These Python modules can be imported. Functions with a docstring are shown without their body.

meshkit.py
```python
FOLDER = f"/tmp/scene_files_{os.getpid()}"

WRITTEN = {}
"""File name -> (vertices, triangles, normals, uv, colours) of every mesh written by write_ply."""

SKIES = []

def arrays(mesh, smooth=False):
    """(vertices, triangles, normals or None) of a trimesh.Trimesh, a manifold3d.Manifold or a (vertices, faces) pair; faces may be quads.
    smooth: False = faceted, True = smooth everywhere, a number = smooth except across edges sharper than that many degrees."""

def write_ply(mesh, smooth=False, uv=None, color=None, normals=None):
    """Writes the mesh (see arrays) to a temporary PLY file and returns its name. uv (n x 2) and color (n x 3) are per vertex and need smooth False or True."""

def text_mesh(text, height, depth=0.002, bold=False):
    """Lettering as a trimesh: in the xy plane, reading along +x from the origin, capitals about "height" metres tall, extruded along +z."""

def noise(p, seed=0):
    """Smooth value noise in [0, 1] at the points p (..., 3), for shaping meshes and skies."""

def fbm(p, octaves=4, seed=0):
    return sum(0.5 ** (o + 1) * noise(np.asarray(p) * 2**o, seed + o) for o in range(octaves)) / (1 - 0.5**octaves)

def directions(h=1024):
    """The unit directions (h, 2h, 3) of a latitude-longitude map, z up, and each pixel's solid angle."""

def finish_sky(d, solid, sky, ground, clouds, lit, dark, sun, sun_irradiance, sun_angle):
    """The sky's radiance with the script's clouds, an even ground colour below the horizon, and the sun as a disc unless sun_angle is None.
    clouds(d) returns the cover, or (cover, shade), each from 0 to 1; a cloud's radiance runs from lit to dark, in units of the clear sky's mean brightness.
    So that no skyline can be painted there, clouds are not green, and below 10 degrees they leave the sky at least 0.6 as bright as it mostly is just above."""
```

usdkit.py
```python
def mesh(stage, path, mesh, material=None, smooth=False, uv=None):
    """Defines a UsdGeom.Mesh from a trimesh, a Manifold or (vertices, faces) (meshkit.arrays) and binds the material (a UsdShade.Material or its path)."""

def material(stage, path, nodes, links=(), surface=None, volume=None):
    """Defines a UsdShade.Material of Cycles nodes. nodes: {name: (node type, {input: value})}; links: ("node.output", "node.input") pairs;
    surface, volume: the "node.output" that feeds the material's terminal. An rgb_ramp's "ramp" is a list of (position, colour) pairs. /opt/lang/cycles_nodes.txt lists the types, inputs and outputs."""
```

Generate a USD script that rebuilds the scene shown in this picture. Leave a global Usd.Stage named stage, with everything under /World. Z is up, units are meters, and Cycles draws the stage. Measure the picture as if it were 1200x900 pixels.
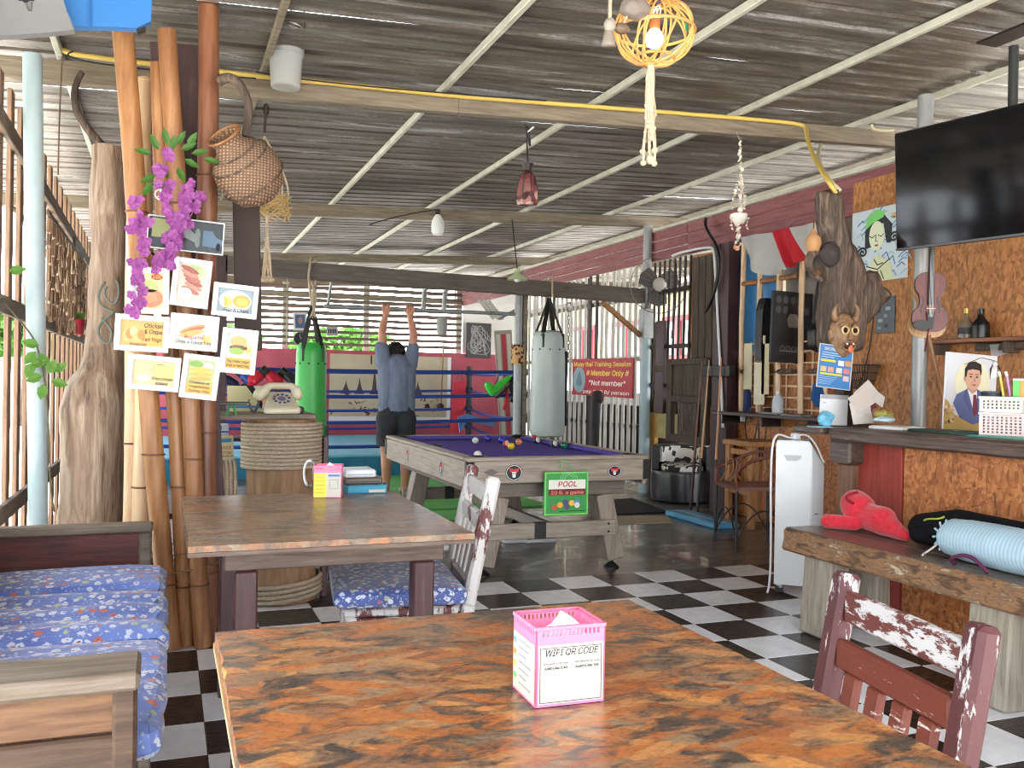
import math, random
import numpy as np, trimesh, usdkit, meshkit
import manifold3d as m3
import shapely.geometry as sg
from scipy.spatial import ConvexHull
from pxr import Usd, UsdGeom, UsdLux, UsdShade, Gf, Sdf, Vt

rng = random.Random(7); nrg = np.random.default_rng(7)
stage = Usd.Stage.CreateInMemory()
UsdGeom.SetStageUpAxis(stage, UsdGeom.Tokens.z); UsdGeom.SetStageMetersPerUnit(stage, 1.0)
UsdGeom.Xform.Define(stage, '/World'); UsdGeom.Scope.Define(stage, '/World/Looks')

# ---------------------------------------------------------------- camera, sky, sun, exposure
# world: X along the tile rows to the right, Y away from the viewer, z up; the viewer stands at x = y = 0
FOC, YAW, PIT, ROL, EYE = 1062.8, 0.364, -0.0046, 0.0165, 1.2345
EXPOSURE = 0.75
_f = np.array([math.sin(YAW)*math.cos(PIT), math.cos(YAW)*math.cos(PIT), math.sin(PIT)])
_r0 = np.array([math.cos(YAW), -math.sin(YAW), 0]); _u0 = np.cross(_r0, _f)
_r = _r0*math.cos(ROL)+_u0*math.sin(ROL); _u = -_r0*math.sin(ROL)+_u0*math.cos(ROL)
CAMP = np.array([0, 0, EYE])
cam = UsdGeom.Camera.Define(stage, '/World/camera')
cam.CreateHorizontalApertureAttr(36.0); cam.CreateVerticalApertureAttr(27.0)
cam.CreateFocalLengthAttr(36.0*FOC/1200); cam.CreateClippingRangeAttr((0.05, 500.0))
cam.CreateExposureAttr(EXPOSURE)
cam.AddTransformOp().Set(Gf.Matrix4d(*_r, 0, *_u, 0, *(-_f), 0, *CAMP, 1))
sky = UsdLux.DomeLight.Define(stage, '/World/sky')
sky.CreateIntensityAttr(1.0); sky.CreateColorAttr(Gf.Vec3f(0.94, 0.98, 1.06))
sun = UsdLux.DistantLight.Define(stage, '/World/sun')          # high veiled sun over the left side
sun.CreateIntensityAttr(8.0); sun.CreateNormalizeAttr(True); sun.CreateAngleAttr(3.0); sun.CreateColorAttr(Gf.Vec3f(1.0, 0.97, 0.92))
sun.AddRotateXYZOp().Set(Gf.Vec3f(5, -11, 0))

def ray(x, y): return _f+_r*(x-600)/FOC-_u*(y-450)/FOC
def AY(x, y, Y): d = ray(x, y); return CAMP+d*Y/d[1]           # where the photograph's pixel meets a plane
def AX(x, y, X): d = ray(x, y); return CAMP+d*X/d[0]
def AZ(x, y, z=0.0): d = ray(x, y); return CAMP+d*(z-EYE)/d[2]

# ---------------------------------------------------------------- mesh helpers
def cat(ms): return trimesh.util.concatenate([m for m in ms if m is not None and len(m.faces)])
def _cham():
    s = np.array([[a, b, c] for a in (-1, 1) for b in (-1, 1) for c in (-1, 1)], float)
    V = []
    for k in s:
        for ax in range(3):
            v = k.copy()*0.8; v[ax] = k[ax]; V.append(v)
    V = np.array(V); h = ConvexHull(V); f = h.simplices.copy()
    for i, t in enumerate(f):
        n = np.cross(V[t[1]]-V[t[0]], V[t[2]]-V[t[0]])
        if n @ V[t].mean(0) < 0: f[i] = t[::-1]
    sg_, ax_ = np.repeat(s, 3, 0), np.tile(np.arange(3), 8)
    return f, sg_, ax_
_CF, _CS, _CA = _cham()
def box(c, s, rz=0.0, R=None, bev=0.004):
    h = np.array(s, float)/2; b = min(bev, h.min()*0.45)
    V = _CS*(h-b); V[np.arange(24), _CA] = _CS[np.arange(24), _CA]*h[_CA]
    m = trimesh.Trimesh(V, _CF.copy(), process=False)
    if R is None and rz: R = rotz(rz)
    if R is not None: m.vertices = m.vertices @ np.asarray(R).T
    m.vertices = m.vertices+np.array(c, float); return m
def bx(x0, x1, y0, y1, z0, z1, bev=0.004): return box(((x0+x1)/2, (y0+y1)/2, (z0+z1)/2), (abs(x1-x0), abs(y1-y0), abs(z1-z0)), bev=bev)
def rotz(a): c, s = math.cos(a), math.sin(a); return np.array([[c, -s, 0], [s, c, 0], [0, 0, 1.0]])
def rotx(a): c, s = math.cos(a), math.sin(a); return np.array([[1, 0, 0], [0, c, -s], [0, s, c]], float)
def roty(a): c, s = math.cos(a), math.sin(a); return np.array([[c, 0, s], [0, 1, 0], [-s, 0, c]], float)
def basis(d, up=(0, 0, 1)):
    d = np.array(d, float); d /= np.linalg.norm(d); up = np.array(up, float)
    if abs(d @ up) > 0.98: up = np.array([1.0, 0, 0])
    a = np.cross(up, d); a /= np.linalg.norm(a); return a, np.cross(d, a), d
def bar(p0, p1, w, h, up=(0, 0, 1), bev=0.004):                # w sideways, h along up
    p0, p1 = np.array(p0, float), np.array(p1, float); a, b, d = basis(p1-p0, up)
    return box((p0+p1)/2, (w, h, np.linalg.norm(p1-p0)), R=np.stack([a, b, d], 1), bev=bev)
def tube(pts, r, n=8, closed=False):
    P = np.array(pts, float); k = len(P); r = np.broadcast_to(np.asarray(r, float), (k,))
    T = np.gradient(P, axis=0) if not closed else np.roll(P, -1, 0)-np.roll(P, 1, 0)
    T /= np.maximum(np.linalg.norm(T, axis=1, keepdims=True), 1e-9)
    a, b, _ = basis(T[0]); V = []
    th = np.linspace(0, 2*np.pi, n, endpoint=False)
    for i in range(k):
        a = a-T[i]*(a @ T[i]); a /= max(np.linalg.norm(a), 1e-9); b = np.cross(T[i], a)
        V.append(P[i]+r[i]*(np.cos(th)[:, None]*a+np.sin(th)[:, None]*b))
    V = np.vstack(V); F = []
    for i in range(k if closed else k-1):
        j = (i+1) % k
        for q in range(n):
            F += [(i*n+q, i*n+(q+1) % n, j*n+q), (i*n+(q+1) % n, j*n+(q+1) % n, j*n+q)]
    if not closed:
        V = np.vstack([V, P[0], P[-1]])
        for q in range(n): F += [(k*n, (q+1) % n, q), (k*n+1, (k-1)*n+q, (k-1)*n+(q+1) % n)]
    return trimesh.Trimesh(V, np.array(F), process=False)
def spline(pts, n=24):
    P = np.array(pts, float); t = np.linspace(0, 1, len(P))
    from scipy.interpolate import CubicSpline
    return CubicSpline(t, P)(np.linspace(0, 1, n))
def lathe(prof, n=24, at=(0, 0, 0), R=None):                   # profile of (r, z), from bottom to top
    prof = np.array(prof, float); th = np.linspace(0, 2*np.pi, n, endpoint=False); k = len(prof)
    V = np.vstack([np.stack([r*np.cos(th), r*np.sin(th), np.full(n, z)], 1) for r, z in prof]); F = []
    for i in range(k-1):
        for q in range(n):
            a, b, c, d = i*n+q, i*n+(q+1) % n, (i+1)*n+q, (i+1)*n+(q+1) % n
            F += [(a, b, c), (b, d, c)]
    m = trimesh.Trimesh(V, np.array(F), process=False)
    if R is not None: m.vertices = m.vertices @ np.asarray(R).T
    m.vertices = m.vertices+np.array(at, float); return m
def sphere(c, r, sub=2, s=(1, 1, 1), R=None):
    m = trimesh.creation.icosphere(sub, 1.0); V = m.vertices*np.array(s)*r
    if R is not None: V = V @ np.asarray(R).T
    return trimesh.Trimesh(V+np.array(c, float), m.faces, process=False)
def prism(pts, d, hole=None):                                  # polygon in xy, extruded along z by d
    p = sg.Polygon(pts, [hole] if hole is not None else None)
    if not p.is_valid: p = p.buffer(0)
    gs = getattr(p, 'geoms', [p])
    return cat([trimesh.creation.extrude_polygon(g, d, engine='earcut') for g in gs if g.area > 1e-12])
def rough(m, amp, freq, seed=0, it=1):
    for _ in range(it): m = m.subdivide()
    m = trimesh.Trimesh(m.vertices, m.faces, process=True)
    n = m.vertex_normals; k = (meshkit.fbm(np.array(m.vertices)*freq+17.3, 3, seed)-0.5)*2*amp
    return trimesh.Trimesh(m.vertices+n*k[:, None], m.faces, process=False)
def hullof(c): return m3.Manifold.batch_hull(c)
def blob(bones, length=0.03, smooth=10):                       # one continuous skin over bones (p0, r0, p1, r1)
    parts = []
    for p0, r0, p1, r1 in bones:
        parts.append(m3.Manifold.batch_hull([m3.Manifold.sphere(r0, 14).translate(list(map(float, p0))), m3.Manifold.sphere(r1, 14).translate(list(map(float, p1)))]))
    m = m3.Manifold.batch_boolean(parts, m3.OpType.Add).refine_to_length(length)
    me = m.to_mesh(); t = trimesh.Trimesh(me.vert_properties[:, :3], me.tri_verts, process=True)
    return trimesh.smoothing.filter_taubin(t, lamb=0.5, nu=0.53, iterations=smooth)
class Fr:                                                      # a flat face in space: o corner, ex, ey along it, n out of it
    def __init__(s, o, ex, ey):
        s.o, s.ex = np.array(o, float), np.array(ex, float); s.ex /= np.linalg.norm(s.ex)
        ey = np.array(ey, float); ey = ey-s.ex*(ey @ s.ex); s.ey = ey/np.linalg.norm(ey); s.n = np.cross(s.ex, s.ey)
    def to(s, m, z=0.0): return trimesh.Trimesh(s.o+m.vertices[:, :1]*s.ex+m.vertices[:, 1:2]*s.ey+(m.vertices[:, 2:]+z)*s.n, m.faces, process=False)
    def pt(s, x, y, z=0.0): return s.o+x*s.ex+y*s.ey+z*s.n
    def poly(s, pts, z=0.0, d=0.0008): return s.to(prism(pts, d), z)
    def rect(s, x0, y0, x1, y1, z=0.0, d=0.0008): return s.poly([(x0, y0), (x1, y0), (x1, y1), (x0, y1)], z, d)
    def ell(s, cx, cy, rx, ry, z=0.0, d=0.0008, n=20, a=0.0):
        t = np.linspace(0, 2*np.pi, n, endpoint=False); x, y = rx*np.cos(t), ry*np.sin(t)
        return s.poly(np.stack([cx+x*math.cos(a)-y*math.sin(a), cy+x*math.sin(a)+y*math.cos(a)], 1), z, d)
    def slab(s, x0, y0, x1, y1, z0, z1, bev=0.003): return s.to(bx(x0, x1, y0, y1, z0, z1, bev))
    def text(s, t, x, y, h, z=0.0, bold=False, w=None, align='c', slant=0.0, d=0.0008):
        m = meshkit.text_mesh(t, h, d, bold); v = m.vertices.copy(); b = m.bounds
        if w: v[:, 0] = (v[:, 0]-b[0][0])*(w/(b[1][0]-b[0][0])); b = np.array([[0, 0, 0], [w, 0, 0]])
        v[:, 0] += slant*v[:, 1]
        v[:, 0] += x-(b[0][0]+b[1][0])/2 if align == 'c' else x-b[0][0]
        v[:, 1] += y; m.vertices = v; return s.to(m, z)
def strip(fr, pts, w, z=0.0, d=0.0008):                        # a drawn line on a face
    return fr.to(cat([trimesh.creation.extrude_polygon(g, d, engine='earcut') for g in [sg.LineString(pts).buffer(w/2, quad_segs=2)]]), z)

# ---------------------------------------------------------------- scene helpers
_used = {}; BASE = {}
def numbered(parent, name):
    k = (parent, name); n = _used.get(k, -1)+1; _used[k] = n
    return name if n == 0 else f'{name}_{n:03d}'
def tag(p, label=None, cat_=None, group=None, kind=None):
    for k, v in (('label', label), ('category', cat_), ('group', group), ('kind', kind)):
        if v: p.SetCustomDataByKey(k, v)
    return p
def thing(name, label, cat_, base, group=None, kind=None):
    path = '/World/'+numbered('/World', name); x = UsdGeom.Xform.Define(stage, path)
    base = np.array(base, float); x.AddTranslateOp().Set(Gf.Vec3d(*map(float, base))); BASE[path] = base
    return tag(x.GetPrim(), label, cat_, group, kind)
def obj(name, m, mt, parent=None, smooth=False, label=None, cat_=None, group=None, kind=None):
    pp = str(parent.GetPath()) if parent is not None else '/World'
    path = pp+'/'+numbered(pp, name); base = BASE.get('/'.join(pp.split('/')[:3]), np.zeros(3)) if parent is not None else None
    if isinstance(m, (list, tuple)): m = cat(m)
    if base is None:
        b = m.bounds; base = np.array([(b[0][0]+b[1][0])/2, (b[0][1]+b[1][1])/2, b[0][2]])
        BASE[path] = base
    m = trimesh.Trimesh(np.array(m.vertices)-base, m.faces, process=False)
    g = usdkit.mesh(stage, path, m, mt, smooth)
    if parent is None: UsdGeom.Xformable(g).AddTranslateOp().Set(Gf.Vec3d(*map(float, base)))
    return tag(g.GetPrim(), label, cat_, group, kind)

# ---------------------------------------------------------------- materials
_m = {}
def lin(c): return tuple((x/255/12.92 if x/255 <= 0.04045 else ((x/255+0.055)/1.055)**2.4) for x in c)
def mk(name, nodes, links, surface='p.BSDF'):
    _m[name] = usdkit.material(stage, '/World/Looks/'+name, nodes, links, surface=surface); return _m[name]
def C(c, rough=0.6, metal=0.0, spec=0.5, coat=0.0, trans=0.0):
    key = 'flat_%02x%02x%02x_%d_%d_%d_%d_%d' % (*map(int, c), rough*100, metal*100, spec*100, coat*100, trans*100)
    if key in _m: return _m[key]
    return mk(key, {'p': ('principled_bsdf', {'base_color': lin(c), 'roughness': rough, 'metallic': metal, 'specular_ior_level': spec, 'coat_weight': coat, 'transmission_weight': trans})}, [])
def noisy(name, ramp, scale=(1, 1, 1), ns=8.0, detail=6.0, nr=0.6, dist=0.0, rough=0.6, bump=0.25, bdist=0.004, metal=0.0, coat=0.0, rot=(0, 0, 0), spec=0.5, bscale=3.0, rough2=None, sheen=0.0):
    nodes = {'tc': ('texture_coordinate', {}), 'mp': ('mapping', {'scale': scale, 'rotation': rot}), 'n': ('noise_texture', {'scale': ns, 'detail': detail, 'roughness': nr, 'distortion': dist}),
             'r': ('rgb_ramp', {'ramp': [(t, lin(c)) for t, c in ramp]}), 'n2': ('noise_texture', {'scale': ns*bscale, 'detail': 4.0, 'roughness': 0.6}),
             'b': ('bump', {'strength': bump, 'distance': bdist}), 'p': ('principled_bsdf', {'roughness': rough, 'metallic': metal, 'coat_weight': coat, 'specular_ior_level': spec, 'sheen_weight': sheen})}
    links = [('tc.object', 'mp.vector'), ('mp.vector', 'n.vector'), ('mp.vector', 'n2.vector'), ('n.fac', 'r.fac'), ('r.color', 'p.base_color'), ('n2.fac', 'b.height'), ('b.normal', 'p.normal')]
    if rough2 is not None:
        nodes['mr'] = ('map_range', {'from_min': 0.3, 'from_max': 0.7, 'to_min': rough, 'to_max': rough2}); links += [('n2.fac', 'mr.value'), ('mr.result', 'p.roughness')]
    return mk(name, nodes, links)
def wood(name, ramp, axis='x', ns=5.0, k=12.0, **kw):
    sc = {'x': (1, k, k), 'y': (k, 1, k), 'z': (k, k, 1)}[axis]
    return noisy(name, ramp, sc, ns, dist=kw.pop('dist', 0.6), **kw)
def peel(name, under, paint, thr=0.5, ns=9.0, scale=(1, 1, 1), w=0.015, rough=0.55, mid=None):
    ramp = [(0, under), (thr-w, under), (thr+w, paint), (1, paint)] if mid is None else [(0, mid), (thr-0.13, mid), (thr-0.11, under), (thr-w, under), (thr+w, paint), (1, paint)]
    return noisy(name, ramp, scale, ns, detail=9.0, nr=0.72, rough=rough, bump=0.5, bdist=0.004)
def flakes(name, cols, s1=(4, 22, 10), s2=(22, 4, 10), rough=0.35, coat=0.0, mixk=0.5, dark=(60, 50, 42), darkthr=0.42, bump=0.2, rough2=None, ns=3.0, ra=0.2, rb=-0.65, wob=0.5, gs=(3, 12, 3)):
    nodes = {'tc': ('texture_coordinate', {}), 'ma': ('mapping', {'mapping_type': 'texture', 'scale': tuple(1/v for v in s1), 'rotation': (ra*0.4, 0, ra)}), 'mb': ('mapping', {'mapping_type': 'texture', 'scale': tuple(1/v for v in s2), 'rotation': (rb*0.4, 0, rb)}),
             'nz': ('noise_texture', {'scale': 9.0, 'detail': 3.0}), 'va': ('vector_math', {'math_type': 'multiply_add', 'vector2': (wob, wob, wob)}), 'vb': ('vector_math', {'math_type': 'multiply_add', 'vector2': (wob, wob, wob)}),
             'v1': ('voronoi_texture', {'scale': 1.0}), 'v2': ('voronoi_texture', {'scale': 1.0}), 's1': ('separate_color', {}), 's2': ('separate_color', {}),
             'r1': ('rgb_ramp', {'ramp': [(t, lin(c)) for t, c in cols]}), 'r2': ('rgb_ramp', {'ramp': [(t, lin(c)) for t, c in cols]}),
             'mm': ('noise_texture', {'scale': 11.0, 'detail': 3.0}), 'mr': ('rgb_ramp', {'ramp': [(0, (0, 0, 0)), (0.47, (0, 0, 0)), (0.53, (1, 1, 1)), (1, (1, 1, 1))]}), 'mx': ('mix', {}),
             'gm': ('mapping', {'scale': gs}), 'dn': ('noise_texture', {'scale': ns, 'detail': 8.0, 'roughness': 0.7, 'distortion': 0.8}), 'dr': ('rgb_ramp', {'ramp': [(0, (1, 1, 1)), (darkthr-0.08, (1, 1, 1)), (darkthr+0.05, (0, 0, 0)), (1, (0, 0, 0))]}),
             'dm': ('mix', {'color2': lin(dark)}), 'gn': ('noise_texture', {'scale': 30.0, 'detail': 6.0, 'roughness': 0.7}), 'gr': ('rgb_ramp', {'ramp': [(0, (0.55, 0.55, 0.55)), (0.5, (0.95, 0.95, 0.95)), (1, (1.25, 1.25, 1.25))]}), 'gx': ('mix', {'mix_type': 'multiply', 'fac': 0.8}),
             'b': ('bump', {'strength': bump, 'distance': 0.003}), 'p': ('principled_bsdf', {'roughness': rough, 'coat_weight': coat, 'coat_roughness': 0.15})}
    links = [('tc.object', 'ma.vector'), ('tc.object', 'mb.vector'), ('tc.object', 'nz.vector'), ('nz.color', 'va.vector1'), ('nz.color', 'vb.vector1'), ('ma.vector', 'va.vector3'), ('mb.vector', 'vb.vector3'),
             ('va.vector', 'v1.vector'), ('vb.vector', 'v2.vector'), ('v1.color', 's1.color'), ('v2.color', 's2.color'), ('s1.r', 'r1.fac'), ('s2.g', 'r2.fac'),
             ('tc.object', 'mm.vector'), ('mm.fac', 'mr.fac'), ('mr.color', 'mx.fac'), ('r1.color', 'mx.color1'), ('r2.color', 'mx.color2'),
             ('tc.object', 'gm.vector'), ('gm.vector', 'dn.vector'), ('dn.fac', 'dr.fac'), ('dr.color', 'dm.fac'), ('mx.color', 'dm.color1'),
             ('gm.vector', 'gn.vector'), ('gn.fac', 'gr.fac'), ('dm.color', 'gx.color1'), ('gr.color', 'gx.color2'), ('gx.color', 'p.base_color'), ('gn.fac', 'b.height'), ('b.normal', 'p.normal')]
    if rough2 is not None:
        nodes['rr'] = ('map_range', {'from_min': 0.35, 'from_max': 0.65, 'to_min': rough, 'to_max': rough2}); links += [('gn.fac', 'rr.value'), ('rr.result', 'p.roughness')]
    return mk(name, nodes, links)
def floral(name, base, dark, sc=24.0):
    nodes = {'tc': ('texture_coordinate', {}), 'nz': ('noise_texture', {'scale': 70.0, 'detail': 1.0}), 'va': ('vector_math', {'math_type': 'multiply_add', 'vector2': (0.018, 0.018, 0.018)}),
             'v': ('voronoi_texture', {'scale': sc, 'randomness': 1.0}), 's': ('separate_color', {}), 'rc': ('rgb_ramp', {'interpolate': False, 'ramp': [(0, lin((196, 204, 222))), (0.5, lin((190, 100, 84))), (0.64, lin((170, 184, 146))), (0.78, lin((206, 210, 222))), (1, lin((206, 204, 212)))]}),
             'm': ('rgb_ramp', {'ramp': [(0, (1, 1, 1)), (0.36, (1, 1, 1)), (0.41, (0, 0, 0)), (1, (0, 0, 0))]}), 'c': ('rgb_ramp', {'ramp': [(0, (1, 1, 1)), (0.09, (1, 1, 1)), (0.12, (0, 0, 0)), (1, (0, 0, 0))]}),
             'v2': ('voronoi_texture', {'scale': sc*2.3}), 'm2': ('rgb_ramp', {'ramp': [(0, (1, 1, 1)), (0.2, (1, 1, 1)), (0.25, (0, 0, 0)), (1, (0, 0, 0))]}),
             'n': ('noise_texture', {'scale': 5.0, 'detail': 3.0}), 'rb': ('rgb_ramp', {'ramp': [(0.3, lin(dark)), (0.7, lin(base))]}),
             'x0': ('mix', {'color2': lin((165, 180, 215))}), 'x1': ('mix', {}), 'x2': ('mix', {'color2': lin((120, 50, 45))}), 'fb': ('noise_texture', {'scale': 180.0, 'detail': 2.0}), 'b': ('bump', {'strength': 0.25, 'distance': 0.002}), 'p': ('principled_bsdf', {'roughness': 0.62, 'sheen_weight': 0.3})}
    links = [('tc.object', 'nz.vector'), ('nz.color', 'va.vector1'), ('tc.object', 'va.vector3'), ('va.vector', 'v.vector'), ('va.vector', 'v2.vector'), ('v.color', 's.color'), ('s.r', 'rc.fac'), ('v.distance', 'm.fac'), ('v.distance', 'c.fac'), ('v2.distance', 'm2.fac'),
             ('tc.object', 'n.vector'), ('n.fac', 'rb.fac'), ('rb.color', 'x0.color1'), ('m2.color', 'x0.fac'), ('x0.color', 'x1.color1'), ('rc.color', 'x1.color2'), ('m.color', 'x1.fac'), ('x1.color', 'x2.color1'), ('c.color', 'x2.fac'), ('x2.color', 'p.base_color'), ('tc.object', 'fb.vector'), ('fb.fac', 'b.height'), ('b.normal', 'p.normal')]
    return mk(name, nodes, links)
def leafmat(name, c, c2):
    nodes = {'i': ('geometry', {}), 'r': ('rgb_ramp', {'ramp': [(0, lin(c)), (1, lin(c2))]}), 'p': ('principled_bsdf', {'roughness': 0.5}), 't': ('translucent_bsdf', {}), 'x': ('mix_closure', {'fac': 0.35})}
    return mk(name, nodes, [('i.random_per_island', 'r.fac'), ('r.color', 'p.base_color'), ('r.color', 't.color'), ('p.BSDF', 'x.closure1'), ('t.BSDF', 'x.closure2')], surface='x.closure')
def clearmat(name, tint=(1, 1, 1), ior=1.45, rough=0.05):
    nodes = {'t': ('transparent_bsdf', {'color': tint}), 'g': ('glossy_bsdf', {'roughness': rough, 'color': (1, 1, 1)}), 'f': ('fresnel', {'IOR': ior}), 'x': ('mix_closure', {})}
    return mk(name, nodes, [('f.fac', 'x.fac'), ('t.BSDF', 'x.closure1'), ('g.BSDF', 'x.closure2')], surface='x.closure')
def milky(name, c, k=0.5):
    nodes = {'t': ('transparent_bsdf', {'color': (0.95, 0.95, 0.95)}), 'd': ('principled_bsdf', {'base_color': lin(c), 'roughness': 0.35}), 'l': ('translucent_bsdf', {'color': lin(c)}), 'y': ('mix_closure', {'fac': 0.5}), 'x': ('mix_closure', {'fac': k})}
    return mk(name, nodes, [('d.BSDF', 'y.closure1'), ('l.BSDF', 'y.closure2'), ('t.BSDF', 'x.closure1'), ('y.closure', 'x.closure2')], surface='x.closure')

M_black_tile = noisy('black_tile', [(0.3, (30, 26, 26)), (0.55, (38, 33, 32)), (0.75, (62, 52, 48))], (1, 5, 1), 6, rough=0.22, bump=0.03, rough2=0.34)
M_white_tile = noisy('white_tile', [(0.25, (226, 230, 236)), (0.6, (242, 245, 250))], (1, 1, 1), 5, rough=0.2, bump=0.02, rough2=0.3)
M_grout = C((70, 68, 66), 0.8)
M_concrete = noisy('polished_concrete', [(0.25, (62, 56, 50)), (0.5, (96, 89, 80)), (0.75, (132, 124, 113))], (1, 1.8, 1), 1.6, detail=10, nr=0.68, dist=0.6, rough=0.2, bump=0.08, rough2=0.42, coat=0.15)
M_roof = mk('foil_backed_roof_sheet', {'tc': ('texture_coordinate', {}), 'ma': ('mapping', {'scale': (0.45, 4.5, 4.5)}), 'n': ('noise_texture', {'scale': 1.9, 'detail': 10.0, 'roughness': 0.72, 'distortion': 0.4}),
    'r': ('rgb_ramp', {'ramp': [(0.33, lin((56, 49, 44))), (0.47, lin((93, 86, 79))), (0.56, lin((124, 120, 114))), (0.66, lin((204, 206, 210)))]}), 'mb': ('mapping', {'scale': (30, 70, 30)}), 'g': ('noise_texture', {'scale': 2.0, 'detail': 3.0}),
    'gr': ('rgb_ramp', {'ramp': [(0.3, (0.6, 0.6, 0.6)), (0.7, (1.15, 1.15, 1.15))]}), 'x': ('mix', {'mix_type': 'multiply', 'fac': 0.8}), 'b': ('bump', {'strength': 0.5, 'distance': 0.006}), 'mr': ('map_range', {'from_min': 0.5, 'from_max': 0.68, 'to_min': 0.05, 'to_max': 0.7}), 'p': ('principled_bsdf', {'roughness': 0.42})},
    [('tc.object', 'ma.vector'), ('tc.object', 'mb.vector'), ('ma.vector', 'n.vector'), ('mb.vector', 'g.vector'), ('n.fac', 'r.fac'), ('g.fac', 'gr.fac'), ('r.color', 'x.color1'), ('gr.color', 'x.color2'), ('x.color', 'p.base_color'), ('g.fac', 'b.height'), ('b.normal', 'p.normal'), ('n.fac', 'mr.value'), ('mr.result', 'p.metallic')])
M_beam = wood('weathered_roof_beam', [(0.25, (92, 82, 70)), (0.5, (128, 117, 100)), (0.75, (150, 140, 124))], 'x', 3, rough=0.75, bump=0.35)
M_steel = noisy('pale_painted_steel', [(0.3, (176, 176, 162)), (0.7, (205, 206, 194))], (1, 1, 1), 6, rough=0.45, bump=0.05)
M_osb = flakes('strand_board', [(0, (128, 80, 40)), (0.3, (166, 108, 56)), (0.6, (192, 132, 76)), (1, (150, 92, 46))], (48, 60, 20), (70, 50, 36), rough=0.55, dark=(92, 58, 32), darkthr=0.36)
M_osb2 = flakes('strand_board_front', [(0, (140, 82, 42)), (0.3, (184, 112, 58)), (0.6, (206, 138, 82)), (1, (158, 92, 48))], (46, 60, 26), (60, 44, 70), rough=0.5, dark=(88, 52, 30), darkthr=0.4)
M_top1 = flakes('varnished_flake_top', [(0, (140, 84, 44)), (0.18, (190, 116, 58)), (0.36, (164, 96, 52)), (0.52, (150, 122, 92)), (0.7, (204, 138, 74)), (0.85, (128, 102, 80)), (1, (184, 108, 50))], (8, 34, 10), (10, 36, 10), rough=0.2, rough2=0.42, coat=0.25, dark=(72, 64, 58), darkthr=0.475, bump=0.12, ns=3.4, gs=(3.2, 5.5, 3), wob=.35)
M_top2 = flakes('worn_flake_top', [(0, (130, 92, 64)), (0.25, (166, 116, 78)), (0.5, (128, 108, 88)), (0.75, (150, 132, 110)), (1, (104, 86, 70))], (9, 36, 10), (10, 34, 10), rough=0.22, rough2=0.45, coat=0.2, dark=(84, 74, 66), darkthr=0.48, bump=0.12, ns=3.2, gs=(3.2, 5.5, 3), wob=.35)
M_edge = wood('raw_board_edge', [(0.3, (150, 112, 78)), (0.7, (214, 178, 138))], 'y', 6, rough=0.8)
M_maroon = wood('maroon_painted_wood', [(0.3, (54, 32, 34)), (0.6, (74, 44, 46)), (0.85, (108, 80, 78))], 'z', 6, rough=0.4)
M_apron = wood('grey_brown_table_apron', [(0.3, (74, 58, 50)), (0.7, (122, 104, 90))], 'x', 6, rough=0.55)
M_peelred = peel('flaking_maroon_paint', (92, 44, 40), (206, 200, 198), 0.585, 8.0, (1.6, 1.6, 0.7), mid=(84, 46, 46))
M_peelwhite = peel('flaking_white_paint', (96, 50, 50), (192, 190, 188), 0.47, 8.0, (1.6, 1.6, 0.6))
M_peellight = peel('worn_white_paint', (110, 74, 70), (196, 194, 192), 0.42, 9.0, (1.4, 1.4, 0.7))
M_floral = floral('blue_floral_cotton', (112, 136, 204), (70, 92, 166), 31.0)
M_floral2 = floral('blue_floral_cotton_small', (86, 106, 168), (56, 72, 132), 44.0)
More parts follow.
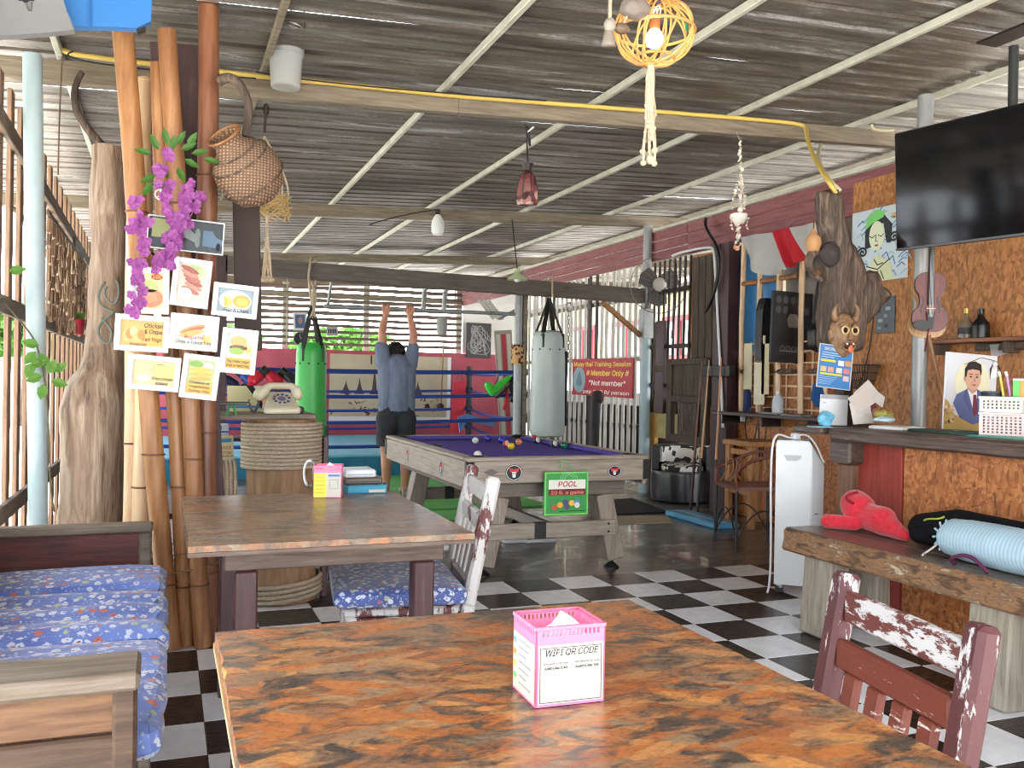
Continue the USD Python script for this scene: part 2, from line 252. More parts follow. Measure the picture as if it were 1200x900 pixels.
M_bench = wood('grey_bench_wood', [(0.25, (84, 72, 60)), (0.5, (118, 105, 90)), (0.8, (152, 143, 130))], 'x', 4, rough=0.6, bump=0.35)
M_panel = wood('brown_bench_panel', [(0.25, (58, 42, 31)), (0.5, (84, 63, 47)), (0.8, (112, 90, 70))], 'x', 3.5, rough=0.55, bump=0.3)
M_redwood = wood('dark_red_bench_wood', [(0.3, (62, 28, 24)), (0.6, (98, 46, 38)), (0.85, (120, 62, 48))], 'x', 5, rough=0.5)
M_bambs = [wood('bamboo_%d' % i, r, 'z', 3.2, 9, rough=0.36, bump=0.08, dist=0.2) for i, r in enumerate([
    [(0.25, (126, 82, 48)), (0.5, (160, 112, 70)), (0.8, (190, 146, 100))], [(0.25, (116, 76, 46)), (0.5, (148, 102, 66)), (0.8, (180, 136, 92))],
    [(0.25, (196, 158, 118)), (0.5, (218, 186, 148)), (0.8, (236, 212, 180))], [(0.25, (96, 58, 42)), (0.5, (128, 82, 58)), (0.8, (156, 108, 78))]])]
M_node = C((112, 74, 50), 0.6)
M_trunk = noisy('bare_tree_trunk', [(0.3, (92, 72, 58)), (0.45, (146, 122, 102)), (0.6, (176, 156, 136)), (0.75, (204, 190, 172))], (7, 7, 0.8), 2.6, dist=1.2, rough=0.6, bump=0.6, bdist=0.012)
M_drift = noisy('driftwood_grain', [(0.3, (46, 38, 33)), (0.5, (84, 70, 60)), (0.68, (126, 108, 94))], (9, 9, 1.2), 3.0, dist=1.2, rough=0.7, bump=0.7, bdist=0.012)
M_fence = wood('brown_fence_slat', [(0.3, (120, 92, 74)), (0.7, (168, 136, 112))], 'z', 4, rough=0.65)
M_fenced = wood('dark_fence_rail', [(0.3, (84, 70, 60)), (0.7, (126, 108, 92))], 'y', 4, rough=0.65)
M_bluepole = noisy('pale_blue_pole_paint', [(0.3, (152, 176, 184)), (0.7, (186, 204, 208))], (1, 1, 0.4), 5, rough=0.4, bump=0.05)
M_redbeam = wood('faded_red_plank', [(0.25, (104, 58, 62)), (0.5, (132, 78, 82)), (0.8, (154, 100, 104))], 'y', 3, rough=0.6, bump=0.3)
M_whiteslat = wood('white_painted_slat', [(0.25, (150, 146, 136)), (0.55, (192, 190, 180)), (0.8, (212, 210, 202))], 'z', 4, rough=0.6)
M_darkslat = C((46, 38, 36), 0.6)
M_darkred = wood('dark_maroon_post_paint', [(0.3, (44, 24, 28)), (0.7, (72, 40, 44))], 'z', 3, rough=0.45)
M_oldwood = wood('old_door_wood', [(0.25, (52, 44, 38)), (0.55, (84, 72, 60)), (0.8, (110, 98, 84))], 'z', 4, rough=0.75, bump=0.4)
M_greyoak = wood('grey_oak_laminate', [(0.25, (118, 106, 94)), (0.5, (150, 138, 124)), (0.8, (176, 166, 152))], 'x', 4.5, 14, rough=0.42, bump=0.1)
M_greyoakz = wood('grey_oak_laminate_leg', [(0.25, (112, 100, 88)), (0.5, (146, 134, 120)), (0.8, (172, 160, 146))], 'z', 4.5, 14, rough=0.42, bump=0.1)
M_felt = noisy('violet_felt', [(0.3, (88, 74, 158)), (0.7, (106, 92, 178))], (1, 1, 1), 60, rough=0.95, bump=0.1, spec=0.1)
M_darkfelt = C((40, 36, 78), 0.9)
M_bartop = wood('dark_bar_slab', [(0.25, (56, 44, 40)), (0.55, (88, 70, 62)), (0.8, (134, 116, 106))], 'y', 4, rough=0.4, bump=0.5)
M_slab = wood('live_edge_bench_slab', [(0.3, (70, 52, 42)), (0.42, (112, 84, 62)), (0.5, (160, 120, 84)), (0.58, (120, 92, 72)), (0.68, (206, 186, 158))], 'y', 9, 3, rough=0.55, bump=0.8, bdist=0.01)
M_slabtop = wood('worn_bench_top', [(0.3, (84, 70, 62)), (0.6, (124, 108, 98)), (0.85, (168, 156, 146))], 'y', 5, 10, rough=0.32, bump=0.2)
M_legwood = wood('pale_grey_bench_leg', [(0.3, (128, 118, 104)), (0.7, (172, 164, 150))], 'z', 4, rough=0.7)
M_rope = noisy('pale_rope', [(0.3, (150, 134, 112)), (0.7, (196, 182, 160))], (1, 1, 3), 60, rough=0.85, bump=0.6, bdist=0.004)
M_macrame = noisy('macrame_cord', [(0.3, (172, 152, 126)), (0.7, (214, 198, 172))], (1, 1, 1), 70, rough=0.9, bump=0.4)
M_wicker = mk('wicker_weave', {'tc': ('texture_coordinate', {}), 'n': ('noise_texture', {'scale': 14.0, 'detail': 4.0}), 'w': ('wave_texture', {'wave_type': 'bands', 'bands_direction': 'z', 'scale': 26.0, 'distortion': 1.2}), 'w2': ('wave_texture', {'wave_type': 'bands', 'bands_direction': 'x', 'scale': 22.0, 'distortion': 1.0}), 'm': ('math', {'math_type': 'multiply'}),
    'r': ('rgb_ramp', {'ramp': [(0, lin((104, 80, 62))), (0.5, lin((156, 126, 102))), (1, lin((192, 164, 138)))]}), 'b': ('bump', {'strength': 0.8, 'distance': 0.006}), 'p': ('principled_bsdf', {'roughness': 0.7})},
    [('tc.object', 'n.vector'), ('tc.object', 'w.vector'), ('tc.object', 'w2.vector'), ('w.fac', 'm.value1'), ('w2.fac', 'm.value2'), ('m.value', 'r.fac'), ('r.color', 'p.base_color'), ('m.value', 'b.height'), ('b.normal', 'p.normal')])
M_log = noisy('stump_log', [(0.25, (112, 86, 62)), (0.55, (150, 118, 88)), (0.8, (182, 152, 120))], (6, 6, 0.8), 3.0, dist=0.8, rough=0.7, bump=0.5)
M_white = C((226, 230, 232), 0.35); M_paper = C((200, 198, 184), 0.7); M_black = C((22, 22, 24), 0.45); M_ink = C((34, 34, 40), 0.8)
M_chrome = C((170, 172, 174), 0.28, 0.9); M_galv = noisy('galvanised_pole', [(0.3, (128, 132, 132)), (0.7, (166, 170, 170))], (1, 1, 0.5), 6, rough=0.42, metal=0.35, bump=0.05)
M_yellow = C((214, 186, 96), 0.5); M_cream = C((206, 198, 164), 0.5)
M_leaf = leafmat('bright_leaf', (92, 140, 52), (150, 190, 84)); M_leafd = leafmat('garden_leaf', (70, 118, 44), (150, 196, 92))
M_orchid = leafmat('orchid_petal', (168, 92, 166), (216, 158, 214))
M_clear = clearmat('clear_plastic'); M_glaz = clearmat('matt_picture_glazing', ior=1.12, rough=0.3); M_milky = milky('milky_plastic', (222, 226, 226), 0.6)

# ================================================================ THE SETTING
T = 0.30; TX0, TY0 = 0.142-9*T+0.0, 5.195                      # tile grid: columns at 0.142 + 0.3 k, rows counted towards the viewer from y = 5.195
M_ground = noisy('outdoor_ground', [(0.3, (150, 146, 138)), (0.7, (196, 192, 184))], (1, 1, 1), 0.8, rough=0.9)
obj('ground', bx(-40, 45, -30, 60, -0.30, -0.14, 0.001), M_ground, kind='structure')
floor = thing('floor', None, None, (0, 0, 0), kind='structure')
obj('concrete_slab', bx(-0.9, 6.3, TY0, 16.6, -0.12, 0.0, 0.001), M_concrete, floor)
obj('tile_bed', bx(-1.0, 5.3, -1.2, TY0, -0.12, -0.004, 0.001), M_grout, floor)
rest_b, rest_w = [], []
for i in range(-3, 18):
    for j in range(-1, 21):
        x, y = 0.142+T*i, TY0-T*j
        if j < 0: continue
        cx, cy = x+T/2, y-T/2
        if cx > 5.15: continue
        white = (i-9+j) % 2 == 0
        t = box((cx, cy, -0.005+nrg.uniform(-0.0004, 0.0004)), (T-0.0026, T-0.0026, 0.010), bev=0.0012)
        dd = np.array([cx, cy, 0])-CAMP; z = dd @ _f; px = 600+FOC*(dd @ _r)/z if z > 0.3 else -9e9; py = 450-FOC*(dd @ _u)/z if z > 0.3 else 9e9
        if -60 < px < 1260 and py < 960 and cx < 3.75: obj('tile', t, M_white_tile if white else M_black_tile, floor)
        else: (rest_w if white else rest_b).append(t)
obj('far_tiles_white', rest_w, M_white_tile, floor, kind='stuff'); obj('far_tiles_black', rest_b, M_black_tile, floor, kind='stuff')

def zmid(x): return 2.80+0.046*x                                # middle of the roof beams; the roof climbs gently to the right
ceil = thing('ceiling', None, None, (0, 0, 2.8), kind='structure')
XR0, XR1 = -1.5, 9.6
def sheet(y0, n=4, p=0.19, seed=0):
    prof = []
    for k in range(n):
        a = y0+k*p; prof += [(a, 0), (a+0.06, 0.003), (a+0.125, 0), (a+0.14, 0.016), (a+0.165, 0.016), (a+0.18, 0.001)]
    prof.append((y0+n*p, 0)); prof = np.array(prof); xs = np.linspace(XR0, XR1, 21); V = []; F = []; k = len(prof)
    for x in xs:
        for (yy, zz) in prof: V.append((x, yy, zmid(x)+0.118+zz+0.010*(meshkit.noise(np.array([x*1.3, yy*2.1, seed*1.7]), 3)-0.5)))
    for a in range(len(xs)-1):
        for b in range(k-1):
            q = a*k+b; F += [(q, q+1, q+k), (q+1, q+k+1, q+k)]
    m = trimesh.Trimesh(np.array(V), np.array(F), process=False)
    up = m.copy(); up.vertices = up.vertices+np.array([0, 0, 0.0015]); m.invert(); return cat([m, up])
ROOF0 = -0.98
for k in range(24): obj('roof_sheet', sheet(ROOF0+0.76*k, seed=k), M_roof, ceil)
PUR = [-1.44, -0.534, 0.475, 1.516, 2.529, 3.577, 4.593, 5.6, 6.6, 7.6, 8.6, 9.5]
for k, x in enumerate(PUR):
    for (ya, yb) in [(ROOF0, 5.14), (5.14, 8.94), (8.94, 12.74), (12.74, 16.9)]:
        obj('purlin', bar((x, ya, zmid(x)+0.092), (x, yb, zmid(x)+0.092), 0.032, 0.042), M_steel if (x > 1 or x < 0) else M_beam, ceil)
BEAMY = [-0.9, 1.40, 5.2, 9.0, 12.8, 16.4]
for k, y in enumerate(BEAMY):
    for (xa, xb) in [(-1.5, 1.6), (1.6, 9.6)]:
        obj('beam', bar((xa, y, zmid(xa)), (xb, y, zmid(xb)), 0.07, 0.112), M_beam, ceil)
# ---- right side: the long red plank beam, strand board wall, and the slatted side of the gym
trim = thing('trim_1', None, None, (5.05, 10, 2.7), kind='structure')
for z0, z1 in [(2.575, 2.675), (2.68, 2.79), (2.795, 2.90)]:
    for ya, yb in [(4.6, 8.2), (8.205, 12.2), (12.205, 16.4)]: obj('plank', bx(5.05, 5.085, ya, yb, z0+0.006*(ya > 8), z1, 0.006), M_redbeam, trim)
obj('cap_rail', bx(5.03, 5.07, 4.6, 16.4, 2.905, 2.935), M_steel, trim)
wr = thing('wall_right', None, None, (5.1, 4, 0), kind='structure')
for ya, yb, z1 in [(-1.2, -0.005, 2.82), (0.0, 1.195, 2.82), (1.2, 2.40, 2.82), (2.405, 3.62, 2.82), (3.625, 4.84, 2.82), (4.845, 5.72, 2.82)]: obj('board_panel', bx(5.02, 5.038, ya, yb, 0.0, z1, 0.002), M_osb, wr)
obj('board_panel', bx(5.06, 5.078, 5.725, 7.30, 0.86, 1.50, 0.002), M_osb, wr); obj('board_panel', bx(5.06, 5.078, 5.725, 7.30, 0.0, 0.855, 0.002), M_osb2, wr)
obj('board_panel', bx(5.12, 5.14, 5.725, 6.66, 1.505, 2.60, 0.002), noisy('grey_wall_cloth', [(0.3, (96, 90, 86)), (0.7, (138, 132, 126))], (1, 1, 1), 3), wr)
obj('blue_panel', bx(5.09, 5.105, 6.68, 7.34, 1.505, 2.52, 0.002), C((70, 136, 196), 0.5), wr, label='bright blue sheet panel')
for y in (5.98, 6.28, 6.58, 6.86, 7.12): obj('bamboo_post', tube([(5.0, y, 0.98), (5.0, y+0.02, 1.8), (5.0, y, 2.56)], 0.026, 8), M_bambs[2], wr)
for y in (6.05, 6.45, 6.72, 7.0): obj('bamboo_tie', tube([(4.995, y-0.12, 2.16), (4.995, y+0.12, 2.16)], 0.024, 8), M_bambs[1], wr)
for y in (6.05, 6.5, 7.0): obj('bamboo_tie', tube([(4.995, y-0.12, 1.345), (4.995, y+0.12, 1.345)], 0.022, 8), M_drift, wr)
for y in np.arange(5.85, 7.15, 0.17):
    obj('lattice_strip', bx(5.04, 5.05, y-0.008, y+0.008, 0.98, 1.62, 0.001), M_bambs[2], wr)
for z in (1.02, 1.12, 1.22, 1.32, 1.42, 1.52, 1.6): obj('lattice_strip', bx(5.032, 5.04, 5.82, 7.12, z-0.008, z+0.008, 0.001), M_bambs[2], wr)
M_block = noisy('grey_block_base', [(0.3, (128, 128, 124)), (0.7, (178, 180, 178))], (1, 1, 1), 4, rough=0.9)
obj('block_base', bx(5.42, 5.5, 7.3, 8.9, 0.0, 0.60), M_block, wr)
obj('board_panel', bx(5.1, 5.115, 7.30, 8.2, 0.62, 2.55, 0.002), M_osb, wr)
obj('board_panel', bx(5.1, 5.115, 8.205, 8.85, 0.62, 1.05, 0.002), noisy('yellow_carton_board', [(0.3, (150, 138, 84)), (0.7, (192, 180, 120))], (1, 1, 1), 4), wr)
for k, y in enumerate(np.linspace(7.52, 8.02, 5)): obj('old_plank', bar((5.06, y, 1.0), (5.06, y+0.01, 2.52), 0.02, 0.11, up=(0, 1, 0)), M_oldwood, wr)
# ---- back of the gym: pink wall with louvre slats above it
wb = thing('wall_back', None, None, (3, 15.8, 0), kind='structure')
M_pink = noisy('pink_wall_paint', [(0.3, (168, 72, 88)), (0.7, (188, 92, 106))], (1, 1, 1), 3, rough=0.7)
for xa, xb in [(-1.6, 1.2), (1.205, 3.7), (3.705, 6.3)]: obj('wall_panel', bx(xa, xb, 15.8, 15.86, -0.1, 1.70, 0.003), M_pink, wb)
M_louv = wood('brown_louvre_slat', [(0.3, (84, 70, 62)), (0.7, (130, 112, 98))], 'x', 3, rough=0.7)
z = 1.80; k = 0
while z < 2.98:
    h = 0.045 if k != 6 else 0.075
    for xa, xb in [(-1.6, 1.9), (1.92, 5.05)]:
        obj('louvre_slat', box(((xa+xb)/2, 15.9, z), (xb-xa, 0.02, h if z < 2.3 else 0.06), R=rotx(0.35), bev=0.003), M_louv, wb)
    z += 0.108; k += 1
for x in (0.3, 1.9, 3.3, 5.02): obj('louvre_post', bx(x-0.05, x+0.05, 15.96, 16.02, 1.6, 3.0), M_steel, wb)
obj('wall_rail', bx(-1.6, 5.05, 15.87, 15.93, 2.60, 2.68), M_beam, wb)
obj('wall_panel', bx(5.08, 6.3, 15.9, 15.95, 1.705, 2.95, 0.003), C((232, 232, 228), 0.6), wb, label='white panel beside the louvre slats')

# ---- right of the gym: leaning white slats below the red beam
fw_ = thing('slat_fence', 'white painted slat fence under the red beam along the gym', 'fence', (5.05, 12.5, 0))
y = 9.12; k = 0
while y < 13.1:
    lean = nrg.uniform(-0.05, 0.03); up_ = 2.58+(0.0 if k % 2 else 0.2)
    obj('slat', bar((5.04+nrg.uniform(0, 0.02), y, 0.05 if k % 3 else 0.3), (5.04, y+lean, 2.57), 0.02, 0.062, up=(0, 1, 0)), M_darkslat if k in (8, 9, 17, 30) else M_whiteslat, fw_)
    y += nrg.uniform(0.13, 0.16); k += 1
for z in (0.72, 1.5, 2.2): obj('rail', bar((5.085, 9.05, z), (5.085, 13.1, z), 0.03, 0.05), M_darkslat if z < 1 else M_whiteslat, fw_)
for y in (10.6, 12.4): obj('brace_post', bar((5.12, y, 0.0), (5.12, y+0.1, 2.57), 0.06, 0.06), M_darkred, fw_)
fd = thing('slat_fence', 'dark thin-barred fence panel between steel post and old shutters', 'fence', (5.06, 8.6, 0))
for k, y in enumerate(np.arange(8.16, 8.92, 0.105)): obj('bar', bar((5.06, y, 0.9), (5.06, y-0.03, 2.56), 0.018, 0.032, up=(0, 1, 0)), M_darkslat, fd)
for z in (1.2, 1.62, 2.22): obj('rail', bar((5.04, 8.1, z), (5.04, 8.95, z), 0.03, 0.045), M_darkslat, fd)
# ---- left side: brown slat fence along the terrace
fl = thing('slat_fence', 'brown wooden slat fence with rails along the left side', 'fence', (-0.74, 6.5, 0))
for k, y in enumerate(np.arange(2.52, 11.6, 0.33)):
    obj('slat', bar((-0.75, y, 0.0), (-0.75, y+0.015, 2.65-0.018*max(0, y-5)), 0.022, 0.10, up=(0, 1, 0), bev=0.003), M_fence, fl)
for z0, z1 in [(2.43, 2.26), (1.55, 1.54), (0.56, 0.55)]:
    obj('rail', bar((-0.722, 2.4, z0), (-0.722, 11.6, z1), 0.03, 0.085), M_fenced, fl)
# shell curtain behind the fence
sc = thing('bamboo_curtain', 'hanging curtain of short bamboo pieces on the left fence', 'curtain', (-0.675, 7.4, 1.6))
M_cur = [C((150, 120, 96), 0.6), C((186, 160, 132), 0.6), C((112, 86, 68), 0.6)]
pcs = [[], [], []]
for y in np.arange(6.15, 8.75, 0.082):
    z = 2.17
    while z > 1.60:
        h = rng.uniform(0.06, 0.12); pcs[rng.randrange(3)].append(tube([(-0.675, y+rng.uniform(-.02, .02), z), (-0.675+rng.uniform(-.01, .01), y+rng.uniform(-.03, .03), z-h)], 0.013, 5)); z -= h+0.02
for k in range(3): obj('bamboo_piece', pcs[k], M_cur[k], sc, kind='stuff')
obj('top_bar', bar((-0.675, 6.05, 2.19), (-0.675, 8.85, 2.17), 0.02, 0.03), M_fenced, sc); obj('bar_link', bar((-0.675, 7.5, 2.18), (-0.74, 7.5, 2.18), 0.02, 0.02), M_fenced, sc)

# ---- outside, seen through the slats
M_hz = C((186, 176, 146), 0.8); M_redf = C((160, 60, 70), 0.6)
hs = thing('house', 'cream house with red window frames beyond the white slats', 'house', (11.0, 13, 0))
obj('wall', bx(11.0, 11.2, 9.0, 30.0, 1.55, 4.6), M_hz, hs); obj('lower_wall', bx(10.7, 11.0, 9.0, 30.0, -0.14, 0.95), C((30, 28, 28), 0.8), hs)
for k in range(6):
    y = 12.0+2.6*k
    w = obj('window_frame', cat([bx(10.92, 11.0, y, y+1.6, 1.75, 1.87), bx(10.92, 11.0, y, y+1.6, 2.65, 2.77), bx(10.92, 11.0, y, y+0.1, 1.87, 2.65), bx(10.92, 11.0, y+1.5, y+1.6, 1.87, 2.65), bx(10.92, 10.98, y+.76, y+.84, 1.87, 2.65)]), M_redf, hs)
    obj('pane', bx(10.97, 10.975, y+0.1, y+1.5, 1.87, 2.65, 0.001), C((186, 206, 204), 0.3), w)
for k in range(3): obj('red_post', bx(10.5, 10.6, 13.0+4.4*k, 13.1+4.4*k, -0.14, 2.6), M_redf, hs)
obj('eave', bx(10.4, 11.4, 9.0, 30.0, 3.3, 3.4), M_darkslat, hs)
obj('low_wall', bx(6.75, 6.95, 8.9, 16.0, -0.14, 0.86), C((40, 38, 37), 0.85), label='low dark wall outside the white slat fence', cat_='wall')
def foliage(name, label, c, r, n, mat, trunk=None, group=None, seed=0, ls=0.11):
    g = np.random.default_rng(seed+100); t = thing(name, label, 'tree' if trunk else 'shrub', (c[0], c[1], -0.14), group)
    V, F = [], []
    u = g.normal(size=(n, 3)); u /= np.linalg.norm(u, axis=1, keepdims=True); P = np.array(c)+u*np.array(r)*(0.45+0.55*g.random((n, 1))**0.5)
    for i, p in enumerate(P):
        a = g.normal(size=3); a /= np.linalg.norm(a); b = np.cross(a, g.normal(size=3)); b /= np.linalg.norm(b); L = ls*(0.6+0.8*g.random()); k = len(V)
        V += [p-a*L, p+b*L*.45, p+a*L, p-b*L*.45]; F += [(k, k+1, k+2), (k, k+2, k+3)]
    obj('foliage', trimesh.Trimesh(np.array(V), np.array(F), process=False), mat, t, kind='stuff')
    if trunk: obj('trunk', tube([(c[0], c[1], -0.14), (c[0]+.05, c[1], c[2]*.5), (c[0], c[1], c[2])], [trunk, trunk*.8, trunk*.5], 8), M_drift, t)
foliage('shrub', 'low green shrub beyond the fence nearest the bench end', (-2.6, 5.4, 0.7), (0.8, 0.7, 0.75), 900, M_leafd, seed=1)
foliage('shrub', 'green shrub beyond the fence behind the pale blue pole', (-2.9, 8.4, 0.9), (1.0, 0.9, 0.9), 1100, M_leafd, seed=2)
for k, (x, y) in enumerate([(-3.4, 26), (1.0, 30), (5.6, 31)]):
    foliage('tree', ['leafy tree far beyond the louvres, leftmost', 'leafy tree beyond the louvres behind the green punching bag', 'leafy tree beyond the louvres left of the hanging person'][k], (x, y, 2.25), (1.9, 1.2, 0.62), 1300, M_leafd, 0.12, seed=10+k, ls=0.22)
foliage('tree', 'tall leafy tree beyond the left fence', (-4.5, 3.4, 2.6), (1.6, 1.7, 1.5), 1500, M_leafd, 0.13, seed=20, ls=0.16)

# ================================================================ POSTS AND POLES
def pole(name, label, cat_, p0, p1, r, mt, n=16): return obj(name, tube([p0, p1], r, n), mt, smooth=40, label=label, cat_=cat_)
pole('steel_pole', 'pale blue round pole at the left fence with a vine', 'pole', (-0.535, 4.72, 0), (-0.60, 4.72, 2.70), 0.042, M_bluepole, 20)
t = thing('steel_post', 'grey steel post carrying the wall fan and bag beam', 'post', (5.0, 8.94, 0))
obj('lower_sleeve', tube([(5.0, 8.94, 0), (5.0, 8.94, 1.9)], 0.062, 16), M_bluepole, t, 40); obj('upper_tube', tube([(5.0, 8.94, 1.9), (5.0, 8.94, 2.98)], 0.05, 16), M_galv, t, 40)
obj('collar', bx(4.93, 5.06, 8.87, 9.0, 1.72, 2.05), M_galv, t); obj('wooden_batten', bx(5.08, 5.13, 8.86, 8.96, 0.0, 1.9), wood('ochre_batten', [(0.3, (150, 106, 44)), (0.7, (190, 142, 66))], 'z', 4), t)
t = thing('bag_beam', 'dark hanging beam that carries both punching bags', 'beam', (2.9, 8.94, 2.2))
obj('beam_bar', bar((0.5, 8.94, 2.27), (4.94, 8.94, 2.19), 0.12, 0.16), wood('dark_bag_beam', [(0.3, (72, 66, 60)), (0.7, (104, 96, 88))], 'x', 3), t)
obj('diagonal_brace', bar((4.45, 8.94, 2.10), (4.93, 8.94, 1.75), 0.05, 0.05), wood('rusty_brace', [(0.3, (120, 82, 50)), (0.7, (168, 122, 78))], 'x', 5), t)
obj('end_post', bx(0.42, 0.52, 8.88, 9.0, 0.0, 2.36), M_darkred, t)
obj('eye_ring', tube([(4.05+0.035*math.cos(a), 8.94, 2.03+0.05*math.sin(a)) for a in np.linspace(0, 2*np.pi, 14, endpoint=False)], 0.008, 6, closed=True), M_galv, t)
obj('chain', [tube([(4.05+(0.012 if k % 2 else 0)*math.cos(a), 8.94+(0 if k % 2 else 0.012)*math.cos(a), 1.96-0.045*k+0.03*math.sin(a)) for a in np.linspace(0, 2*np.pi, 8, endpoint=False)], 0.005, 5, closed=True) for k in range(12)], M_galv, t)
t = thing('maroon_post', 'dark maroon square post with pool cues in front of the rack wall', 'post', (5.0, 7.42, 0))
obj('shaft', bx(4.90, 5.02, 7.22, 7.38, 0, 2.56), M_darkred, t); obj('shaft', bx(4.93, 5.02, 7.40, 7.52, 0, 2.56), M_darkred, t)
obj('cue_clip', bx(4.83, 4.90, 7.08, 7.56, 1.30, 1.40), M_black, t)
cu = [((4.74, 7.16, 0.0), (4.81, 7.18, 1.47)), ((4.72, 7.40, 0.0), (4.81, 7.38, 1.45)), ((4.74, 7.55, 0.0), (4.81, 7.50, 1.44))]
for k, (a, b) in enumerate(cu):
    c = thing('pool_cue', ['pool cue resting against maroon post, nearest the rack wall', 'pool cue in the middle of three against maroon post', 'pool cue against maroon post on the barrel chair side'][k], 'pool cue', a, 'pool cues in the post clip')
    a, b = np.array(a), np.array(b); q = a+(b-a)*0.36
    obj('butt', tube([a+[0, 0, 0.002], q], [0.016, 0.013], 10), [C((62, 34, 26), 0.3), C((40, 34, 34), 0.3), C((70, 40, 36), 0.3)][k], c, 40); obj('shaft', tube([q, b], [0.013, 0.007], 10), [C((196, 140, 92), 0.35), C((190, 150, 110), 0.35), C((120, 76, 54), 0.35)][k], c, 40)
cable = lambda name, label, pts, r, mt, n=40: obj(name, tube(spline(pts, n), r, 6), mt, smooth=True, label=label, cat_='cable')
cable('white_conduit', 'white conduit bending down the maroon post', [AX(788, 300, 4.94), AX(810, 293, 4.93), AX(831, 290, 4.92), AX(837, 299, 4.9), AX(840, 350, 4.89), AX(845, 450, 4.88), AX(847, 500, 4.88)], 0.014, M_white)
cable('black_cable_bundle', 'thick black cables drooping at the top of the maroon post', [AX(828, 255, 4.98), AX(830, 272, 4.93), AX(840, 290, 4.87), AX(842, 315, 4.86), AX(836, 345, 4.86), AX(826, 366, 4.9)], 0.015, M_black)
cable('black_cable', 'thin black cable hanging beside the old shutters', [(4.98, 8.3, 2.5), (4.97, 8.28, 2.1), (4.97, 8.34, 1.7)], 0.01, M_black)
t = thing('column', 'dark purple timber column inside the bamboo bundle', 'column', (0.30, 4.62, 0))
obj('shaft', bar((0.20, 4.66, 0), (0.016, 4.66, 2.80), 0.14, 0.225, up=(1, 0, 0)), noisy('purple_brown_column', [(0.3, (62, 46, 48)), (0.6, (88, 66, 66)), (0.85, (150, 128, 96))], (5, 5, 0.8), 3), t)
obj('board', bar((0.385, 4.75, 1.36), (0.36, 4.75, 2.16), 0.13, 0.03, up=(0, 1, 0)), C((58, 40, 34), 0.6), t)
# bamboo bundle
BY = 4.36
def bamb(top, bot, r0, r1, Y, label, mi, nodes=4, k=0):
    a, b = AY(*top, Y), AY(*bot, Y); b = b+(a-b)*((0.003-b[2])/(a[2]-b[2])); t = thing('bamboo_pole', label, 'bamboo pole', b, 'bamboo poles tied round the column')
    s = np.linspace(0, 1, 30); P = b+(a-b)*s[:, None]; P[:, 1] += 0.012*np.sin(s*9+k); P[:, 0] += 0.006*np.sin(s*7+2*k)
    R = r1+(r0-r1)*s; nz = [(0.10+0.8*(i+0.2*((k*37) % 5)/5)/nodes) for i in range(nodes)]
    for q in nz: R = R*(1+0.035*np.exp(-((s-q)/0.012)**2))
    obj('culm', tube(P, R, 14), M_bambs[mi], t, 50)
    for q in nz:
        i = min(28, int(q*29)); p = P[i]; obj('node_ring', tube([p+(R[i]*1.045)*np.array([math.cos(w), math.sin(w), 0]) for w in np.linspace(0, 2*np.pi, 16, endpoint=False)], 0.0045, 5, closed=True), M_node, t)
    obj('cut_end', tube([a+[0, 0, -0.004], a+[0, 0, 0.003]], r0*0.82, 14), C((206, 170, 126), 0.8), t)
bamb((141, 12), (200, 772), 0.046, 0.043, BY-0.03, 'tallest leaning orange bamboo pole, its cut top over the blue board', 0, 4, 1)
bamb((197, 37), (240, 770), 0.041, 0.040, BY-0.04, 'leaning bamboo pole with its cut top against the purple column', 1, 4, 2)
bamb((184, 75), (219, 772), 0.033, 0.040, BY+0.02, 'thin bamboo pole just left of the purple column', 0, 4, 3)
bamb((243, -40), (242, 760), 0.047, 0.045, BY+0.05, 'reddish bamboo pole reaching the roof right of the purple column', 3, 4, 4)
bamb((170, 92), (166, 700), 0.034, 0.042, BY+0.12, 'pale bamboo pole behind the menu frames, second from the trunk', 2, 4, 5)
bamb((160, 140), (149, 700), 0.030, 0.032, BY+0.16, 'whitish bamboo pole nearest the bare trunk', 2, 3, 6)
for k, z in enumerate((0.36, 0.44)):
    obj('wire_tie', tube([(0.115+0.185*math.cos(w), 4.45+0.16*math.sin(w), z+0.03*math.cos(w)) for w in np.linspace(0, 2*np.pi, 28, endpoint=False)], 0.004, 5, closed=True), C((120, 96, 74), 0.6), label=['lower wire tied round the bamboo bundle', 'upper wire tied round the bamboo bundle'][k], cat_='wire')
# bare tree trunk
px = [(168, 105, 146), (220, 104, 146), (300, 103, 147), (370, 101, 147), (405, 98, 147), (430, 90, 146), (450, 76, 146), (480, 66, 146), (530, 68, 145), (580, 68, 144), (640, 64, 143), (780, 60, 142)]
V = []; n = 28
for y, a, b in px[::-1]:
    p, q = AY(a, y, 4.78), AY(b, y, 4.78); c = (p+q)/2; r = (q[0]-p[0])/2
    th = np.linspace(0, 2*np.pi, n, endpoint=False); V.append(np.stack([c[0]+r*np.cos(th), 4.86+min(r, 0.15)*np.sin(th), np.full(n, max(c[2], 0.0))], 1))
def loft(rings, sub=3):
    A = np.array(rings); k, n = A.shape[:2]; t = np.linspace(0, 1, k); from_ = np.linspace(0, 1, (k-1)*sub+1)
    A = np.stack([[np.interp(from_, t, A[:, i, c]) for c in range(3)] for i in range(n)], 0).transpose(2, 0, 1); k = len(A)
    V = np.vstack([A.reshape(-1, 3), A[0].mean(0), A[-1].mean(0)]); F = []
    for i in range(k-1):
        for q in range(n):
            a, b, c, d = i*n+q, i*n+(q+1) % n, (i+1)*n+q, (i+1)*n+(q+1) % n; F += [(a, b, c), (b, d, c)]
    for q in range(n): F += [(k*n, (q+1) % n, q), (k*n+1, (k-1)*n+q, (k-1)*n+(q+1) % n)]
    return trimesh.Trimesh(V, np.array(F), process=False)
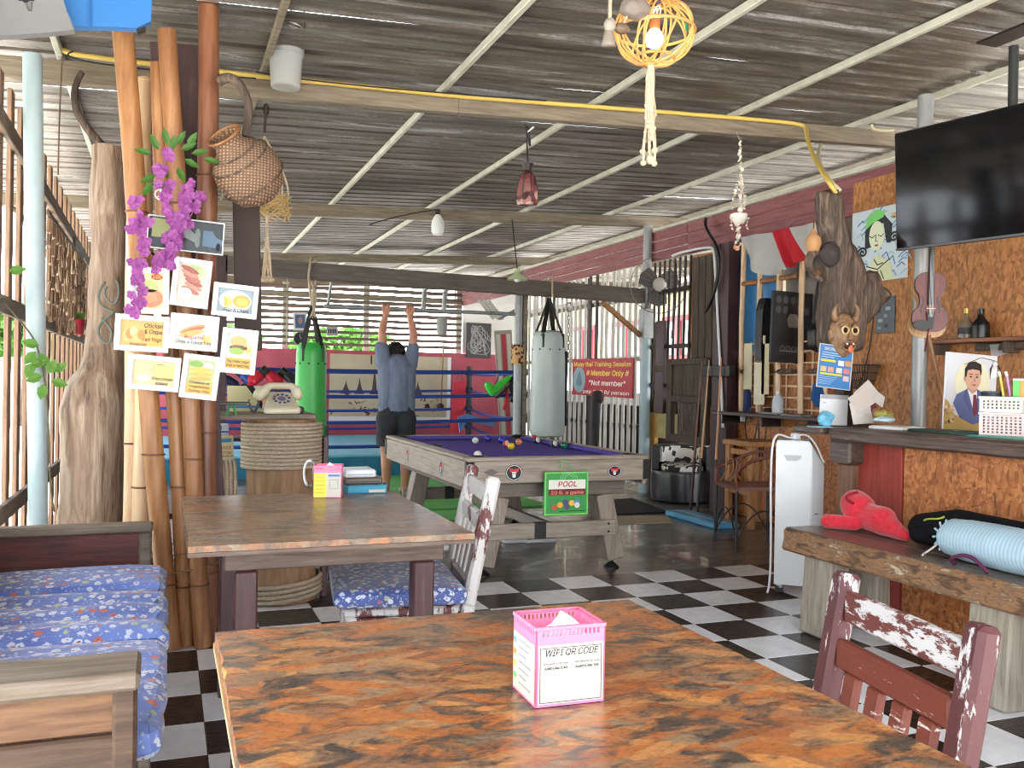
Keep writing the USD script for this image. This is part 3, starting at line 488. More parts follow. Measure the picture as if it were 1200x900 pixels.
t = thing('bare_tree', 'bare grey-brown tree trunk with swollen foot and green paint swirl', 'tree trunk', (-0.33, 4.86, 0))
obj('trunk', rough(loft(V), 0.012, 9, 3, 1), M_trunk, t, 50)
obj('hooked_branch', tube(spline([(-0.23, 4.84, 2.25), (-0.33, 4.82, 2.36), (-0.41, 4.82, 2.47), (-0.43, 4.82, 2.58), (-0.40, 4.83, 2.68)], 24), np.linspace(0.022, 0.014, 24), 10), M_drift, t, True)
gp = [(123, 330), (117, 340), (116, 352), (124, 362), (133, 366), (121, 376), (115, 388), (119, 398), (127, 402), (131, 392), (127, 382), (119, 372)]
obj('paint_swirl', tube(spline([AY(x, y, 4.715) for x, y in gp], 40), 0.007, 6), C((112, 122, 114), 0.9), t, True, label='faded green painted swirl')
obj('paint_swirl', tube(spline([AY(x, y, 4.712) for x, y in [(136, 328), (139, 345), (133, 356), (124, 348), (126, 336)]], 24), 0.006, 6), C((112, 122, 114), 0.9), t, True, label='faded green painted swirl')
# vine on the pole, and a few plants at the fence
t = thing('climbing_vine', 'thin green climbing vine around the pale blue pole', 'vine', (-0.55, 4.66, 0))
obj('stem', tube(spline([AY(*p, 4.655) for p in [(2, 350), (20, 372), (38, 395), (47, 420), (55, 470), (58, 540), (64, 600)]], 40), 0.004, 5), C((88, 84, 60), 0.7), t)
def leaf(p, d, L, w, n=(0, -1, 0.3)):
    d = np.array(d, float); d /= np.linalg.norm(d); s = np.cross(d, n); s /= np.linalg.norm(s); p = np.array(p); nn = np.cross(s, d)
    pts = [p, p+d*L*.3+s*w*.45+nn*.1*w, p+d*L*.65+s*w*.4, p+d*L, p+d*L*.65-s*w*.4, p+d*L*.3-s*w*.45+nn*.1*w, p+d*L*.5-nn*.12*w]
    return trimesh.Trimesh(np.array(pts), np.array([(0, 1, 6), (1, 2, 6), (2, 3, 6), (3, 4, 6), (4, 5, 6), (5, 0, 6)]), process=False)
for (x, y, dx, dz) in [(50, 440, -1, -.4), (56, 438, .5, 1), (60, 446, 1, -.3), (52, 450, -.2, -1), (62, 436, .8, .6), (42, 412, -.6, -.8), (38, 425, -.3, -1), (46, 405, -.8, .2), (10, 318, 1, .2), (36, 428, .8, .3), (57, 430, -.5, .8)]:
    obj('leaf', leaf(AY(x, y, 4.64), (dx, -0.15, dz), 0.075, 0.05), M_leaf, t)
p = AX(91, 383, -0.655)
t = thing('flower_pot', 'small red pot with green plant hanging on the left fence rail', 'plant pot', p-[0, 0, 0.06])
obj('pot', lathe([(0.0, -0.06), (0.04, -0.06), (0.055, 0.06), (0.048, 0.06), (0.04, 0.0), (0, 0)], 14, p), C((170, 30, 60), 0.5), t, 40); [obj('leaf', leaf(p+[0, 0, 0.05], (math.cos(a), math.sin(a), 1.2), 0.09, 0.05), M_leaf, t) for a in (0, 1.5, 3, 4.4)]
fr = Fr(AX(84, 360, -0.70), (0, 1, 0), (0, 0, 1))
t = thing('picture_board', 'narrow dark picture board hung on the left fence', 'picture', fr.o)
obj('board', fr.slab(0, 0, 0.75, 0.55, 0, 0.02), M_black, t); obj('print', fr.rect(0.06, 0.06, 0.3, 0.49, 0.0205), C((120, 130, 140), 0.6), t); obj('print', fr.rect(0.36, 0.06, 0.69, 0.49, 0.0205), C((84, 88, 92), 0.6), t)
# surfboard-like hull up at the roof on the left
Yh = 4.0
t = thing('hanging_board', 'big grey and blue board slung under the roof at top left', 'board', AY(60, 20, Yh))
def flat(pts, Y, d): return Fr((0, Y, 0), (1, 0, 0), (0, 0, 1)).poly([tuple(AY(x, y, Y)[[0, 2]]) for x, y in pts], 0, d)
obj('grey_nose', flat([(-60, -60), (70, -60), (74, 0), (80, 20), (88, 40), (60, 43), (20, 46), (-60, 50)], Yh, 0.05), C((124, 126, 128), 0.4), t)
obj('blue_deck', flat([(66, -60), (182, -60), (177, 30), (160, 38), (120, 36), (88, 36), (80, 18), (74, 0)], Yh+0.06, 0.05), C((48, 116, 184), 0.45), t)
obj('deck_seam', flat([(104, -60), (106, -60), (106, 36), (104, 36)], Yh+0.005, 0.006), C((36, 96, 160), 0.5), t); obj('clip', flat([(160, 37), (171, 34), (171, 38), (161, 41)], Yh+0.02, 0.03), M_black, t)
obj('bat_print', cat([flat([(22, -3), (40, -3), (40, 1), (34, 1), (32, 3), (28, 3), (26, 1), (22, 1)], Yh-0.052, 0.002)]), M_ink, t); obj('bat_print', cat([flat([(29, 3), (31, 3), (35, 12), (33, 13)], Yh-0.052, 0.002), flat([(36, 2), (38, 2), (37, 13), (35, 13)], Yh-0.052, 0.002)]), C((90, 90, 92)), t)
[obj('sling_cord', tube([AY(x, -50, Yh+.02), AY(x, -75, Yh+.02)], 0.006, 6), M_black, t) for x in (20, 130)]
# electrical conduit along the first beam, down to the driftwood
q = [AY(62, 44, 5.10), AY(66, 56, 5.12), AY(85, 63, 5.13), AY(120, 68, 5.13), AY(300, 89, 5.13), AY(540, 113, 5.13), AY(760, 130, 5.13), AY(925, 144, 5.12), AY(945, 155, 5.0), AY(952, 180, 4.7), AY(966, 205, 4.3), AY(980, 228, 4.22)]
obj('yellow_conduit', tube(np.vstack([q[0], q[1], q[2], q[3], q[4], q[5], q[6]]+list(spline(q[6:], 24)[2:])), 0.014, 8), M_yellow, smooth=True, label='yellow conduit running along the first roof beam', cat_='conduit')
cable('cream_conduit', 'cream conduit dropping from the roof to the driftwood', [AY(962, 170, 4.9), AY(960, 190, 4.6), AY(970, 208, 4.35), AY(985, 224, 4.24)], 0.013, M_cream, 20)
cable('cream_conduit', 'short cream conduit stub at the roof beside the television', [AY(1022, 146, 5.1), AY(1026, 152, 5.08), AY(1048, 153, 5.0)], 0.012, M_cream, 14)
for k, (a, b, c, l) in enumerate([((300, 84), (420, 100), (640, 118), 'thin black wire sagging above the yellow conduit'), ((86, 60), (120, 75), (300, 92), 'thin black wire along the left end of the first beam')]):
    cable('black_wire', l, [AY(*a, 5.05), AY(*b, 5.05), AY(*c, 5.05)], 0.004, M_black, 16)
cable('thin_cable', 'thin cord hanging from the conduit at the left', [AY(73, 66, 5.05), AY(70, 130, 5.05), AY(68, 205, 5.05)], 0.004, C((110, 90, 70)), 8)

# ================================================================ FURNITURE
def table(name, label, x0, x1, y0, y1, z, mt, legs, edge_seed):
    t = thing(name, label, 'table', ((x0+x1)/2, (y0+y1)/2, 0)); g = np.random.default_rng(edge_seed)
    pts = [(x0, y0), (x1, y0), (x1, y1), (x0, y1)]; ring = []
    for k in range(4):                                         # slightly chipped board edge
        a, b = np.array(pts[k]), np.array(pts[(k+1) % 4]); nrm = np.array([(b-a)[1], -(b-a)[0]]); nrm = nrm/np.linalg.norm(nrm)
        for s in np.linspace(0, 1, 40)[:-1]: ring.append(a+(b-a)*s-nrm*abs(g.normal())*(0.0035 if k == 3 else 0.0012))
    m = prism(ring, 0.018); m.vertices[:, 2] += z-0.018; top = obj('tabletop', m, mt, t)
    i, o = 0.012, 0.004
    obj('board_edge', prism([(x0-0.001, y0-0.001), (x1+0.001, y0-0.001), (x1+.001, y1+.001), (x0-.001, y1+.001)], 0.012, [(x0+.05, y0+.05), (x1-.05, y0+.05), (x1-.05, y1-.05), (x0+.05, y1-.05)]).apply_translation((0, 0, z-0.031)), M_edge if edge_seed == 1 else M_apron, top)
    a0, a1, b0, b1 = legs
    obj('apron', bx(a0-0.03, a1+0.03, b0, b0+0.03, z-0.11, z-0.032), M_apron, t); obj('apron', bx(a0-0.03, a1+0.03, b1-0.03, b1, z-0.11, z-0.032), M_apron, t)
    obj('apron', bx(a0, a0+0.03, b0+0.03, b1-0.03, z-0.11, z-0.032), M_apron, t); obj('apron', bx(a1-0.03, a1, b0+0.03, b1-0.03, z-0.11, z-0.032), M_apron, t)
    for xx in (a0, a1):
        for yy in (b0, b1):
            sx, sy = (1 if xx == a0 else -1), (1 if yy == b0 else -1)
            obj('leg', bx(xx, xx+sx*0.07, yy+sy*0.002, yy+sy*0.068, 0.0, z-0.112, 0.006), M_maroon, t)
    return t
table('dining_table', 'near table with glossy orange and grey flake-board top, pink tissue box on it', 0.090, 0.968, 0.42, 1.79, 0.75, M_top1, (0.17, 0.885, 0.52, 1.70), 1)
table('dining_table', 'second table with worn brown flake-board top and tablets stacked on it', 0.063, 0.913, 2.70, 3.82, 0.75, M_top2, (0.20, 0.83, 2.86, 3.68), 2)

def chair(label, cx, cy, face, seat_z, top_z, mp, lean=0.07, w=0.43, dp=0.43, cushion=None, mcush=None):
    t = thing('wooden_chair', label, 'chair', (cx, cy, 0)); R = rotz(face); o = np.array([cx, cy, 0])
    P = lambda x, y, z: o+R @ np.array([x, y, z])              # x towards the back, y sideways
    hw = w/2; xb = dp/2
    for s in (-1, 1):
        obj('back_post', cat([bar(P(xb-0.02, s*(hw-0.03), 0.0), P(xb-0.02, s*(hw-0.03), seat_z), 0.048, 0.056, up=R @ [0, 1, 0], bev=0.008), bar(P(xb-0.02, s*(hw-0.03), seat_z-0.01), P(xb-0.02+lean, s*(hw-0.03), top_z), 0.048, 0.056, up=R @ [0, 1, 0], bev=0.012)]), mp[0], t)
        obj('front_leg', bar(P(-xb+0.03, s*(hw-0.03), 0), P(-xb+0.03, s*(hw-0.03), seat_z-0.03), 0.05, 0.05, bev=0.006), mp[0], t)
        obj('side_rail', bar(P(-xb+0.05, s*(hw-0.03), seat_z-0.07), P(xb-0.05, s*(hw-0.03), seat_z-0.07), 0.03, 0.06), mp[0], t)
        obj('stretcher', bar(P(-xb+0.05, s*(hw-0.03), 0.18), P(xb-0.05, s*(hw-0.03), 0.18), 0.025, 0.035), mp[0], t)
    lx = lambda z: xb-0.02+lean*(z-seat_z)/(top_z-seat_z)
    def rail(z, h, m, nm): obj(nm, bar(P(lx(z), -(hw-0.06), z), P(lx(z), hw-0.06, z), 0.028, h, up=(0, 0, 1), bev=0.006), m, t)
    rail(top_z-0.068, 0.068, mp[1], 'top_rail'); rail(top_z-0.168, 0.062, mp[2], 'middle_rail'); rail(seat_z+0.05, 0.05, mp[2], 'bottom_rail')
    za, zb = seat_z+0.075, top_z-0.199
    for q in np.linspace(-1, 1, 4)*(hw-0.12): obj('spindle', bar(P(lx(za), q, za), P(lx(zb), q, zb), 0.02, 0.045, up=R @ [0, 1, 0], bev=0.004), mp[2], t)
    obj('seat', bar(P(-xb, 0, seat_z-0.02), P(xb-0.055, 0, seat_z-0.02), w-0.02, 0.03, bev=0.008), mp[0], t)
    return P
M_peelA = peel('maroon_with_white_streaks', (84, 44, 46), (206, 202, 202), 0.575, 11.0, (2.2, 2.2, 0.55)); M_peelB = peel('white_over_maroon_rail', (104, 54, 48), (206, 204, 204), 0.50, 11.0, (1.2, 1.0, 3.0)); M_peelC = peel('red_brown_with_scratches', (112, 54, 40), (206, 200, 196), 0.585, 11.0, (2, 0.6, 3))
chair('near wooden chair with flaking maroon and white paint, right of the near table', 1.119, 1.443, -0.17, 0.43, 0.82, (M_peelA, M_peelB, M_peelC), lean=0.07, w=0.49)
P2 = chair('wooden chair with worn white back and a floral cushion at the second table', 0.850, 3.355, -0.15, 0.43, 0.882, (M_peelwhite, M_peellight, M_peellight), lean=0.09, w=0.51, dp=0.46)
def cushion(name, label, c, s, rz, mt, amp=0.012, freq=9, seed=0, cat_='cushion', group=None):
    m = box((0, 0, 0), s, bev=min(s)*0.42)
    for _ in range(4): m = m.subdivide()
    m = trimesh.Trimesh(m.vertices, m.faces, process=True); m = trimesh.smoothing.filter_taubin(m, iterations=6)
    V = np.array(m.vertices); q = V/np.array(s)*2; puff = (1-np.clip(np.abs(q[:, 0]), 0, 1)**4)*(1-np.clip(np.abs(q[:, 1]), 0, 1)**4)
    V[:, 2] *= 0.75+0.35*puff; n = m.vertex_normals; V += n*((meshkit.fbm(V*np.array(freq)+seed*7.1, 3, seed)-0.5)*2*amp)[:, None]
    V[:, 2] -= V[:, 2].min(); V = V @ rotz(rz).T+np.array(c); return obj(name, trimesh.Trimesh(V, m.faces, process=False), mt, smooth=True, label=label, cat_=cat_, group=group)
cushion('seat_cushion', 'blue floral seat cushion on the white-backed wooden chair', (0.80, 3.30, 0.431), (0.46, 0.52, 0.075), -0.13, M_floral2, 0.006, 8, 3)

# ---- left bench with floral cushions
t = thing('wooden_bench', 'long wooden bench with arms and dark red back board at the left', 'bench', (-0.35, 3.15, 0))
for ya, yb, nm in [(2.09, 2.27, 'near'), (4.17, 4.25, 'far')]:
    a = obj('armrest', rough(bx(-0.70, -0.045, ya, yb, 0.555, 0.595, 0.008), 0.002, 9, 1, 2), M_bench, t)
obj('arm_panel', bx(-0.69, -0.085, 2.135, 2.16, 0.15, 0.45, 0.006), M_panel, t); obj('arm_panel', bx(-0.69, -0.09, 2.148, 2.17, 0.452, 0.555, 0.004), wood('brown_arm_strip', [(0.3, (92, 62, 42)), (0.7, (140, 104, 72))], 'x', 4), t)
obj('arm_panel', bx(-0.66, -0.06, 4.19, 4.22, 0.32, 0.555, 0.004), M_redwood, t)
obj('front_post', bx(-0.10, -0.05, 2.125, 2.185, 0.0, 0.555, 0.008), M_panel, t); obj('front_post', bx(-0.10, -0.05, 4.18, 4.235, 0.0, 0.555, 0.008), M_bench, t)
obj('back_post', bx(-0.70, -0.645, 2.1, 2.17, 0.0, 0.95, 0.008), M_bench, t)
obj('back_post', bx(-0.70, -0.64, 4.10, 4.17, 0.0, 0.80, 0.008), M_bench, t)
obj('back_rail', bx(-0.695, -0.655, 2.17, 4.10, 0.70, 0.79, 0.006), M_bench, t); obj('back_board', bx(-0.69, -0.66, 2.17, 4.10, 0.38, 0.695, 0.004), M_redwood, t)
for k in range(3): obj('seat_plank', bx(-0.655+0.195*k, -0.465+0.195*k, 2.2, 4.18, 0.30, 0.33, 0.004), M_bench, t)
obj('seat_rail', bx(-0.085, -0.055, 2.19, 4.17, 0.22, 0.30, 0.006), M_panel, t)
obj('middle_leg', bar((-0.055, 3.02, 0.0), (-0.065, 3.02, 0.22), 0.05, 0.05), M_bench, t)
y = 2.22
for k, L in enumerate((0.42, 0.38, 0.36, 0.38, 0.36)):
    cushion('bench_cushion', ['floral bench cushion drooping over the edge by the near arm', 'second floral bench cushion from the near arm', 'middle floral bench cushion of the five', 'second floral bench cushion from the far arm', 'floral bench cushion against the far arm'][k],
            (-0.322+0.004*(k % 2), y+L/2, 0.331), (0.65+0.008*(k % 3), L+0.004, 0.105-0.006*(k % 2)), 0.02*((k % 3)-1), M_floral, 0.026, (1.6, 11, 6), 5+k, group=None); y += L-0.012
# droop of the near cushion's cover over the front edge
# ---- bar bench on the right
t = thing('slab_bench', 'long thick slab bench with bark edge in front of the bar', 'bench', (3.17, 2.6, 0))
ys = np.linspace(1.2, 3.85, 40); g = np.random.default_rng(4)
for k, (xa, xb) in enumerate([(2.965, 3.165), (3.17, 3.40)]):
    m = bx(xa, xb, 1.2, 3.85, 0.385 if k == 0 else 0.42, 0.50, 0.012)
    for _ in range(4): m = m.subdivide()
    m = trimesh.Trimesh(m.vertices, m.faces, process=True); V = np.array(m.vertices); f = meshkit.fbm(V*np.array([3, 4, 9]), 4, 5)-0.5; low = np.clip((0.497-V[:, 2])/0.05, 0, 1)
    if k == 0: V[:, 0] -= np.where(V[:, 0] < 3.0, f*0.06*low, 0)
    V[:, 2] += f*0.01*low; obj('slab', trimesh.Trimesh(V, m.faces, process=False), [M_slab, M_slabtop][k] if k else M_slab, t, 40)
obj('top_board', bx(2.985, 3.16, 1.2, 3.845, 0.5, 0.503, 0.001), M_slabtop, t)
for y in (3.62, 2.62, 1.5):
    obj('leg', bar((3.03, y, 0.0), (3.06, y, 0.42), 0.20, 0.12, up=(1, 0, 0), bev=0.01), M_legwood, t); obj('leg', bar((3.33, y, 0.0), (3.32, y, 0.42), 0.20, 0.09, up=(1, 0, 0), bev=0.01), M_legwood, t)
# ---- the bar
t = thing('bar_counter', 'bar counter with dark rough top slab and strand-board front', 'bar counter', (3.75, 2.9, 0))
m = bx(3.50, 4.05, 1.2, 4.16, 0.925, 1.0, 0.012)
for _ in range(4): m = m.subdivide()
V = np.array(m.vertices); f = meshkit.fbm(V*np.array([5, 2.5, 14]), 4, 9)-0.5; V[:, 0] += np.where(V[:, 0] < 3.55, f*0.05, 0); V[:, 2] += np.where(V[:, 2] < 0.96, f*0.02, 0)
obj('counter_top', trimesh.Trimesh(V, m.faces, process=False), M_bartop, t, 40)
obj('end_plank', rough(bx(3.46, 4.05, 4.165, 4.42, 0.955, 1.0, 0.01), 0.004, 8, 2, 2), M_bartop, t)
obj('front_panel', bx(3.61, 3.63, 1.2, 3.70, 0.0, 0.925, 0.002), M_osb2, t); obj('red_panel', bx(3.60, 3.625, 3.705, 4.02, 0.0, 0.925, 0.003), wood('red_painted_board', [(0.3, (132, 44, 36)), (0.7, (164, 66, 52))], 'z', 4), t, label='dark red painted end board')
M_post = wood('bar_post_wood', [(0.3, (88, 62, 46)), (0.6, (128, 94, 70)), (0.85, (160, 124, 96))], 'z', 4)
obj('corner_post', bx(3.55, 3.66, 4.02, 4.14, 0.0, 0.80, 0.012), M_post, t); obj('corner_block', bx(3.50, 3.68, 3.98, 4.15, 0.80, 0.925, 0.012), M_bartop, t); obj('end_post', bx(3.86, 3.94, 4.28, 4.40, 0.0, 0.955, 0.012), M_post, t)
# things lying on the bench: red plush cushion without a face, black cushion, striped pillow
def fig(name, label, cat_, bones, mt, ln=0.02, it=10, parent=None): return obj(name, blob(bones, ln, it), mt, parent, True, label, cat_)
a = AZ(985, 612, 0.50); Yc = 3.62
t = thing('plush_cushion', 'bright red plush cushion lying at the far end of the slab bench', 'plush cushion', (3.30, 3.50, 0.50))
M_plush = noisy('red_plush', [(0.3, (196, 24, 44)), (0.7, (222, 48, 66))], (1, 1, 1), 60, rough=0.95, bump=0.5, sheen=0.4)
obj('body', blob([((3.29, 3.50, 0.575), 0.070, (3.29, 3.62, 0.58), 0.066), ((3.29, 3.50, 0.565), 0.064, (3.28, 3.42, 0.55), 0.046), ((3.29, 3.66, 0.605), 0.085, (3.30, 3.70, 0.625), 0.078), ((3.23, 3.62, 0.545), 0.036, (3.16, 3.74, 0.54), 0.037), ((3.28, 3.42, 0.546), 0.044, (3.27, 3.33, 0.53), 0.026)], 0.02, 10), M_plush, t, True)
obj('seam_fold', tube(spline([(3.215, 3.62, 0.645), (3.215, 3.67, 0.672), (3.26, 3.64, 0.70)], 16), 0.006, 6), C((150, 20, 36), 0.9), t, True)
t = thing('black_cushion', 'black velvet cushion with yellow-green curved stitching on slab bench', 'cushion', (3.34, 3.05, 0.50))
obj('body', blob([((3.33, 3.285, 0.572), 0.068, (3.345, 3.10, 0.595), 0.09), ((3.345, 3.10, 0.595), 0.09, (3.36, 2.72, 0.59), 0.084), ((3.28, 3.26, 0.55), 0.045, (3.30, 3.08, 0.56), 0.05)], 0.025, 8), noisy('black_velvet', [(0.3, (12, 12, 14)), (0.7, (24, 24, 28))], (1, 1, 1), 50, rough=0.95, spec=.2), t, True)
obj('stitching', tube(spline([(3.268, 3.22, 0.618), (3.262, 3.18, 0.632), (3.262, 3.14, 0.638), (3.275, 3.11, 0.652)], 14), 0.005, 6), C((170, 190, 70), 0.7), t, True)
t = thing('bolster_pillow', 'pale blue and white striped bolster pillow on slab bench', 'pillow', (3.16, 2.71, 0.50))
M_strp = mk('pale_blue_stripes', {'tc': ('texture_coordinate', {}), 'w': ('wave_texture', {'bands_direction': 'y', 'scale': 17.0, 'distortion': 0.8}), 'r': ('rgb_ramp', {'ramp': [(0.3, lin((164, 198, 218))), (0.7, lin((188, 214, 228)))]}), 'n': ('noise_texture', {'scale': 9.0, 'detail': 4.0}), 'b': ('bump', {'strength': 0.5, 'distance': 0.02}), 'p': ('principled_bsdf', {'roughness': 0.75})}, [('tc.object', 'w.vector'), ('w.fac', 'r.fac'), ('r.color', 'p.base_color'), ('tc.object', 'n.vector'), ('n.fac', 'b.height'), ('b.normal', 'p.normal')])
Rm = rotx(math.pi/2) 
m = lathe([(0.0, -0.36), (0.03, -0.36), (0.055, -0.345), (0.083, -0.31), (0.092, -0.22), (0.094, 0.0), (0.092, 0.22), (0.083, 0.31), (0.055, 0.345), (0.03, 0.36), (0, 0.36)], 40, (0, 0, 0), Rm)
m = rough(m, 0.006, 11, 4, 1); m.vertices = m.vertices*np.array([1.05, 1, 0.95]) @ rotz(-0.05).T+np.array([3.14, 2.64, 0.594]); obj('pillow_body', m, M_strp, t, True)
obj('gathered_end', [tube(spline([(3.145, 2.996, 0.594), (3.145+0.075*math.cos(a), 2.975, 0.594+0.07*math.sin(a))], 4), 0.005, 5) for a in np.linspace(0, 6.28, 13)[:-1]], M_strp, t, True)
obj('drawstring', tube(spline([(3.15, 3.0, 0.575), (3.12, 3.03, 0.53), (3.09, 3.04, 0.509), (3.05, 3.01, 0.509)], 16), 0.005, 6), C((226, 224, 214), 0.8), t, True)
obj('plum_loop', tube(spline([(3.045, 2.83, 0.511), (3.01, 2.81, 0.54), (3.02, 2.75, 0.556), (3.02, 2.69, 0.535), (3.02, 2.65, 0.511)], 20), 0.008, 8), C((92, 36, 72), 0.7), t, True)

# ---- pool table
PX0, PX1, PY0, PY1 = 1.70, 2.94, 5.19, 7.37
t = thing('pool_table', 'grey oak pool table with violet felt and slanted legs', 'pool table', (2.32, 6.28, 0))
fp = 0.115
obj('slate_bed', bx(PX0+fp, PX1-fp, PY0+fp, PY1-fp, 0.695, 0.725, 0.002), M_felt, t)
for (a, b, c, d, m) in [(PX0, PX1, PY0, PY0+0.075, M_greyoak), (PX0, PX1, PY1-0.075, PY1, M_greyoak), (PX0, PX0+0.075, PY0+0.077, PY1-0.077, None), (PX1-0.075, PX1, PY0+0.077, PY1-0.077, None)]:
    obj('top_rail', bx(a, b, c, d, 0.735, 0.76, 0.006), m or wood('grey_oak_laminate_y' if 'grey_oak_laminate_y' not in _m else 'grey_oak_laminate_y2', [(0.25, (118, 106, 94)), (0.5, (150, 138, 124)), (0.8, (176, 166, 152))], 'y', 4.5, 14, rough=0.42), t)
def cush(p0, p1): obj('rail_cushion', bar(p0, p1, 0.038, 0.028, bev=0.012), M_darkfelt if False else M_felt, t)
zc = 0.742
cush((PX0+0.17, PY0+0.095, zc), (PX1-0.17, PY0+0.095, zc)); cush((PX0+0.17, PY1-0.095, zc), (PX1-0.17, PY1-0.095, zc))
for x in (PX0+0.095, PX1-0.095):
    cush((x, PY0+0.17, zc), (x, 6.28-0.07, zc)); cush((x, 6.28+0.07, zc), (x, PY1-0.17, zc))
for x in (PX0+0.10, PX1-0.10):
    for y in (PY0+0.10, 6.28, PY1-0.10):
        obj('pocket', tube([(x+0.048*math.cos(a), y+0.048*math.sin(a), 0.752) for a in np.linspace(0, 2*np.pi, 16, endpoint=False)], 0.012, 6, closed=True), C((26, 26, 30), 0.4), t)
zb0, zb1 = 0.60, 0.735
obj('end_board', bx(PX0, PX1, PY0, PY0+0.03, zb0, zb1, 0.004), M_greyoak, t); obj('end_board', bx(PX0, PX1, PY1-0.03, PY1, zb0, zb1, 0.004), M_greyoak, t)
M_oaky = _m['grey_oak_laminate_y']
obj('side_board', bx(PX0, PX0+0.03, PY0+0.03, PY1-0.03, zb0-0.03, zb1, 0.004), M_oaky, t); obj('side_board', bx(PX1-0.03, PX1, PY0+0.03, PY1-0.03, zb0-0.03, zb1, 0.004), M_oaky, t)
for x in (PX0, PX1):
    for y in (PY0, PY1): obj('corner_cap', bx(x-0.008 if x == PX0 else x-0.045, x+0.045 if x == PX0 else x+0.008, y-0.006 if y == PY0 else y-0.04, y+0.04 if y == PY0 else y+0.006, zb0+0.005, 0.733, 0.006), M_black, t)
obj('under_frame', bx(PX0+0.12, PX1-0.12, PY0+0.10, PY1-0.10, 0.50, 0.60, 0.004), wood('under_frame_oak', [(0.3, (92, 82, 74)), (0.7, (126, 116, 104))], 'x', 4, 14), t)
for sx in (-1, 1):
    for sy in (-1, 1):
        xt, xb_ = 2.32+sx*0.36, 2.32+sx*0.455; y = 6.28+sy*0.90
        lg = obj('leg', bar((xb_, y, 0.07), (xt, y, 0.50), 0.12, 0.15, up=(0, 1, 0), bev=0.004), M_greyoakz, t)
        obj('levelling_foot', lathe([(0, 0.001), (0.052, 0.001), (0.05, 0.012), (0.02, 0.038), (0.014, 0.04), (0.014, 0.075), (0, 0.075)], 18, (xb_, y, 0)), M_black, lg, 40)
for sy in (-1, 1):
    y = 6.28+sy*0.985; b_ = obj('cross_board', bx(2.32-0.50, 2.32+0.435, y-0.015, y+0.015, 0.235, 0.335, 0.004), M_greyoak, t)
    obj('bracket', bx(2.18, 2.26, y-0.0165, y+0.0165, 0.233, 0.337, 0.002), M_black, b_)
    for q in (0.26, 0.31): obj('bolt', lathe([(0, 0), (0.008, 0), (0.008, 0.004), (0, 0.005)], 10, (2.70, y-0.015, q), rotx(math.pi/2)), M_black, b_)
obj('long_board', bx(2.30, 2.34, PY0+0.2, PY1-0.2, 0.25, 0.32, 0.004), M_greyoak, t)
fr = Fr((PX0, PY0-0.0005, zb0), (1, 0, 0), (0, 0, 1))
def emblem(fr, x, y, rx, ry):
    e = obj('emblem', fr.ell(x, y, rx, ry, 0, 0.001, 28), M_black, t); obj('emblem_ring', fr.to(prism([(x+rx*.92*math.cos(a), y+ry*.92*math.sin(a)) for a in np.linspace(0, 6.283, 29)[:-1]], 0.0006, [(x+rx*.85*math.cos(a), y+ry*.85*math.sin(a)) for a in np.linspace(0, 6.283, 29)[:-1]]), 0.001), M_white, e)
    obj('red_horns', fr.poly([(x-.62*rx, y+.55*ry), (x-.3*rx, y+.5*ry), (x, y+.4*ry), (x+.3*rx, y+.5*ry), (x+.62*rx, y+.55*ry), (x+.45*rx, y+.05*ry), (x+.2*rx, y-.05*ry), (x, y-.1*ry), (x-.2*rx, y-.05*ry), (x-.45*rx, y+.05*ry)], 0.001), C((206, 60, 52)), e)
    obj('white_muzzle', fr.poly([(x-.24*rx, y+.1*ry), (x+.24*rx, y+.1*ry), (x+.16*rx, y-.6*ry), (x-.16*rx, y-.6*ry)], 0.0014), M_white, e)
    for s in (-1, 1): obj('eye_dot', fr.ell(x+s*.1*rx, y-.1*ry, .06*rx, .08*ry, 0.002, 0.0006, 8), M_black, e)
emblem(fr, 0.30, 0.065, 0.056, 0.05); emblem(fr, 0.99, 0.06, 0.05, 0.038)
obj('grey_diamond', fr.poly([(0.10, 0.07), (0.15, 0.092), (0.20, 0.07), (0.15, 0.048)]), C((104, 100, 98)), t)
fr2 = Fr((PX0-0.0005, PY1, zb0-0.03), (0, -1, 0), (0, 0, 1))
emblem(fr2, 0.72, 0.085, 0.045, 0.05); emblem(fr2, 1.62, 0.075, 0.05, 0.05)
BALLS = [((530, 517), (226, 236, 210), 'pale cream ball on violet felt nearest the left rail', None), ((572, 514), (66, 52, 150), 'violet ball on felt by the far rail', None), ((588, 516), (36, 60, 170), 'dark blue ball behind the pink striped ball', None), ((593, 520), (232, 168, 160), 'pink striped ball beside the yellow ball', (200, 60, 60)), ((599, 523), (236, 206, 40), 'yellow ball on violet felt', None), ((608, 518), (240, 140, 96), 'orange ball right of the yellow ball', None), ((629, 516), (236, 232, 226), 'white striped ball with dark band beside the pink ball', (40, 30, 40)), ((627, 514), (214, 70, 110), 'deep pink ball behind the dark-banded ball', None), ((649, 520), (232, 232, 222), 'white ball with dark green band left of the green ball', (26, 60, 50)), ((661, 522), (24, 112, 92), 'dark green ball at the right of the balls', None), ((533, 523), (236, 232, 226), 'white cue ball half hidden behind the left rail', None)]
BALLS[0] = ((557, 516), *BALLS[0][1:])
for k, ((x, y), c, l, band) in enumerate(BALLS):
    r = 0.0265; p = AZ(x, y, 0.725+r)
    if k == 10: p = np.array([PX0+0.165, PY0+0.30, 0.725+r])
    if k == 7: p = p+np.array([0.02, 0.07, 0])
    b = thing('pool_ball', l, 'ball', p-[0, 0, r]); obj('ball', sphere(p, r, 3), C(c, 0.12, coat=0.5), b, True)
    if band: obj('stripe', lathe([(r*1.008*math.cos(a), r*1.008*math.sin(a)) for a in np.linspace(-0.42, 0.42, 7)], 24, p, rotx(1.2) @ roty(0.5)), C(band, 0.15), b, True)
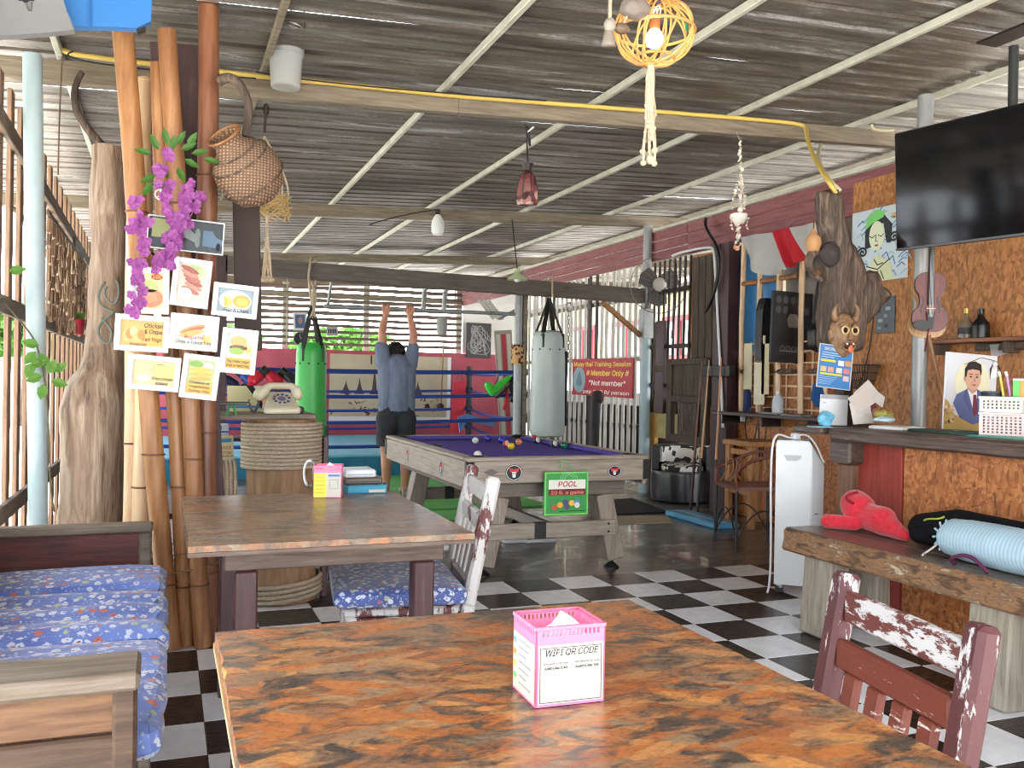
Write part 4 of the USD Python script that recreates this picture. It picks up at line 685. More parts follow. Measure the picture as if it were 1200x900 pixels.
# hanging sign on the end of the table
t = thing('pool_sign', 'green sign reading POOL with billiard balls hung on the pool table', 'sign', (2.30, 5.15, 0.45))
q0 = AY(637, 605, 5.15); q1 = AY(689, 603, 5.15); q2 = AY(636, 553, 5.15); fr = Fr(q0, q1-q0, q2-q0); w, h = np.linalg.norm(q1-q0), np.linalg.norm(q2-q0)
M_gr = C((58, 158, 70), 0.5)
obj('sign_board', fr.slab(0, 0, w, h, -0.012, 0, 0.003), M_gr, t)
obj('frame_edge', fr.to(prism([(0.004, 0.004), (w-.004, 0.004), (w-.004, h-.004), (.004, h-.004)], 0.004, [(0.012, 0.012), (w-.012, .012), (w-.012, h-.012), (.012, h-.012)])), C((126, 214, 110), 0.5), t)
obj('white_field', fr.rect(0.10*w, 0.60*h, 0.93*w, 0.81*h), C((232, 236, 222)), t); obj('red_band', fr.rect(0.10*w, 0.46*h, 0.93*w, 0.60*h), C((112, 44, 44)), t); obj('green_field', fr.rect(0.10*w, 0.08*h, 0.93*w, 0.46*h), C((60, 150, 74)), t); obj('shadow_line', fr.rect(0.35*w, 0.09*h, 0.92*w, 0.105*h, 0.001), M_ink, t)
for k in range(3): obj('scroll', fr.to(prism([(0.55*w+(0.1+.05*k)*w*math.cos(a), 0.82*h+(.10+.035*k)*h*math.sin(a)) for a in np.linspace(0, 3.14, 14)]+[(0.55*w+(0.09+.05*k)*w*math.cos(a), 0.82*h+(.09+.035*k)*h*math.sin(a)) for a in np.linspace(3.14, 0, 14)], 0.0008), 0.0), C((150, 206, 160)), t)
obj('lettering', fr.text('POOL', 0.52*w, 0.655*h, 0.115*h, 0.001, True, 0.42*w, slant=0.2), C((196, 60, 60)), t); obj('lettering', fr.text('20 B. a game', 0.52*w, 0.485*h, 0.075*h, 0.001, True, 0.74*w), C((240, 130, 110)), t)
for k, (x, y, c) in enumerate([(0.24, 0.19, (214, 84, 60)), (0.36, 0.24, (236, 170, 50)), (0.48, 0.30, (84, 70, 130)), (0.51, 0.20, (90, 80, 110)), (0.62, 0.28, (240, 186, 70)), (0.73, 0.30, (90, 140, 190)), (0.74, 0.23, (226, 226, 220))]): obj('painted_ball', fr.ell(x*w, y*h, 0.062*w, 0.065*h, 0.001+0.0004*k, 0.0006, 16), C(c), t)
obj('green_string', tube([fr.pt(0.42*w, h, 0), AY(655, 540, 5.16), AY(663, 540, 5.16), fr.pt(0.68*w, h, 0)], 0.003, 6), C((90, 190, 90), 0.6), t)

# ================================================================ THE GYM
# ring
RX0, RX1, RY0, RY1, RZ = -0.6, 4.42, 11.2, 15.1, 0.27
M_canv = noisy('light_blue_canvas', [(0.3, (96, 176, 206)), (0.7, (128, 198, 220))], (1, 1, 1), 2, rough=0.6); M_skirt = noisy('teal_ring_skirt', [(0.3, (22, 104, 142)), (0.7, (44, 134, 168))], (2, 2, 0.6), 3, rough=0.5, bump=0.5, bdist=0.02)
t = thing('boxing_ring', 'low boxing ring with light blue canvas and blue ropes', 'boxing ring', (1.7, 13.1, 0))
obj('canvas', bx(RX0, RX1, RY0, RY1, RZ-0.03, RZ, 0.01), M_canv, t)
sk = trimesh.creation.box((RX1-RX0, 0.03, RZ-0.03)); 
for _ in range(5): sk = sk.subdivide()
V = np.array(sk.vertices); V[:, 1] += 0.018*np.sin(V[:, 0]*9+1.5*np.sin(V[:, 0]*3.1))*np.clip((0.12-V[:, 2])/0.2, 0, 1); obj('skirt', trimesh.Trimesh(V+np.array([(RX0+RX1)/2, RY0-0.02, (RZ-0.03)/2]), sk.faces, process=False), M_skirt, t, 60)
obj('deck', bx(RX0+.02, RX1-.02, RY0+0.02, RY1, 0.0, RZ-0.03), M_darkslat, t)
M_rp = C((36, 66, 150), 0.5); cor = [(RX0, RY0), (RX1, RY0), (4.95, RY1), (RX0, RY1)]
for k, (x, y) in enumerate(cor):
    p = obj('corner_post', tube([(x, y, RZ-0.26), (x, y, 1.46)], 0.05, 12), M_black, t, 40)
    for z in (0.42, 0.72, 1.04, 1.34): obj('rope_pad', bx(x-0.055, x+0.055, y-0.055, y+0.055, z-0.05, z+0.05, 0.015), C((28, 30, 40), 0.6), p)
for z in (0.42, 0.72, 1.04, 1.34):
    for k in range(4):
        a, b = np.array([*cor[k], z]), np.array([*cor[(k+1) % 4], z]); s = np.linspace(0, 1, 12)[:, None]; P = a+(b-a)*s; P[:, 2] -= 0.05*(1-(2*s[:, 0]-1)**2)*(0.6 if z > 1.2 else 1)
        obj('rope', tube(P, 0.022, 8), M_rp, t, True)
# gym mats on the floor
M_mat = noisy('green_gym_mat', [(0.3, (84, 168, 76)), (0.7, (112, 194, 98))], (1, 1, 1), 5, rough=0.75)
obj('gym_mat', bx(1.55, 3.5, 8.15, 11.1, 0.001, 0.02, 0.006), M_mat, label='green gym mat with yellow edge behind the pool table', cat_='mat')
obj('mat_edge_strip', prism([(1.50, 8.1), (1.75, 7.9), (1.75, 10.9), (1.50, 11.1)], 0.016).apply_translation((0, 0, 0.021)), C((216, 206, 70), 0.7), label='yellow strip along the green gym mat', cat_='strip')
obj('green_mat', bx(2.05, 3.02, 7.5, 8.05, 0.001, 0.02, 0.006), M_mat, label='small green mat under the far end of the pool table', cat_='mat')
def floorpoly(name, pts, th, mt, label, cat_): m = prism([tuple(AZ(x, y)[:2]) for x, y in pts], th); m.vertices[:, 2] += 0.001; return obj(name, m, mt, label=label, cat_=cat_)
floorpoly('floor_mat', [(716, 587), (741, 585), (783, 601), (718, 604)], 0.012, C((40, 40, 42), 0.85), 'black rubber mat on the concrete behind the pool table', 'mat')
floorpoly('carton_sheet', [(718, 606), (782, 605), (788, 613), (724, 615)], 0.006, C((190, 176, 150), 0.8), 'flat worn carton sheet beside the black rubber mat', 'carton')
t = thing('blue_board', 'light blue board lying on the floor along the rack wall', 'board', (4.46, 6.9, 0))
obj('board', bx(4.34, 4.58, 6.52, 7.35, 0.001, 0.05, 0.01), C((96, 172, 214), 0.4), t); obj('stripe', bx(4.44, 4.47, 6.54, 7.33, 0.0505, 0.052, 0.0005), C((196, 220, 232), 0.4), t)
# white shoes under the pool table
for k, (x, y, l) in enumerate([(2.44, 6.42, 'white sports shoe on the floor under the pool table'), (2.60, 6.38, 'grey sports shoe under the pool table beside the white one')]):
    t = thing('sports_shoe', l, 'shoe', (x, y, 0))
    obj('sole', rough(bx(x-0.05, x+0.20, y-0.045, y+0.045, 0.001, 0.03, 0.01), 0.001, 9), M_white, t, 40)
    obj('upper', blob([((x-0.01, y, 0.06), 0.042, (x+0.12, y, 0.05), 0.036), ((x-0.015, y, 0.09), 0.036, (x+0.02, y, 0.075), 0.04), ((x+.12, y, .05), .036, (x+.17, y, .04), .028)], 0.015, 6), C((214, 218, 222), 0.6) if k == 0 else C((120, 124, 130), 0.6), t, True)
    obj('lace', [tube([(x+0.05+0.02*q, y-0.025, 0.086), (x+0.06+0.02*q, y+0.025, 0.086)], 0.004, 5) for q in range(4)], M_black, t)
# wall things
t = thing('wall_banner', 'tan banner with temple skyline and dark red pattern on the pink wall', 'banner', (2.6, 15.79, 0.8))
q0, q1, q2 = AY(385, 495, 15.78), AY(527, 496, 15.78), AY(385, 414, 15.78); fr = Fr(q0, q1-q0, (0, 0, 1)); w, h = np.linalg.norm(q1-q0), (q2-q0)[2]
obj('cloth', fr.slab(0, 0, w, h, -0.01, 0, 0.002), noisy('tan_banner_cloth', [(0.3, (186, 172, 142)), (0.7, (206, 194, 166))], (1, 1, 1), 2), t)
obj('white_border', fr.to(prism([(0, 0), (w, 0), (w, h), (w-.06*w/2, h), (w-.06*w/2, .09*h), (0, .09*h)], 0.001)), M_white, t)
g = random.Random(3)
for k in range(46):
    x, y = g.uniform(0.02, .93)*w, g.uniform(.12, .45)*h; obj('pattern', fr.poly([(x+g.uniform(-.09, .09), y+g.uniform(-.06, .06)) for _ in range(6)], 0.001+0.0003*(k % 5)), C([(70, 44, 44), (110, 50, 48), (160, 150, 128), (44, 40, 44), (190, 186, 170)][k % 5]), t)
for (x, hh) in [(0.13, .62), (.24, .66), (.36, .82), (0.6, .6), (.72, .64)]: obj('temple_spire', fr.poly([(x*w-.09, .42*h), (x*w+.09, .42*h), (x*w+.04, .5*h), (x*w+.012, hh*h*.9), (x*w, hh*h), (x*w-.012, hh*h*.9), (x*w-.04, .5*h)], 0.003), C((84, 66, 66)), t)
for x in (.33, .38, .42): obj('bar_mark', fr.rect(x*w-.012, 0.86*h, x*w+.012, .99*h, 0.003), M_black, t)
def panel(name, label, cat_, corners, Y, parts_, th=0.02, mt=None, at=None):
    q0, q1, q2 = [(at or AY)(*c_, Y) for c_ in corners[:3]]; fr = Fr(q0, q1-q0, q2-q0); w, h = np.linalg.norm(q1-q0), np.linalg.norm(q2-q0)
    t = thing(name, label, cat_, q0); obj('board', fr.slab(0, 0, w, h, -th, 0, 0.003), mt or M_black, t); parts_(t, fr, w, h); return t
def pz(t, fr, w, h):
    g = random.Random(8)
    for k in range(16): obj('chalk_line', strip(fr, spline([(g.uniform(.15, .85)*w, g.uniform(.08, .92)*h) for _ in range(4)], 14)[:, :2], 0.012, 0.0002*k), C((150, 150, 150)), t)
panel('black_poster', 'black poster with white line drawing above the pink wall', 'poster', [(546, 419), (575, 420), (548, 378)], 15.75, pz)
def pstripe(t, fr, w, h):
    for a, b, c in [(0.08, .3, (196, 190, 176)), (.38, .62, (176, 48, 62)), (.68, .9, (196, 190, 176))]: obj('stripe', fr.rect(a*w, 0.03*h, b*w, .97*h, 0, 0.004), C(c), t)
panel('striped_board', 'tall leaning board with cream and red stripes in the gym corner', 'board', [(588, 535), (608, 533), (574, 388)], 12.6, pstripe, 0.03, C((150, 140, 128)))
panel('family_photo', 'small framed photo hung on the louvres left of the green bag', 'picture', [(344, 387), (360, 387), (344, 366)], 15.7, lambda t, fr, w, h: [obj('print', fr.rect(.14*w, .12*h, .86*w, .88*h), C((70, 86, 120)), t), obj('print', fr.ell(.5*w, .55*h, .16*w, .2*h, .001), C((150, 110, 110)), t)], 0.02, C((190, 190, 186)))
t = thing('wall_clock', 'round black wall clock on the louvres behind the green bag', 'clock', AY(352, 404, 15.7)); p = AY(352, 397, 15.7)
obj('face', lathe([(0, 0), (0.12, 0), (0.12, 0.03), (0.105, 0.035), (0, 0.03)], 28, p, rotx(math.pi/2)), M_black, t, 40); obj('rim', tube([p+[0.115*math.cos(a), -0.03, 0.115*math.sin(a)] for a in np.linspace(0, 6.283, 28)[:-1]], 0.008, 6, closed=True), C((120, 120, 122)), t); obj('hand', [bar(p+[0, -0.036, 0], p+[0.05, -0.036, 0.04], 0.008, 0.003), bar(p+[0, -0.037, 0], p+[-0.02, -0.037, 0.085], 0.006, 0.003)], M_white, t, kind='stuff')
panel('sign_plate', 'small grey sign plate on the louvres right of the green bag', 'sign', [(383, 393), (396, 393), (383, 383)], 15.86, lambda t, fr, w, h: [obj('mark', fr.rect(.12*w+.2*k*w, .25*h, .24*w+.2*k*w, .75*h), M_ink, t) for k in range(4)], 0.01, C((150, 150, 150)))
def towel(name, label, pts, Y, c):
    t = thing(name, label, 'towel', AY(*pts[0], Y)); m = flat(pts, Y, 0.03); obj('cloth', rough(m, 0.012, 6, 2, 3), C(c, 0.9), t, 50); return t
t = towel('red_bag', 'red drawstring bag hanging on the ropes in front of the pink wall', [(527, 507), (531, 448), (546, 446), (541, 508)], 15.08, (196, 56, 72))
obj('drawstring', [tube([AY(534, 447, 15.06), AY(538, 436, 15.08)], 0.008, 5), tube([AY(543, 447, 15.06), AY(540, 436, 15.08)], 0.008, 5)], C((170, 36, 50)), t, kind='stuff')
t = towel('blue_towel', 'pale blue towel slung between the ropes at the ring corner', [(536, 489), (548, 485), (580, 494), (578, 500), (548, 493), (538, 507)], 11.32, (96, 140, 200))
t = thing('wall_lamp_tube', 'long-handled tool leaning on the pink wall', 'tool', AY(517, 478, 15.7)); obj('handle', tube([AY(520, 400, 15.75), AY(517, 474, 15.7)], 0.012, 6), C((150, 110, 80)), t); obj('head', sphere(AY(516, 477, 15.7), 0.07, 2), C((50, 44, 44)), t, True)
# gloves and shoes hung on the ropes
def glove(label, x, y, Y, c, fl=1, s=1.0):
    p = AY(x, y, Y); t = thing('boxing_glove', label, 'boxing glove', p-[0, 0, 0.1*s])
    obj('mitt', blob([(p, 0.075*s, p+np.array([fl*0.07, 0, -0.05])*s, 0.08*s), (p+np.array([-fl*.03, -0.03, .0])*s, 0.04*s, p+np.array([fl*.03, -0.06, -.06])*s, 0.036*s)], 0.03, 6), C(c, 0.4), t, True)
    obj('cuff', tube([p+np.array([-fl*0.03, 0, 0.02])*s, p+np.array([-fl*0.11, 0, 0.09])*s], 0.06*s, 12), C((30, 28, 30), 0.5), t, 40)
glove('red boxing glove hanging on the top rope left of the green bag, left one', 302, 441, 11.12, (206, 34, 60), -1); glove('red boxing glove hanging on the top rope nearest the green bag', 317, 441, 11.12, (206, 34, 60), 1)
glove('black boxing glove hanging between red glove and green bag', 338, 441, 11.12, (40, 40, 48), 1, 0.9)
glove('red boxing glove low on the far rope behind the telephone', 318, 466, 14.95, (214, 40, 60), -1); glove('red boxing glove low on the far rope next to the green bag', 332, 466, 14.95, (214, 40, 60), 1)
glove('blue boxing glove beside the menu frames, upper', 288, 441, 11.15, (40, 70, 160), 1); glove('blue boxing glove beside the menu frames, lower', 282, 458, 11.15, (30, 52, 140), -1); glove('dark blue boxing glove behind the bamboo bundle', 266, 447, 11.15, (36, 40, 80), 1)
t = thing('sports_shoe', 'bright green and black sports shoe hung on the ring corner ropes', 'shoe', AY(585, 450, 11.1)); a, b = AY(577, 459, 11.08), AY(596, 443, 11.08)
obj('upper', blob([(a, 0.06, (a+b)/2, 0.05), ((a+b)/2, 0.05, b, 0.035), (a, 0.06, a+[-0.06, 0, 0.08], 0.05)], 0.025, 6), C((70, 220, 70), 0.5), t, True); obj('sole', bar(a+[0.05, 0, -0.075], b+[0.06, 0, -0.045], 0.1, 0.035), M_black, t); obj('lace', tube([a, AY(586, 436, 11.1)], 0.006, 5), M_black, t)
t = thing('hand_wraps', 'red and black hand wraps dangling at the ring corner', 'hand wraps', AY(592, 475, 11.1)); obj('red_wrap', tube(spline([AY(592, 452, 11.1), AY(594, 465, 11.08), AY(590, 480, 11.1)], 10), 0.02, 6), C((206, 36, 46), 0.8), t); obj('black_wrap', tube(spline([AY(604, 440, 11.1), AY(600, 458, 11.06), AY(607, 470, 11.1), AY(598, 468, 11.1)], 14), 0.03, 6), M_black, t)
# steel upright at the ring with a leopard pad, pull-up bar
PB = 9.25; U = AY(606, 470, PB)
t = thing('steel_upright', 'grey steel upright with leopard-print pad holding the pull-up bar', 'post', (U[0], PB, 0))
obj('tube', tube([(U[0], PB, 0), (U[0], PB, 2.42)], 0.045, 14), M_galv, t, 40); obj('wooden_side', bx(U[0]+0.05, U[0]+0.10, PB-0.03, PB+0.03, 0, 2.22), M_beam, t)
obj('leopard_pad', tube([(U[0], PB, 1.40), (U[0], PB, 1.62)], 0.075, 18), mk('leopard_print', {'tc': ('texture_coordinate', {}), 'v': ('voronoi_texture', {'scale': 26.0}), 'r': ('rgb_ramp', {'ramp': [(0.2, lin((40, 26, 22))), (0.4, lin((120, 66, 46))), (0.5, lin((196, 158, 110)))]}), 'p': ('principled_bsdf', {'roughness': 0.8})}, [('tc.object', 'v.vector'), ('v.distance', 'r.fac'), ('r.color', 'p.base_color')]), t, 40)
t = thing('pull_up_bar', 'long thin grey pull-up bar gripped by the person', 'pull-up bar', (2.5, PB, 2.0))
zb = AY(463, 362, PB)[2]; bar0 = AY(380, 358, PB); bar1 = np.array([U[0], PB, zb-0.03])
obj('bar', tube([(bar0[0], PB, zb), (U[0], PB, zb)], 0.019, 12), M_galv, t, 40)
for x in (496, 520): q = AY(x, 360, PB); obj('hanger', tube([(q[0], PB, zb), (q[0], PB-0.05, 2.16), (q[0], 9.02, 2.20)], 0.026, 10), M_galv, t, 40)
q = AY(384, 360, PB); obj('hanger', tube([(q[0], PB, zb), (q[0], 9.02, 2.20)], 0.014, 8), M_galv, t, 40)
q = AY(518, 378, PB); obj('counterweight', lathe([(0, -0.10), (0.05, -0.10), (0.055, -0.05), (0.055, 0.07), (0.04, 0.09), (0, 0.09)], 16, q-[0, 0, 0.03]), C((150, 152, 148), 0.5), t, 40)
# floodlight on the upright
p = AY(573, 358, PB+0.05); t = thing('floodlight', 'tilted white floodlight frame below the bag beam near the upright', 'lamp', p-[0, 0, 0.1])
for dx in (-0.055, 0.0, 0.055): obj('blade', bar(AY(567, 352, PB+.05)+[dx, 0, 0], AY(584, 374, PB+.05)+[dx, 0, 0], 0.03, 0.03), M_steel, t)
obj('arm', bar(AY(584, 374, PB+.05), (U[0], PB+.05, AY(600, 362, PB+.05)[2]), 0.03, 0.03), M_galv, t)
# punching bags
def bag(label, x, ytop, ybot, Y, r, mt, strap, sy):
    a, b = AY(x, ytop, Y), AY(x, ybot, Y); t = thing('punching_bag', label, 'punching bag', (a[0], Y, b[2])); L = a[2]-b[2]
    m = lathe([(0, 0), (r*.7, 0.0), (r*.95, 0.02), (r*1.03, 0.08), (r, L*.3), (r*.98, L*.7), (r*.96, L-0.1), (r*.86, L-0.03), (r*.7, L), (0, L-0.005)], 36, (a[0], Y, b[2])); m = rough(m, 0.006, 5, 3, 1)
    obj('body', m, mt, t, 50); top = np.array([a[0], Y, a[2]+0.36])
    for q in range(4):
        w = math.pi/4+q*math.pi/2; e = np.array([a[0]+r*.88*math.cos(w), Y+r*.88*math.sin(w), a[2]-0.06]); obj('strap', bar(e, top, 0.05, 0.012), strap, t); obj('strap_end', bar(e+[0, 0, 0.03], e-[0, 0, 0.12], 0.055, 0.02), strap, t)
    for q in range(10): w = q*0.63; obj('rivet', sphere((a[0]+r*.97*math.cos(w), Y+r*.97*math.sin(w), a[2]-0.2), 0.009, 1), M_black, t)
    return t, top
M_gbag = noisy('green_bag_vinyl', [(0.3, (56, 170, 76)), (0.7, (82, 196, 100))], (1, 1, 0.6), 2, rough=0.35, bump=0.1); M_wbag = noisy('white_bag_vinyl', [(0.3, (176, 190, 190)), (0.7, (200, 212, 210))], (1, 1, 0.5), 2, rough=0.38, bump=0.1)
t, top = bag('bright green punching bag hanging by black straps', 365, 402, 545, 8.94, 0.152, M_gbag, M_black, 1)
obj('rope_loop', tube([top, top+[-0.03, -.02, .2], (top[0]-.05, 8.85, 2.2), (top[0]-.03, 8.86, 2.37), (top[0]+.03, 8.94, 2.40), (top[0]+.05, 9.03, 2.2), top+[.03, .02, .15], top], 0.014, 8), M_rope, t, True); obj('rope_knot', [tube(spline([top+[0.02*k-.04, -.03, 0.25-.1*k*.3], top+[.03-.01*k, -.04, .1], top+[-.02+.015*k, -.03, -.12]], 10), 0.012, 6) for k in range(4)], M_rope, t, kind='stuff')
obj('side_patch', bx(top[0]+0.12, top[0]+0.165, 8.86, 8.94, 0.66, 0.76), M_black, t)
t, top = bag('white punching bag hanging by black straps near the sign', 643, 388, 512, 8.94, 0.185, M_wbag, M_black, 1)
obj('rope_loop', tube([top, (top[0], 8.86, 2.12), (top[0], 8.87, 2.34), (top[0], 9.02, 2.34), (top[0], 9.02, 2.1), top], 0.012, 8), M_rope, t, True); obj('black_seam', bar((top[0]+0.175, 8.88, 0.75), (top[0]+0.17, 8.88, 1.55), 0.03, 0.05), M_black, t)
obj('carabiner', sphere(top+[0.06, 0, 0.12], 0.045, 2, (1, .6, 1)), M_black, t, True)
# training sign
def psign(t, fr, w, h):
    Yl = C((240, 206, 80), 0.6); Wl = C((240, 236, 226), 0.6)
    obj('lettering', fr.text('Muay thai Training Session', .5*w, .80*h, .115*h, 0.0, True, .94*w, slant=.12), Yl, t); obj('lettering', fr.text('# Member Only #', .60*w, .55*h, .14*h, 0, True, .68*w, slant=.12), Yl, t)
    obj('lettering', fr.text('"Not member"', .6*w, .29*h, .13*h, 0, True, .58*w, slant=.12), Wl, t); obj('lettering', fr.text('pay 200 B/ person', .58*w, .07*h, .09*h, 0, True, .74*w, slant=.12), Wl, t)
    o = obj('oval_emblem', fr.ell(.13*w, .42*h, .115*w, .36*h, 0.0006), C((150, 176, 186)), t); obj('figure', fr.poly([(.08*w, .3*h), (.12*w, .62*h), (.15*w, .66*h), (.17*w, .5*h), (.19*w, .3*h), (.14*w, .22*h)], .0016), C((110, 140, 156)), o)
panel('training_sign', 'red sign with yellow lettering about Muay Thai members on white fence', 'sign', [(670, 462), (741, 467), (670, 421)], 5.01, psign, 0.012, C((178, 44, 56), 0.5), at=AX)
M_pv = C((48, 44, 46), 0.6)
t = thing('slim_bag', 'narrow black bag on a stand below the training sign', 'bag', AZ(697, 562)); obj('body', tube([AY(697, 562, AZ(697, 562)[1]), AY(696, 524, 9.3)]+[AY(696, 520, 9.3), AY(698, 470, 9.3)], [.02, .05, 0.055, 0.06], 12), M_pv, t, 40); obj('head', sphere(AY(700, 466, 9.3), 0.075, 2, (1, 1, 1.15)), C((60, 44, 42), 0.6), t, True)
# wall fan on the post
p = AY(772, 334, 8.72); t = thing('wall_fan', 'grey wall fan with round wire guard on the steel post', 'fan', p-[0, 0, 0.28]); Rf = rotx(math.pi/2) 
R2 = rotz(-0.36)
def ringp(r, off=0.0, n=48): return [p+R2 @ np.array([r*math.cos(a), off, r*math.sin(a)]) for a in np.linspace(0, 6.2832, n, endpoint=False)]
obj('guard_ring', tube(ringp(0.31), 0.006, 6, closed=True), C((126, 124, 118), 0.5), t, True)
for k in range(18): a = k*math.pi/9; obj('guard_wire', tube([p+R2 @ np.array([0.07*math.cos(a), -0.06, 0.07*math.sin(a)]), p+R2 @ np.array([0.2*math.cos(a), -0.055, 0.2*math.sin(a)]), p+R2 @ np.array([0.31*math.cos(a), 0, 0.31*math.sin(a)])], 0.0022, 4), C((110, 108, 104), 0.5), t)
for k in range(3):
    a = 0.5+k*2.094; pts = [(0.03, -.04), (0.1, -.10), (0.20, -.10), (0.235, 0.0), (0.2, .10), (.09, .09), (.03, .04)]
    m = prism([(x*math.cos(a)-y*math.sin(a), x*math.sin(a)+y*math.cos(a)) for x, y in pts], 0.006); f_ = Fr(p+R2 @ np.array([0, 0.01, 0]), R2 @ np.array([1.0, 0, 0]), (0, 0, 1)); obj('blade', f_.to(m), C((70, 65, 60), 0.5), t)
obj('hub_cap', lathe([(0, 0), (0.075, 0), (0.078, 0.02), (0.06, 0.035), (0, 0.038)], 28, p+R2 @ np.array([0, -0.03, 0]), R2 @ Rf), C((176, 172, 164), 0.4), t, 40)
obj('motor', lathe([(0, 0), (0.09, 0), (0.1, 0.05), (0.07, 0.13), (0, 0.14)], 22, p+R2 @ np.array([0, 0.19, 0]), R2 @ Rf), C((110, 104, 96), 0.5), t, 40); obj('wall_arm', bar(p+[0, 0.12, -0.05], p+[-0.05, 0.2, -0.30], 0.05, 0.05), C((110, 104, 96), 0.5), t)
# old shutters and trunk behind the barrel chair
t = thing('old_shutter', 'dark old wooden shutter frame with a trunk slab behind it', 'shutter', AX(806, 520, 4.98)); fr = Fr(AX(784, 553, 4.98), (0, -1, 0), (0, 0, 1)); q = AX(831, 553, 4.98); w = abs(q[1]-fr.o[1]); h = AX(784, 421, 4.98)[2]-fr.o[2]
fr.o[2] = max(fr.o[2], 0.62)
h = AX(784, 421, 4.98)[2]-fr.o[2]
for (a, b, c, d) in [(0, 0, .1, h), (w-.1, 0, w, h), (.1, 0, w-.1, .08), (.1, h-.06, w-.1, h), (.1, .48*h, w-.1, .56*h)]: obj('frame_bar', fr.slab(a, b, c, d, 0, .05), M_oldwood, t)
for k in range(3): obj('plank', fr.slab(.1+k*(w-.2)/3, .56*h, .1+(k+1)*(w-.2)/3-.004, h-.06, 0.008, .028), M_oldwood, t)
obj('trunk_slab', rough(fr.slab(.2, .02, w-.2, .48*h, 0.0, 0.03, .01), .01, 6, 2, 2), M_drift, t, 50)
t = thing('old_shutter', 'dark red old shutter beside the steel post', 'shutter', AX(775, 520, 5.0)); a, b = AX(768, 500, 5.0), AX(778, 500, 5.0); obj('board', bx(4.98, 5.02, b[1], a[1], 0.9, 1.9), M_darkred, t); obj('batten', bx(4.965, 4.98, b[1], a[1], 1.35, 1.42), M_oldwood, t)
# barrel chair
c = (5.03, 8.19); t = thing('barrel_chair', 'round black leather barrel chair with cow-print seat and back', 'armchair', (*c, 0)); M_lea = C((24, 24, 27), 0.32, coat=0.2)
M_cow = mk('cow_print', {'tc': ('texture_coordinate', {}), 'n': ('noise_texture', {'scale': 13.0, 'detail': 1.0, 'distortion': 0.5}), 'r': ('rgb_ramp', {'ramp': [(0, lin((28, 26, 26))), (0.45, lin((28, 26, 26))), (0.47, lin((214, 210, 204))), (1, lin((214, 210, 204)))]}), 'p': ('principled_bsdf', {'roughness': 0.7})}, [('tc.object', 'n.vector'), ('n.fac', 'r.fac'), ('r.color', 'p.base_color')])
obj('base_drum', lathe([(0, 0.01), (0.30, 0.01), (0.318, 0.03), (0.32, 0.29), (0.308, 0.325), (0, 0.325)], 44, (*c, 0)), M_lea, t, 40); obj('seat_cushion', lathe([(0, 0.326), (0.21, 0.326), (0.219, 0.345), (0.215, 0.375), (0.18, 0.388), (0, 0.39)], 40, (*c, 0)), M_cow, t, 40)
def arc(r0, r1, z0, z1, a0, a1, n=26):
    V = []; F = []
    for k, a in enumerate(np.linspace(a0, a1, n)):
        for (r, z) in [(r0, z0), (r1, z0), (r1, z1-.015), ((r0+r1)/2, z1), (r0, z1-.015)]: V.append((c[0]+r*math.cos(a), c[1]+r*math.sin(a), z))
    for k in range(n-1):
        for q in range(5): u, v = k*5+q, k*5+(q+1) % 5; F += [(u, u+5, v), (v, u+5, v+5)]
    for k in (0, n-1): F += [(k*5, k*5+1, k*5+2), (k*5, k*5+2, k*5+3), (k*5, k*5+3, k*5+4)]
    m = trimesh.Trimesh(np.array(V), np.array(F), process=False); return m
am = math.pi/2-0.42
obj('back_shell', arc(0.248, 0.32, 0.33, 0.585, am-1.75, am+1.75), M_lea, t, 50); obj('back_lining', arc(0.222, 0.248, 0.392, 0.56, am-1.05, am+1.05), M_cow, t, 50)

# ---- the person on the pull-up bar, seen from behind
O = np.array([AY(465, 450, 9.2)[0], 9.2, 0.0])
def Q(x, y, z): return O+np.array([x, y, z])
person = thing('person', 'person in grey-blue t-shirt and dark shorts reaching up to a bar, seen from behind', 'person', O)
hz = zb; hl, hr = -0.125, 0.125
sk_b = []
for s in (-1, 1):
    sh, el, wr = Q(s*0.155, 0, 1.44), Q(s*0.165, -0.02, 1.70), Q(s*0.128, 0.01, hz-0.085)
    sk_b += [(sh, 0.052, el, 0.041), (el, 0.041, Q(s*0.15, 0.0, 1.79), 0.040), (Q(s*.15, 0, 1.79), 0.040, wr, 0.026)]
    hip, kn, an = Q(s*0.095, 0, 0.88), Q(s*0.10, 0.02, 0.48), Q(s*0.10, -0.01, 0.09)
    sk_b += [(hip, 0.085, kn, 0.058), (kn, 0.056, Q(s*0.10, -0.02, 0.36), 0.058), (Q(s*0.10, -0.02, 0.36), 0.058, an, 0.034), (an, 0.036, Q(s*0.105, 0.14, 0.055), 0.034), (an, 0.036, Q(s*.10, -.03, .06), .036)]
sk_b += [(Q(0, 0, 0.95), 0.12, Q(0, 0, 1.15), 0.115), (Q(0, 0, 1.15), 0.115, Q(0, 0, 1.36), 0.12), (Q(-0.12, 0, 1.38), 0.06, Q(0.12, 0, 1.38), 0.06), (Q(0, 0.01, 1.40), 0.055, Q(0, 0.04, 1.49), 0.052),
         (Q(0, 0.07, 1.49), 0.080, Q(0, 0.10, 1.445), 0.062), (Q(0, 0.155, 1.445), 0.014, Q(0, 0.18, 1.42), 0.012)]
for s in (-1, 1): sk_b.append((Q(s*0.086, 0.085, 1.475), 0.014, Q(s*0.086, 0.08, 1.445), 0.012))
